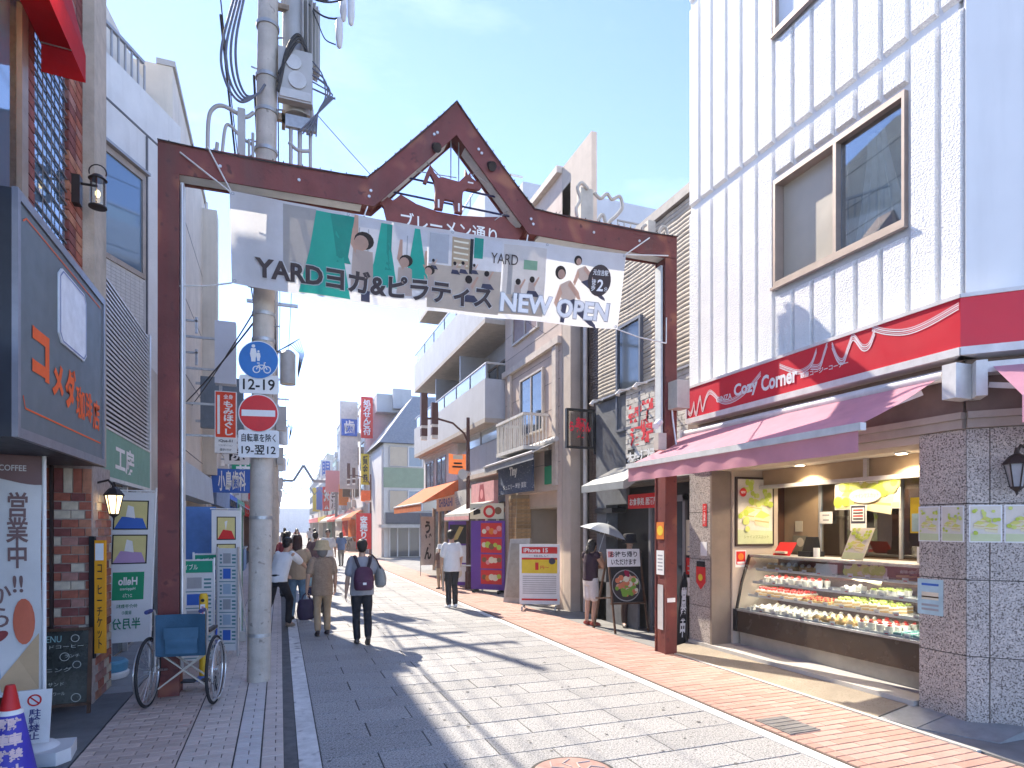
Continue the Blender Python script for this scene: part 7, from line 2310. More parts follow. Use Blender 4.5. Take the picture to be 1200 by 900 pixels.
def listing(label, x, y, u, w, h, head):
    t = thing('property_board', label, 'signboard', (x, y, 0), group='property listing boards')
    Fb = Frame((x, y, 0), u, (0, .04, 1))
    part(t, 'panel', MB().plate(Fb, 0, w, .10, h, -.03, 0), mat('board_white', (0.66, 0.67, 0.68), 0.5, 0, 0.04, 4))
    mb = MB()
    top = h - .03
    if head:
        mb.shape(Fb, [(.01, h - .17), (w - .01, h - .17), (w - .01, h - .02), (.01, h - .02)], .003, hdr)
        mb.text(Fb, 'エイブル', .03, h - .13, w * .5, .07, white, .005, .01)
        top = h - .19
    b = top
    while b > .30:
        b -= .21
        mb.line(Fb, [(.02, b - .01), (w - .02, b - .01)], .012, .003, ink2)
        mb.shape(Fb, [(w * .28, b + .03), (w * .68, b + .03), (w * .68, b + .17), (w * .28, b + .17)], .003, random.choice([grey_p, blue_p, flat('listing_sky', (0.35, 0.45, 0.55))]))
        for k in range(3):
            mb.shape(Fb, [(.03, b + .03 + k * .05), (w * .22, b + .03 + k * .05), (w * .22, b + .055 + k * .05), (.03, b + .055 + k * .05)], .003, ink2)
            mb.shape(Fb, [(w * .74, b + .03 + k * .05), (w * .94, b + .03 + k * .05), (w * .94, b + .055 + k * .05), (w * .74, b + .055 + k * .05)], .003, ink2)
    part(t, 'print', mb)
    part(t, 'frame', MB().plate(Fb, -.02, -.001, .0, h + .02, -.035, .01).plate(Fb, w + .001, w + .02, .0, h + .02, -.035, .01).bar(Fb.p(.02, h, -.05), Fb.p(.02, .02, -.45), .02).bar(Fb.p(w - .02, h, -.05), Fb.p(w - .02, .02, -.45), .02), alu)


listing('white listing board with a green header right beside the gate post', -1.22, 8.75, (1, 0, 0), .42, 1.38, True)
listing('white listing board behind the one with the green header', -1.12, 9.6, (1, 0, 0), .42, 1.42, True)
listing('narrow rounded listing board next to the yellow bollard', -0.80, 9.35, (0.9, -.3, 0), .26, 1.50, False)
yb = thing('yellow_bollard', 'yellow bollard with a red and white sticker behind the wheelchair', 'bollard', (-0.83, 8.0, 0))
part(yb, 'post', MB().tube([(-.83, 8.0, .02), (-.83, 8.0, .98), (-.83, 8.0, 1.02)], [.048, .048, .036], 16), mat('bollard_yellow', (0.70, 0.42, 0.02), 0.5, 0, 0.1, 8), True)
part(yb, 'sticker', MB().plate(Frame((-.86, 7.95, 0), (1, 0, 0)), .0, .05, .68, .90, .0, .004, white).text(Frame((-.86, 7.95, 0), (1, 0, 0)), '駐車禁止', .012, .70, .026, .18, red, .006, .02, vertical=True).disc(Frame((-.86, 7.95, 0), (1, 0, 0)), .025, .945, .02, .004, ink, 14))
part(yb, 'foot', MB().lathe((-.83, 8.0, .02), [(.10, 0), (.10, .015), (.05, .05)], 16), mat('bollard_blue', (0.08, 0.16, 0.45), 0.5), True)

# ------------------------------------------------------------------ the folded-back wheelchair, seen from behind
wc = thing('wheelchair', 'empty wheelchair with a blue seat back parked by the gate post', 'wheelchair', (-0.92, 6.93, 0.02), R(-8), local=True)
wc.scale = (1.13, 1.13, 1.13)
wb_blue = mat('chair_nylon', (0.035, 0.10, 0.17), 0.7, 0, 0.12, 6, 0.2, 60)
chrome = mat('chair_tube', (0.55, 0.55, 0.55), 0.3, 0.7, 0.05)
part(wc, 'backrest', MB().grid(lambda u, v: (-.20 + .40 * u, -.02 + .03 * math.sin(u * math.pi), .44 + .36 * v), 10, 8).grid(lambda u, v: (-.20 + .40 * u, -.012 + .03 * math.sin(u * math.pi), .44 + .36 * v), 10, 8), wb_blue, True)
part(wc, 'pocket', MB().grid(lambda u, v: (-.12 + .26 * u, -.034 + .008 * math.sin(v * 9) - .012 * math.sin(u * math.pi), .46 + .20 * v), 10, 8).grid(lambda u, v: (-.13 + .28 * u, -.042 - .006 * math.sin(u * math.pi), .59 + .10 * v), 6, 3), mat('chair_nylon_flap', (0.055, 0.135, 0.215), 0.7, 0, 0.1, 6), True)
part(wc, 'seat', MB().box(-.19, .19, 0, .38, .43, .455), wb_blue)
for s in (-1, 1):
    part(wc, 'back_tube', MB().tube([(s * .21, .0, .30), (s * .21, 0, .80), (s * .21, -.03, .84), (s * .21, -.12, .85)], .012, 10), chrome, True)
    part(wc, 'push_handle', MB().tube([(s * .21, -.10, .85), (s * .21, -.21, .85)], .018, 10), mat('handle_navy', (0.03, 0.04, 0.16), 0.6), True)
    wh = part(wc, 'wheel', MB().tube([(s * .27, .02 + .29 * math.cos(k * math.pi / 18), .30 + .29 * math.sin(k * math.pi / 18)) for k in range(37)], .014, 8, cap=False), rubber, True)
    wh.rotation_euler = (0, 0, 0)
    part(wh, 'hand_rim', MB().tube([(s * .305, .02 + .25 * math.cos(k * math.pi / 18), .30 + .25 * math.sin(k * math.pi / 18)) for k in range(37)], .008, 8, cap=False), chrome, True)
    part(wh, 'rim', MB().tube([(s * .27, .02 + .272 * math.cos(k * math.pi / 18), .30 + .272 * math.sin(k * math.pi / 18)) for k in range(37)], .010, 8, cap=False), chrome, True)
    mb = MB()
    for k in range(18):
        a = k * math.pi / 9
        mb.tube([(s * .25, .02, .30), (s * .27, .02 + .27 * math.cos(a), .30 + .27 * math.sin(a))], .0022, 4)
    mb.tube([(s * .24, .02, .30), (s * .30, .02, .30)], .022, 12)
    part(wh, 'spoke', mb, chrome, kind='stuff')
    cs_ = part(wc, 'castor', MB().tube([(s * .18, .42 + .06 * math.cos(k * math.pi / 9), .075 + .06 * math.sin(k * math.pi / 9)) for k in range(19)], .013, 8, cap=False), rubber, True)
    part(cs_, 'fork', MB().bar((s * .18 + .02, .42, .075), (s * .18 + .02, .40, .22), .012).bar((s * .18 - .02, .42, .075), (s * .18 - .02, .40, .22), .012), chrome)
    part(wc, 'side_frame', MB().tube([(s * .21, 0, .32), (s * .21, .40, .24), (s * .20, .46, .10)], .011, 8).tube([(s * .21, 0, .62), (s * .21, .30, .62), (s * .21, .34, .45), (s * .21, .40, .24)], .011, 8), chrome, True)
    part(wc, 'armrest', MB().box(s * .21 - .02, s * .21 + .02, .02, .30, .63, .655), black_metal)
    part(wc, 'brake', MB().tube([(s * .22, .26, .45), (s * .22, .30, .62)], .008, 6), mat('brake_blue', (0.03, 0.08, 0.4), 0.5))
part(wc, 'cross_brace', MB().bar((-.20, .05, .14), (.20, .05, .46), .02, .012).bar((.20, .06, .14), (-.20, .06, .46), .02, .012).bar((-.20, .28, .14), (.20, .28, .44), .02, .012).bar((.20, .29, .14), (-.20, .29, .44), .02, .012), mat('brace_cream', (0.55, 0.50, 0.42), 0.5))
part(wc, 'footrest', MB().box(-.18, -.02, .48, .62, .08, .09).box(.02, .18, .48, .62, .08, .09), black_metal)

# ------------------------------------------------------------------ bicycle parked by the lamp post
def bicycle(label, loc, rz, m):
    t = thing('bicycle', label, 'bicycle', loc, rz, 'parked bicycles', local=True)
    for (cx, nm) in ((0, 'wheel'), (1.05, 'wheel')):
        w = part(t, 'wheel', MB().tube([(cx + .31 * math.cos(k * math.pi / 14), 0, .33 + .31 * math.sin(k * math.pi / 14)) for k in range(29)], .018, 6, cap=False), rubber, True)
        mb = MB()
        for k in range(12):
            mb.tube([(cx, 0, .33), (cx + .3 * math.cos(k * .5236), 0, .33 + .3 * math.sin(k * .5236))], .003, 4)
        part(w, 'spoke', mb, chrome, kind='stuff')
    part(t, 'frame', MB().tube([(1.05, 0, .33), (.92, 0, .85)], .018, 8).tube([(.94, 0, .78), (.45, 0, .30), (.34, 0, .72)], .018, 8).tube([(.94, 0, .70), (.38, 0, .58)], .016, 8).tube([(.45, 0, .30), (0, 0, .33), (.36, 0, .62)], .013, 8), m, True)
    part(t, 'saddle', MB().ball((.32, 0, .80), .13, .07, .04).tube([(.34, 0, .7), (.33, 0, .8)], .014, 8), black_metal, True)
    part(t, 'handlebar', MB().tube([(.78, .26, .98), (.90, .2, 1.0), (.93, 0, .92), (.90, -.2, 1.0), (.78, -.26, .98)], .012, 8).tube([(.92, 0, .84), (.93, 0, .95)], .014, 8), chrome, True)
    part(t, 'basket', MB().box(1.0, 1.28, -.16, .16, .72, .74).box(1.0, 1.01, -.16, .16, .72, .95).box(1.27, 1.28, -.16, .16, .72, .95).box(1.0, 1.28, -.16, -.15, .72, .95).box(1.0, 1.28, .15, .16, .72, .95), frame_grey)
    part(t, 'mudguard', MB().tube(arc((0, 0, .33), .345, 20, 190, 10), .02, 6), m, True)
    return t


bicycle('bicycle parked behind the white shirted man by the lamp post', (4.85, 17.9, 0.02), R(-12), mat('bike_silver', (0.45, 0.45, 0.45), 0.4, 0.6))
bicycle('bicycle parked in the sun near the red flag', (4.2, 44.0, 0.02), R(70), mat('bike_black', (0.04, 0.04, 0.05), 0.4, 0.3))
bicycle('second bicycle parked in the distance on the sunny side', (4.4, 48.0, 0.02), R(60), mat('bike_black', (0, 0, 0)))
t = thing('rail_barrier', 'low steel tube barrier beside the lamp post', 'barrier', (4.7, 15.5, 0))
part(t, 'rail', MB().tube([(4.2, 16.6, 0.02), (4.2, 16.6, .72), (5.2, 16.2, .72), (5.2, 16.2, .02)], .025, 10), steel, True)
t = thing('red_flag', 'red vertical flag with white writing near the green house', 'flag', (4.6, 36, 0))
part(t, 'cloth', MB().plate(Frame((4.05, 36.0, 0), (1, 0, 0)), 0, .85, .5, 2.55, -.01, 0), red)
part(t, 'lettering', MB().text(Frame((4.05, 36.0, 0), (1, 0, 0)), '安売り処', .2, .65, .45, 1.75, white, .006, .04, vertical=True))
part(t, 'pole', MB().tube([(4.93, 36.03, 0), (4.93, 36.03, 2.7)], .02, 8), steel)
t = thing('white_flag', 'white vertical flag with black writing before the shaded shop', 'flag', (5.2, 22, 0))
part(t, 'cloth', MB().plate(Frame((4.75, 22.0, 0), (.9, .1, 0)), 0, .5, .4, 2.15, -.01, 0), A_white)
part(t, 'lettering', MB().text(Frame((4.75, 22.0, 0), (.9, .1, 0)), 'うどん', .12, .6, .28, 1.4, ink, .006, .05, vertical=True))
part(t, 'pole', MB().tube([(4.74, 22.03, 0), (4.74, 22.03, 2.25)], .014, 8), steel)
for (x, y, w, d, h, m, l) in ((4.9, 47, 1.0, 2.0, 1.0, A_white, 'white goods stand before a distant shop on the sunny side'), (4.9, 53, 1.0, 2.2, .9, wood_dark, 'brown goods stand before a distant shop on the sunny side'), (-1.7, 28, .7, 2, .9, A_blue, 'blue goods stand before a distant shop on the shady side')):
    tt = thing('goods_stand', l, 'stand', (x, y, 0))
    part(tt, 'body', MB().box(x - w / 2, x + w / 2, y - d / 2, y + d / 2, 0.02, h), m)
    part(tt, 'top', MB().box(x - w / 2 - .05, x + w / 2 + .05, y - d / 2 - .05, y + d / 2 + .05, h + .001, h + .05), steel)
# ------------------------------------------------------------------ people
skin_m = mat('skin', (0.50, 0.31, 0.22), 0.55, 0, 0.06, 12, spec=0.35)
hair_k = mat('hair_black', (0.018, 0.014, 0.012), 0.45, 0, 0.3, 40, 0.5, 90)
hair_b = mat('hair_brown', (0.055, 0.022, 0.018), 0.45, 0, 0.3, 40, 0.5, 90)


def organic(mb, voxel, smooth=4, ratio=1.0):
    """fuse overlapping shapes into one continuous skin"""
    me = mesh(mb, 'temp', skin_m, fix=True)
    o = bpy.data.objects.new('temp', me)
    r = o.modifiers.new('r', 'REMESH')
    r.mode = 'VOXEL'
    r.voxel_size = voxel
    if smooth:
        s = o.modifiers.new('s', 'SMOOTH')
        s.iterations = smooth
        s.factor = 0.5
    if ratio < 1:
        d = o.modifiers.new('d', 'DECIMATE')
        d.ratio = ratio
    out = evaluated_mesh(o)
    bpy.data.meshes.remove(me)
    out.shade_smooth()
    return out


def limb(mb, pts, rs, n=10, sx=1.0):
    mb.tube(pts, rs, n, sx=sx)
    for p, r in zip(pts, rs):
        mb.ball(p, r, n=n, k=6)


def torso(mb, rings):
    """rings: (x, y, z, rx, ry) from below upwards"""
    n = 16
    vs, fs = [], []
    for (x, y, z, rx, ry) in rings:
        for k in range(n):
            a = 2 * math.pi * k / n
            vs.append((x + rx * math.cos(a), y + ry * math.sin(a), z))
    for i in range(len(rings) - 1):
        for k in range(n):
            a, b = i * n + k, i * n + (k + 1) % n
            fs.append((a, b, b + n, a + n))
    fs += [tuple(range(n - 1, -1, -1)), tuple((len(rings) - 1) * n + k for k in range(n))]
    mb.add(vs, fs)


BASEP = dict(pel=(0, 0, .93), chest=(0, 0, 1.24), neck=(0, -.005, 1.43), head=(0, .015, 1.575),
             lsh=(-.175, 0, 1.37), lel=(-.225, -.02, 1.10), lwr=(-.235, .05, .86), rsh=(.175, 0, 1.37), rel=(.225, -.02, 1.10), rwr=(.235, .05, .86),
             lhp=(-.085, 0, .90), lkn=(-.095, .02, .49), lan=(-.095, -.02, .085), rhp=(.085, 0, .90), rkn=(.095, .02, .49), ran=(.095, -.02, .085))


def wrinkle(me, amp, sc_, seed):
    """small folds in cloth"""
    from mathutils import noise as nz
    me.update()
    for v in me.vertices:
        q = v.co * sc_ + Vector((seed, seed * 2, 0))
        q.z *= 0.6
        v.co += v.normal * (amp * nz.noise(q))


def add_mesh(parent, name, me, m):
    me.name = name
    me.materials.clear()
    me.materials.append(m)
    return link(name, me, parent)


def person(label, loc, rz, H, pose, top, bottom, shoe, hair=hair_k, hairlen=0.0, sleeve='short', fine=True, slim=1.0, shorts=False, hat=None, toprings=None, group=None, loose=1.0, grip=(0, 0), cat='person'):
    t = thing('person', label, cat, loc, rz, group, local=True)
    k = H / 1.70
    J = {n: Vector(p) for n, p in BASEP.items()}
    for n, p in pose.items():
        J[n] = Vector(p)
    J = {n: p * k for n, p in J.items()}
    S = slim * k
    mb = MB()
    pl, ch, nk, hd = J['pel'], J['chest'], J['neck'], J['head']
    mid = pl.lerp(ch, .5)
    torso(mb, [(pl.x, pl.y, pl.z - .09 * k, .13 * S, .09 * S), (pl.x, pl.y, pl.z, .155 * S, .105 * S), (mid.x, mid.y, mid.z, .135 * S, .09 * S), (ch.x, ch.y, ch.z, .16 * S, .10 * S), (ch.x * .4 + nk.x * .6, ch.y * .4 + nk.y * .6, nk.z - .07 * k, .15 * S, .075 * S), (nk.x, nk.y, nk.z - .02 * k, .07 * S, .06 * S)])
    limb(mb, [nk - Vector((0, 0, .05 * k)), nk.lerp(hd, .45)], [.058 * S, .05 * k], 12)
    # head: skull, jaw, nose, ears, chin
    fw = Vector(pose.get('look', (0, 1, 0))).normalized()
    side = Vector((fw.y, -fw.x, 0)).normalized()
    up_ = side.cross(fw)
    M3 = Matrix((side, fw, up_)).transposed()
    hq = lambda x, y, z: hd + M3 @ (Vector((x, y, z)) * k)
    mb.ball(hq(0, -.012, .03), .076 * k, .094 * k, .092 * k, 16, 10, rot=M3)
    mb.ball(hq(0, .022, -.035), .060 * k, .068 * k, .080 * k, 14, 8, rot=M3)
    mb.ball(hq(0, .088, -.018), .011 * k, .018 * k, .018 * k, 8, 6, rot=M3)
    mb.ball(hq(0, .078, .004), .008 * k, .012 * k, .024 * k, 8, 6, rot=M3)
    mb.ball(hq(0, .072, -.095), .024 * k, .02 * k, .018 * k, 8, 6, rot=M3)
    for s in (-1, 1):
        mb.ball(hq(s * .077, -.005, -.005), .010 * k, .02 * k, .032 * k, 8, 6, rot=M3)
    for s, nme in ((-1, 'l'), (1, 'r')):
        sh, el, wr = J[nme + 'sh'], J[nme + 'el'], J[nme + 'wr']
        limb(mb, [sh, sh.lerp(el, .5), el, el.lerp(wr, .4), wr], [.052 * S, .046 * S, .037 * S, .038 * S, .026 * S], 12)
        d = (wr - el).normalized()
        pc = wr + d * .05 * k
        ac = Vector((s * 1.0, 0, 0))
        ac = (ac - d * ac.dot(d)).normalized()      # palm normal points outwards from the body
        fwd = d.cross(ac) * s
        fwd = fwd if fwd.y > 0 else -fwd
        mb.tube([wr, wr + d * .03 * k, pc + d * .04 * k], [.026 * k, .036 * k, .038 * k], 10, sx=.55)
        mb.ball(pc, .022 * k, .022 * k, .022 * k, 8, 6)
        curl = grip[0 if s < 0 else 1]
        for f in range(4):
            off = fwd * ((f - 1.5) * .0195 * k)
            L_ = (.070, .080, .076, .060)[f] * k
            b0 = pc + d * .035 * k + off
            b1 = b0 + (d * (1 - .3 * curl) - ac * (.25 + .5 * curl) * s * s).normalized() * L_ * .5
            b2 = b1 + (d * (1 - 1.3 * curl) - ac * (.5 + .8 * curl)).normalized() * L_ * .5
            limb(mb, [b0, b1, b2], [.0095 * k, .0085 * k, .0072 * k], 7)
        b0 = wr + d * .03 * k + fwd * .025 * k
        b1 = b0 + (d * .7 + fwd * .55 - ac * .25).normalized() * .036 * k
        b2 = b1 + (d * .9 + fwd * .1 - ac * .3).normalized() * .030 * k
        limb(mb, [b0, b1, b2], [.012 * k, .010 * k, .008 * k], 7)
        hp, kn, an = J[nme + 'hp'], J[nme + 'kn'], J[nme + 'an']
        limb(mb, [hp, hp.lerp(kn, .5), kn, kn.lerp(an, .35), an], [.082 * S, .070 * S, .050 * S, .050 * S, .034 * S], 12)
        tf = Vector(pose.get(nme + 'toe', (0, 1, -.25)))
        limb(mb, [an - Vector((0, 0, .02 * k)), an + tf * .13 * k - Vector((0, 0, .015 * k))], [.034 * k, .026 * k], 10)
    body = add_mesh(t, 'body', organic(mb, .0068 if fine else .016, 3, .38 if fine else .6), skin_m)
    # eyes, brows and mouth
    mb = MB()
    for s in (-1, 1):
        mb.ball(hq(s * .031, .079, .005), .011 * k, .007 * k, .006 * k, 8, 5, ink, rot=M3)
        mb.ball(hq(s * .031, .084, .026), .016 * k, .005 * k, .0035 * k, 8, 5, hair, rot=M3)
    mb.ball(hq(0, .083, -.058), .022 * k, .006 * k, .005 * k, 8, 5, flat('lips', (0.35, 0.12, 0.1)), rot=M3)
    part(body, 'face_features', mb, None, True)
    # top
    lo = toprings or .80
    mb = MB()
    e = .022 * loose
    zt = lo * k
    torso(mb, [(pl.x, pl.y, zt, (.165 + e) * S, (.115 + e) * S), (pl.x, pl.y, max(zt + .06 * k, pl.z), (.160 + e) * S, (.110 + e) * S), (mid.x, mid.y, mid.z, (.150 + e) * S, (.10 + e) * S), (ch.x, ch.y, ch.z, (.162 + e) * S, (.103 + e) * S), (ch.x * .4 + nk.x * .6, ch.y * .4 + nk.y * .6, nk.z - .055 * k, (.155 + e * .5) * S, (.083 + e * .4) * S), (nk.x, nk.y, nk.z - .008 * k, .074 * S, .066 * S)])
    for nme in ('l', 'r'):
        sh, el, wr = J[nme + 'sh'], J[nme + 'el'], J[nme + 'wr']
        if sleeve == 'short':
            q = sh.lerp(el, .78)
            limb(mb, [sh.lerp(nk, .1), sh.lerp(el, .15), sh.lerp(el, .5), q], [(.05 + e * .3) * S, (.053 + e * .4) * S, (.052 + e * .5) * S, (.048 + e * .6) * S], 12)
        elif sleeve == 'long':
            limb(mb, [sh, el, wr.lerp(el, .12)], [(.056 + e) * S, (.042 + e) * S, (.030 + e) * S], 12)
        else:
            limb(mb, [sh.lerp(nk, .12), sh.lerp(el, .06)], [(.055 + e) * S, (.054 + e * .6) * S], 12)
    me = organic(mb, .012 if fine else .02, 2, .6)
    wrinkle(me, .012 * k, 9, len(label))
    add_mesh(t, 'shirt', me, top)
    # trousers
    mb = MB()
    torso(mb, [(pl.x, pl.y, pl.z - .14 * k, .155 * S, .108 * S), (pl.x, pl.y, pl.z - .02 * k, .172 * S, .122 * S), (pl.x, pl.y, pl.z + .08 * k, .155 * S, .112 * S)])
    for nme in ('l', 'r'):
        hp, kn, an = J[nme + 'hp'], J[nme + 'kn'], J[nme + 'an']
        if shorts:
            limb(mb, [hp, hp.lerp(kn, .5), hp.lerp(kn, .82)], [.098 * S, .098 * S, .10 * S], 12)
        else:
            limb(mb, [hp, hp.lerp(kn, .5), kn, kn.lerp(an, .5), an.lerp(kn, .06)], [.093 * S, .085 * S, .068 * S, .064 * S, .058 * S], 12)
    me = organic(mb, .012 if fine else .02, 2, .6)
    wrinkle(me, .012 * k, 8, len(label) + 3)
    add_mesh(t, 'shorts' if shorts else 'trousers', me, bottom)
    for nme in ('l', 'r'):
        an = J[nme + 'an']
        tf = Vector(pose.get(nme + 'toe', (0, 1, -.25)))
        mb = MB()
        a, b = an - Vector((0, 0, .045 * k)) - tf * .045 * k, an + tf * .155 * k - Vector((0, 0, .04 * k))
        mb.tube([a - tf * .02 * k, a, a.lerp(b, .4), a.lerp(b, .75), b, b + tf * .025 * k], [.024 * k, .038 * k, .042 * k, .046 * k, .040 * k, .018 * k], 12)
        part(t, 'shoe', mb, shoe, True)
    # hair
    mb = MB()
    mb.ball(hq(0, -.022, .045), .086 * k, .098 * k, .092 * k, 16, 10, rot=M3)
    mb.ball(hq(0, -.055, .0), .078 * k, .062 * k, .088 * k, 14, 8, rot=M3)
    if hairlen > 0:
        mb.ball(hq(0, -.055, -.05 - hairlen * .4), .088 * k, .058 * k, (.09 + hairlen * .6) * k, 14, 8, rot=M3)
        for s in (-1, 1):
            mb.ball(hq(s * .072, -.015, -.03 - hairlen * .2), .026 * k, .045 * k, (.07 + hairlen * .4) * k, 10, 8, rot=M3)
    me = organic(mb, .009, 2, .7)
    wrinkle(me, .008 * k, 40, 2)
    add_mesh(t, 'hair', me, hair)
    if hat is not None:
        mb = MB().lathe(hq(0, -.005, .03), [(.168 * k, -.05 * k), (.163 * k, -.044 * k), (.122 * k, .02 * k), (.116 * k, .10 * k), (.10 * k, .125 * k), (.03 * k, .134 * k)], 24, None)
        part(t, 'hat', mb, hat, True)
    return t, J, k


cotton_w = mat('white_cotton', (0.72, 0.73, 0.74), 0.85, 0, 0.04, 8)
black_cl = mat('black_cloth', (0.018, 0.018, 0.024), 0.8, 0, 0.2, 8)
# the two women walking away
lin = mat('brown_check_linen', (0.36, 0.27, 0.19), 0.9, 0, 0.12, 14, speck=[((0.27, 0.18, 0.13), 70.0, 0.5, 0.6)])
tanp = mat('tan_trousers', (0.38, 0.28, 0.18), 0.85, 0, 0.1, 8)
straw_h = mat('straw_hat', (0.56, 0.44, 0.26), 0.9, 0, 0.1, 30, 0.4, 120)
p3, J3, k3 = person('older person in brown linen and a straw bucket hat walking away with a dark bag', (0.66, 10.74, 0), R(3), 1.54,
                    dict(lwr=(-.27, .0, .84), lel=(-.25, -.04, 1.1), lkn=(-.095, -.02, .50), lan=(-.10, -.16, .11), rkn=(.095, .05, .49), ran=(.095, .05, .085), ltoe=(0, .9, -.45)), lin, tanp, mat('dark_shoe', (0.04, 0.03, 0.03), 0.5), hat=straw_h, toprings=.72, loose=1.3, hairlen=.02, grip=(.9, .2), hair=mat('hair_grey', (0.2, 0.19, 0.18), 0.6))
bag = thing('dark_tote_bag', 'dark purple cloth bag hanging from the hand of the person in the straw hat', 'bag', (0.40, 10.72, .30))
bgm = mat('bag_purple', (0.035, 0.022, 0.05), 0.7, 0, 0.2, 10)
mb = MB()
torso(mb, [(.40, 10.72, .27, .10, .07), (.40, 10.72, .30, .135, .085), (.40, 10.72, .42, .145, .085), (.40, 10.72, .56, .125, .06), (.40, 10.72, .60, .10, .04)])
part(bag, 'pouch', mb, bgm, True)
part(bag, 'handle', MB().tube([(.33, 10.69, .57), (.36, 10.70, .67), (.41, 10.72, .71), (.45, 10.73, .67), (.47, 10.74, .57)], .012, 8), bgm, True)

greyt = mat('grey_jersey', (0.30, 0.30, 0.33), 0.85, 0, 0.06, 8)
p4, J4, k4 = person('person in a grey tee and black trousers carrying a purple backpack', (1.18, 9.70, 0), R(-2), 1.60,
                    dict(lkn=(-.09, .06, .50), lan=(-.08, .02, .085), rkn=(.09, .02, .50), ran=(.08, -.17, .14), rtoe=(0, .8, -.6), lwr=(-.25, .02, .84), rsh=(.175, 0, 1.36), rel=(.24, .05, 1.12), rwr=(.20, .22, 1.02)), greyt, black_cl, mat('brown_shoe', (0.08, 0.06, 0.05), 0.5), loose=1.25, hairlen=.0)
bp = thing('backpack', 'dark purple backpack on the back of the person in grey', 'backpack', (1.18, 9.55, .9))
pur = mat('pack_purple', (0.075, 0.022, 0.055), 0.65, 0, 0.15, 8)
mb = MB()
torso(mb, [(1.18, 9.50, .84, .12, .06), (1.18, 9.49, .88, .145, .08), (1.18, 9.49, 1.0, .15, .085), (1.18, 9.50, 1.13, .13, .07), (1.18, 9.52, 1.19, .09, .045)])
part(bp, 'body', mb, pur, True)
mb = MB()
torso(mb, [(1.18, 9.425, .86, .10, .03), (1.18, 9.42, .90, .12, .04), (1.18, 9.42, .98, .115, .035), (1.18, 9.44, 1.0, .10, .02)])
pk_ = part(bp, 'front_pocket', mb, pur, True)
part(pk_, 'label_patch', MB().box(1.155, 1.205, 9.376, 9.38, .93, .965), white)
for s in (-1, 1):
    part(bp, 'strap', MB().tube([(1.18 + s * .06, 9.50, 1.16), (1.18 + s * .10, 9.545, 1.27), (1.18 + s * .115, 9.62, 1.345), (1.18 + s * .115, 9.72, 1.33)], .02, 8, sx=1.4), mat('strap_black', (0.03, 0.02, 0.03), 0.7), True)
sb_ = thing('shoulder_bag', 'grey shoulder bag at the side of the person in grey', 'bag', (1.46, 9.7, .9))
mb = MB()
torso(mb, [(1.45, 9.70, .86, .05, .09), (1.46, 9.70, .90, .085, .14), (1.46, 9.70, 1.0, .09, .14), (1.45, 9.70, 1.12, .07, .11), (1.43, 9.70, 1.20, .03, .05)])
part(sb_, 'pouch', mb, mat('bag_grey', (0.26, 0.26, 0.25), 0.8, 0, 0.12, 8), True)
part(sb_, 'strap', MB().tube([(1.45, 9.62, 1.15), (1.38, 9.60, 1.30), (1.33, 9.68, 1.36), (1.38, 9.78, 1.30), (1.45, 9.78, 1.15)], .012, 8), mat('strap_black', (0, 0, 0)), True)

# man leaning towards the pushchair beside the pole
person('man in a white polo shirt leaning forward with outstretched arm beside the pole', (-0.02, 11.75, 0), R(-38), 1.66,
       dict(pel=(0, -.04, .90), chest=(0, .10, 1.20), neck=(0, .20, 1.38), head=(0, .27, 1.51), look=(.1, 1, -.25), lsh=(-.17, .17, 1.33), rsh=(.17, .17, 1.33), rel=(.20, .40, 1.16), rwr=(.14, .62, 1.06), lel=(-.22, .22, 1.08), lwr=(-.18, .40, .95),
            lhp=(-.085, -.04, .87), rhp=(.085, -.04, .87), lkn=(-.10, -.12, .48), lan=(-.11, -.34, .12), rkn=(.10, .18, .50), ran=(.10, .14, .085), ltoe=(0, .9, -.5)), cotton_w, black_cl, mat('tan_shoe', (0.25, 0.2, 0.16), 0.5), loose=1.3, toprings=.84)
beige_t = mat('beige_top', (0.42, 0.32, 0.22), 0.85, 0, 0.08, 8)
jeans = mat('blue_jeans', (0.13, 0.22, 0.31), 0.85, 0, 0.2, 10, 0.2, 90)
person('person with red brown hair and jeans standing behind the leaning man', (0.32, 12.75, 0), R(-10), 1.64, dict(rel=(.24, .10, 1.12), rwr=(.18, .32, 1.0), lel=(-.24, .10, 1.12), lwr=(-.16, .32, 1.0), lan=(-.1, -.1, .085)), beige_t, jeans, black_cl, hair=hair_b, hairlen=.16, loose=1.3)
# pushchair with a small child
pc = thing('pushchair', 'dark pushchair with a child in it facing us beside the walkers', 'pushchair', (0.62, 13.2, 0))
part(pc, 'seat', MB().prism([(.42, 13.05, .45), (.42, 13.40, .40), (.42, 13.48, .85), (.42, 13.40, .86), (.42, 13.32, .52), (.42, 13.05, .53)], (.40, 0, 0)).box(.42, .82, 12.98, 13.06, .42, .58), mat('pram_navy', (0.03, 0.03, 0.07), 0.8))
part(pc, 'frame', MB().tube([(.42, 13.5, 1.0), (.42, 13.2, .40), (.42, 12.95, .12)], .014, 8).tube([(.82, 13.5, 1.0), (.82, 13.2, .40), (.82, 12.95, .12)], .014, 8).tube([(.42, 13.5, 1.0), (.82, 13.5, 1.0)], .016, 8).tube([(.42, 13.25, .45), (.42, 13.5, .10)], .012, 8).tube([(.82, 13.25, .45), (.82, 13.5, .10)], .012, 8), black_metal, True)
for (x, y) in ((.42, 12.95), (.82, 12.95), (.42, 13.5), (.82, 13.5)):
    part(pc, 'wheel', MB().tube([(x + dx, y, .09) for dx in (-.02, .02)], .088, 14), rubber, True)
part(pc, 'hood', MB().grid(lambda u, v: (.42 + .40 * u, 13.40 + .18 * math.cos(v * math.pi * .6), .86 + .22 * math.sin(v * math.pi * .6 + .1)), 4, 8), mat('pram_cream', (0.45, 0.33, 0.26), 0.8), True)
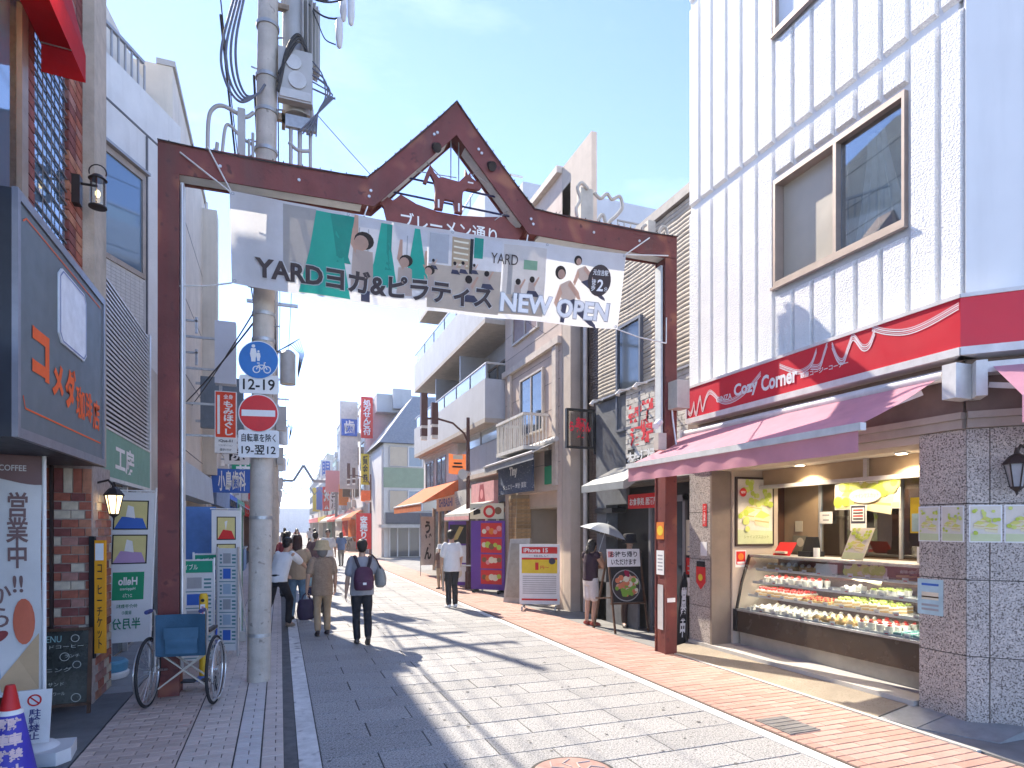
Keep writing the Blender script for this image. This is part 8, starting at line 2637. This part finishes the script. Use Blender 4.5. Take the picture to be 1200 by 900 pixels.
ch_ = thing('person', 'small child sitting in the pushchair in a pale blue top', 'person', (.62, 13.2, .5))
mb = MB()
mb.ball((.62, 13.22, .86), .075, .08, .09, 14, 9)
limb(mb, [(.62, 13.26, .55), (.62, 13.27, .72), (.62, 13.24, .80)], [.09, .085, .04])
for s in (-1, 1):
    limb(mb, [(.62 + s * .09, 13.24, .72), (.62 + s * .13, 13.15, .62), (.62 + s * .10, 13.06, .58)], [.035, .03, .022])
    limb(mb, [(.62 + s * .06, 13.24, .54), (.62 + s * .08, 13.06, .55), (.62 + s * .08, 12.98, .40)], [.055, .045, .03])
    mb.ball((.62 + s * .075, 13.22, .855), .012, .015, .02, 8, 5)
mb.ball((.62, 13.145, .845), .012, .012, .012, 8, 5)
add_mesh(ch_, 'body', (lambda m_: (m_.transform(Matrix.Translation((-.62, -13.2, -.5))), m_)[1])(organic(mb, .009, 2, .6)), skin_m)
part(ch_, 'hair', MB().ball((.62, 13.24, .885), .083, .085, .08, 14, 9), hair_b, True)
part(ch_, 'shirt', MB().ball((.62, 13.25, .66), .115, .11, .12, 14, 9), mat('baby_blue', (0.35, 0.5, 0.55), 0.85), True)
part(ch_, 'face_features', MB().ball((.595, 13.147, .87), .01, .006, .008, 8, 5).ball((.645, 13.147, .87), .01, .006, .008, 8, 5).ball((.62, 13.146, .82), .016, .006, .005, 8, 5), ink, True)

# the man in the white shirt by the kerb, looking across the street
person('man in a loose white tee and black trousers standing at the sunny kerb', (3.56, 13.30, 0), R(12), 1.72,
       dict(look=(.7, .7, 0), lel=(-.22, .03, 1.10), lwr=(-.19, .14, .88), rwr=(.22, .06, .86), ran=(.07, -.02, .085), lan=(-.07, .0, .085), lkn=(-.08, .02, .49), rkn=(.08, .02, .49)), cotton_w, black_cl, cotton_w, loose=1.7, toprings=.80)
person('child in brown with a white cap beside the man in the white tee', (4.28, 17.2, 0.02), R(20), 1.25, dict(), mat('brown_tee', (0.18, 0.11, 0.09), 0.85), tanp, black_cl, hat=cotton_w, fine=False, loose=1.4)
# woman under the umbrella at the restaurant board
pw, Jw, kw = person('woman in a dark sleeveless top and white shorts holding an umbrella', (5.24, 9.95, 0.02), R(-75), 1.56,
                    dict(look=(.2, 1, -.35), head=(0, .04, 1.55), rel=(.20, .16, 1.14), rwr=(.10, .20, 1.34), lel=(-.22, .08, 1.12), lwr=(-.12, .25, 1.12)), mat('plum_top', (0.035, 0.015, 0.03), 0.8, 0, 0.2, 8), mat('white_shorts', (0.62, 0.60, 0.58), 0.85), mat('red_sandal', (0.35, 0.07, 0.05), 0.5), sleeve='none', shorts=True, toprings=.88, hairlen=.05, loose=.9, grip=(.4, 1.0))
um = thing('umbrella', 'grey and white sun umbrella held over the woman at the restaurant', 'umbrella', (5.36, 9.86, 1.3))
uc = Vector((5.45, 9.83, 1.66))
ax = Vector((.30, -.10, 1)).normalized()
Mq = ax.to_track_quat('Z', 'Y').to_matrix()
umg, umw = mat('umbrella_grey', (0.11, 0.12, 0.13), 0.7, 0, 0.08, 6), mat('umbrella_white', (0.50, 0.53, 0.55), 0.7, 0, 0.08, 6)
for k in range(8):
    def fn(u, v, k=k):
        a = (k + v) * math.pi / 4
        r = .46 * u
        dip = (.06 * math.sin(v * math.pi)) * u * u
        return uc + Mq @ Vector(((r - dip) * math.cos(a), (r - dip) * math.sin(a), .19 * (1 - u ** 1.9)))
    part(um, 'canopy_panel', MB().grid(fn, 6, 4), umw if k in (2, 3, 4) else umg, True)
    a = k * math.pi / 4
    part(um, 'rib', MB().tube([uc + Mq @ Vector((.46 * u * math.cos(a), .46 * u * math.sin(a), .19 * (1 - u ** 1.9) - .006)) for u in (0, .3, .6, .85, 1)], .004, 5), steel)
part(um, 'shaft', MB().tube([uc + Mq @ Vector((0, 0, .24)), uc + Mq @ Vector((0, 0, -.46))], .008, 8), steel, True)
part(um, 'handle', MB().tube([uc + Mq @ Vector((0, 0, -.42)), uc + Mq @ Vector((0, 0, -.54))], .016, 10), wood_dark, True)
person('person in black with a cap standing in the dark restaurant doorway', (5.80, 9.55, 0.02), R(160), 1.62, dict(rel=(.30, .02, 1.12), rwr=(.34, .18, .98)), black_cl, mat('brown_trousers', (0.06, 0.035, 0.03), 0.8), mat('brown_shoe', (0, 0, 0)), hat=black_cl)

# walkers further down the street
rp_ = random.Random(21)
far = [(0.15, 17.0, 1.66, (0.30, 0.05, 0.06), (0.05, 0.05, 0.07), 'far walker in a red top'), (0.95, 18.5, 1.64, (0.12, 0.07, 0.08), (0.10, 0.10, 0.12), 'far walker in a dark patterned top'),
       (1.5, 21.5, 1.70, (0.66, 0.66, 0.66), (0.06, 0.06, 0.08), 'far walker in a white shirt and dark trousers'), (0.3, 24.0, 1.62, (0.05, 0.06, 0.10), (0.08, 0.08, 0.10), 'far walker in navy'),
       (2.6, 29.0, 1.55, (0.09, 0.14, 0.25), (0.2, 0.18, 0.15), 'far walker in blue bending under a parasol'), (0.8, 33.0, 1.68, (0.5, 0.45, 0.4), (0.1, 0.1, 0.1), 'far walker in a beige top'),
       (1.9, 38.0, 1.66, (0.6, 0.58, 0.56), (0.2, 0.2, 0.25), 'far walker in a pale shirt'), (0.3, 44.0, 1.70, (0.12, 0.1, 0.1), (0.05, 0.05, 0.05), 'far walker all in black'),
       (1.2, 50.0, 1.64, (0.45, 0.12, 0.12), (0.1, 0.1, 0.12), 'farthest walker in a red shirt'), (2.4, 56.0, 1.66, (0.55, 0.55, 0.58), (0.1, 0.1, 0.12), 'farthest walker in light grey')]
for i, (x, y, h, c1, c2, l) in enumerate(far):
    st = .12 if i % 2 else -.1
    person(l + ' down the street', (x, y, 0), R(rp_.uniform(-15, 15) + (180 if i in (2, 5) else 0)), h, dict(lan=(-.09, st, .085), ran=(.09, -st, .09), lkn=(-.09, st * .6 + .03, .49), rkn=(.09, -st * .4 + .03, .49)),
           mat('walker_top_%d' % i, c1, 0.85), mat('walker_legs_%d' % i, c2, 0.85), black_cl, fine=False, loose=1.2, hairlen=rp_.choice([0, 0, .1]), group='people far down the street')

# ------------------------------------------------------------------ thin haze volume added to pale the far street and lift shadows
hm = bpy.data.materials.new('haze_air')
hm.use_nodes = True
hn, hl = hm.node_tree.nodes, hm.node_tree.links
hn.remove(hn['Principled BSDF'])
pv = hn.new('ShaderNodeVolumePrincipled')
pv.inputs['Color'].default_value = (0.96, 0.97, 1.0, 1)
pv.inputs['Density'].default_value = 0.0013
pv.inputs['Anisotropy'].default_value = 0.25
hl.new(pv.outputs[0], hn['Material Output'].inputs['Volume'])
hz = link('haze', mesh(MB().box(-205, 205, -65, 425, -1.3, 15.2), 'haze', hm))
tag(hz, kind='stuff')
bpy.data.scenes.remove(TMP)
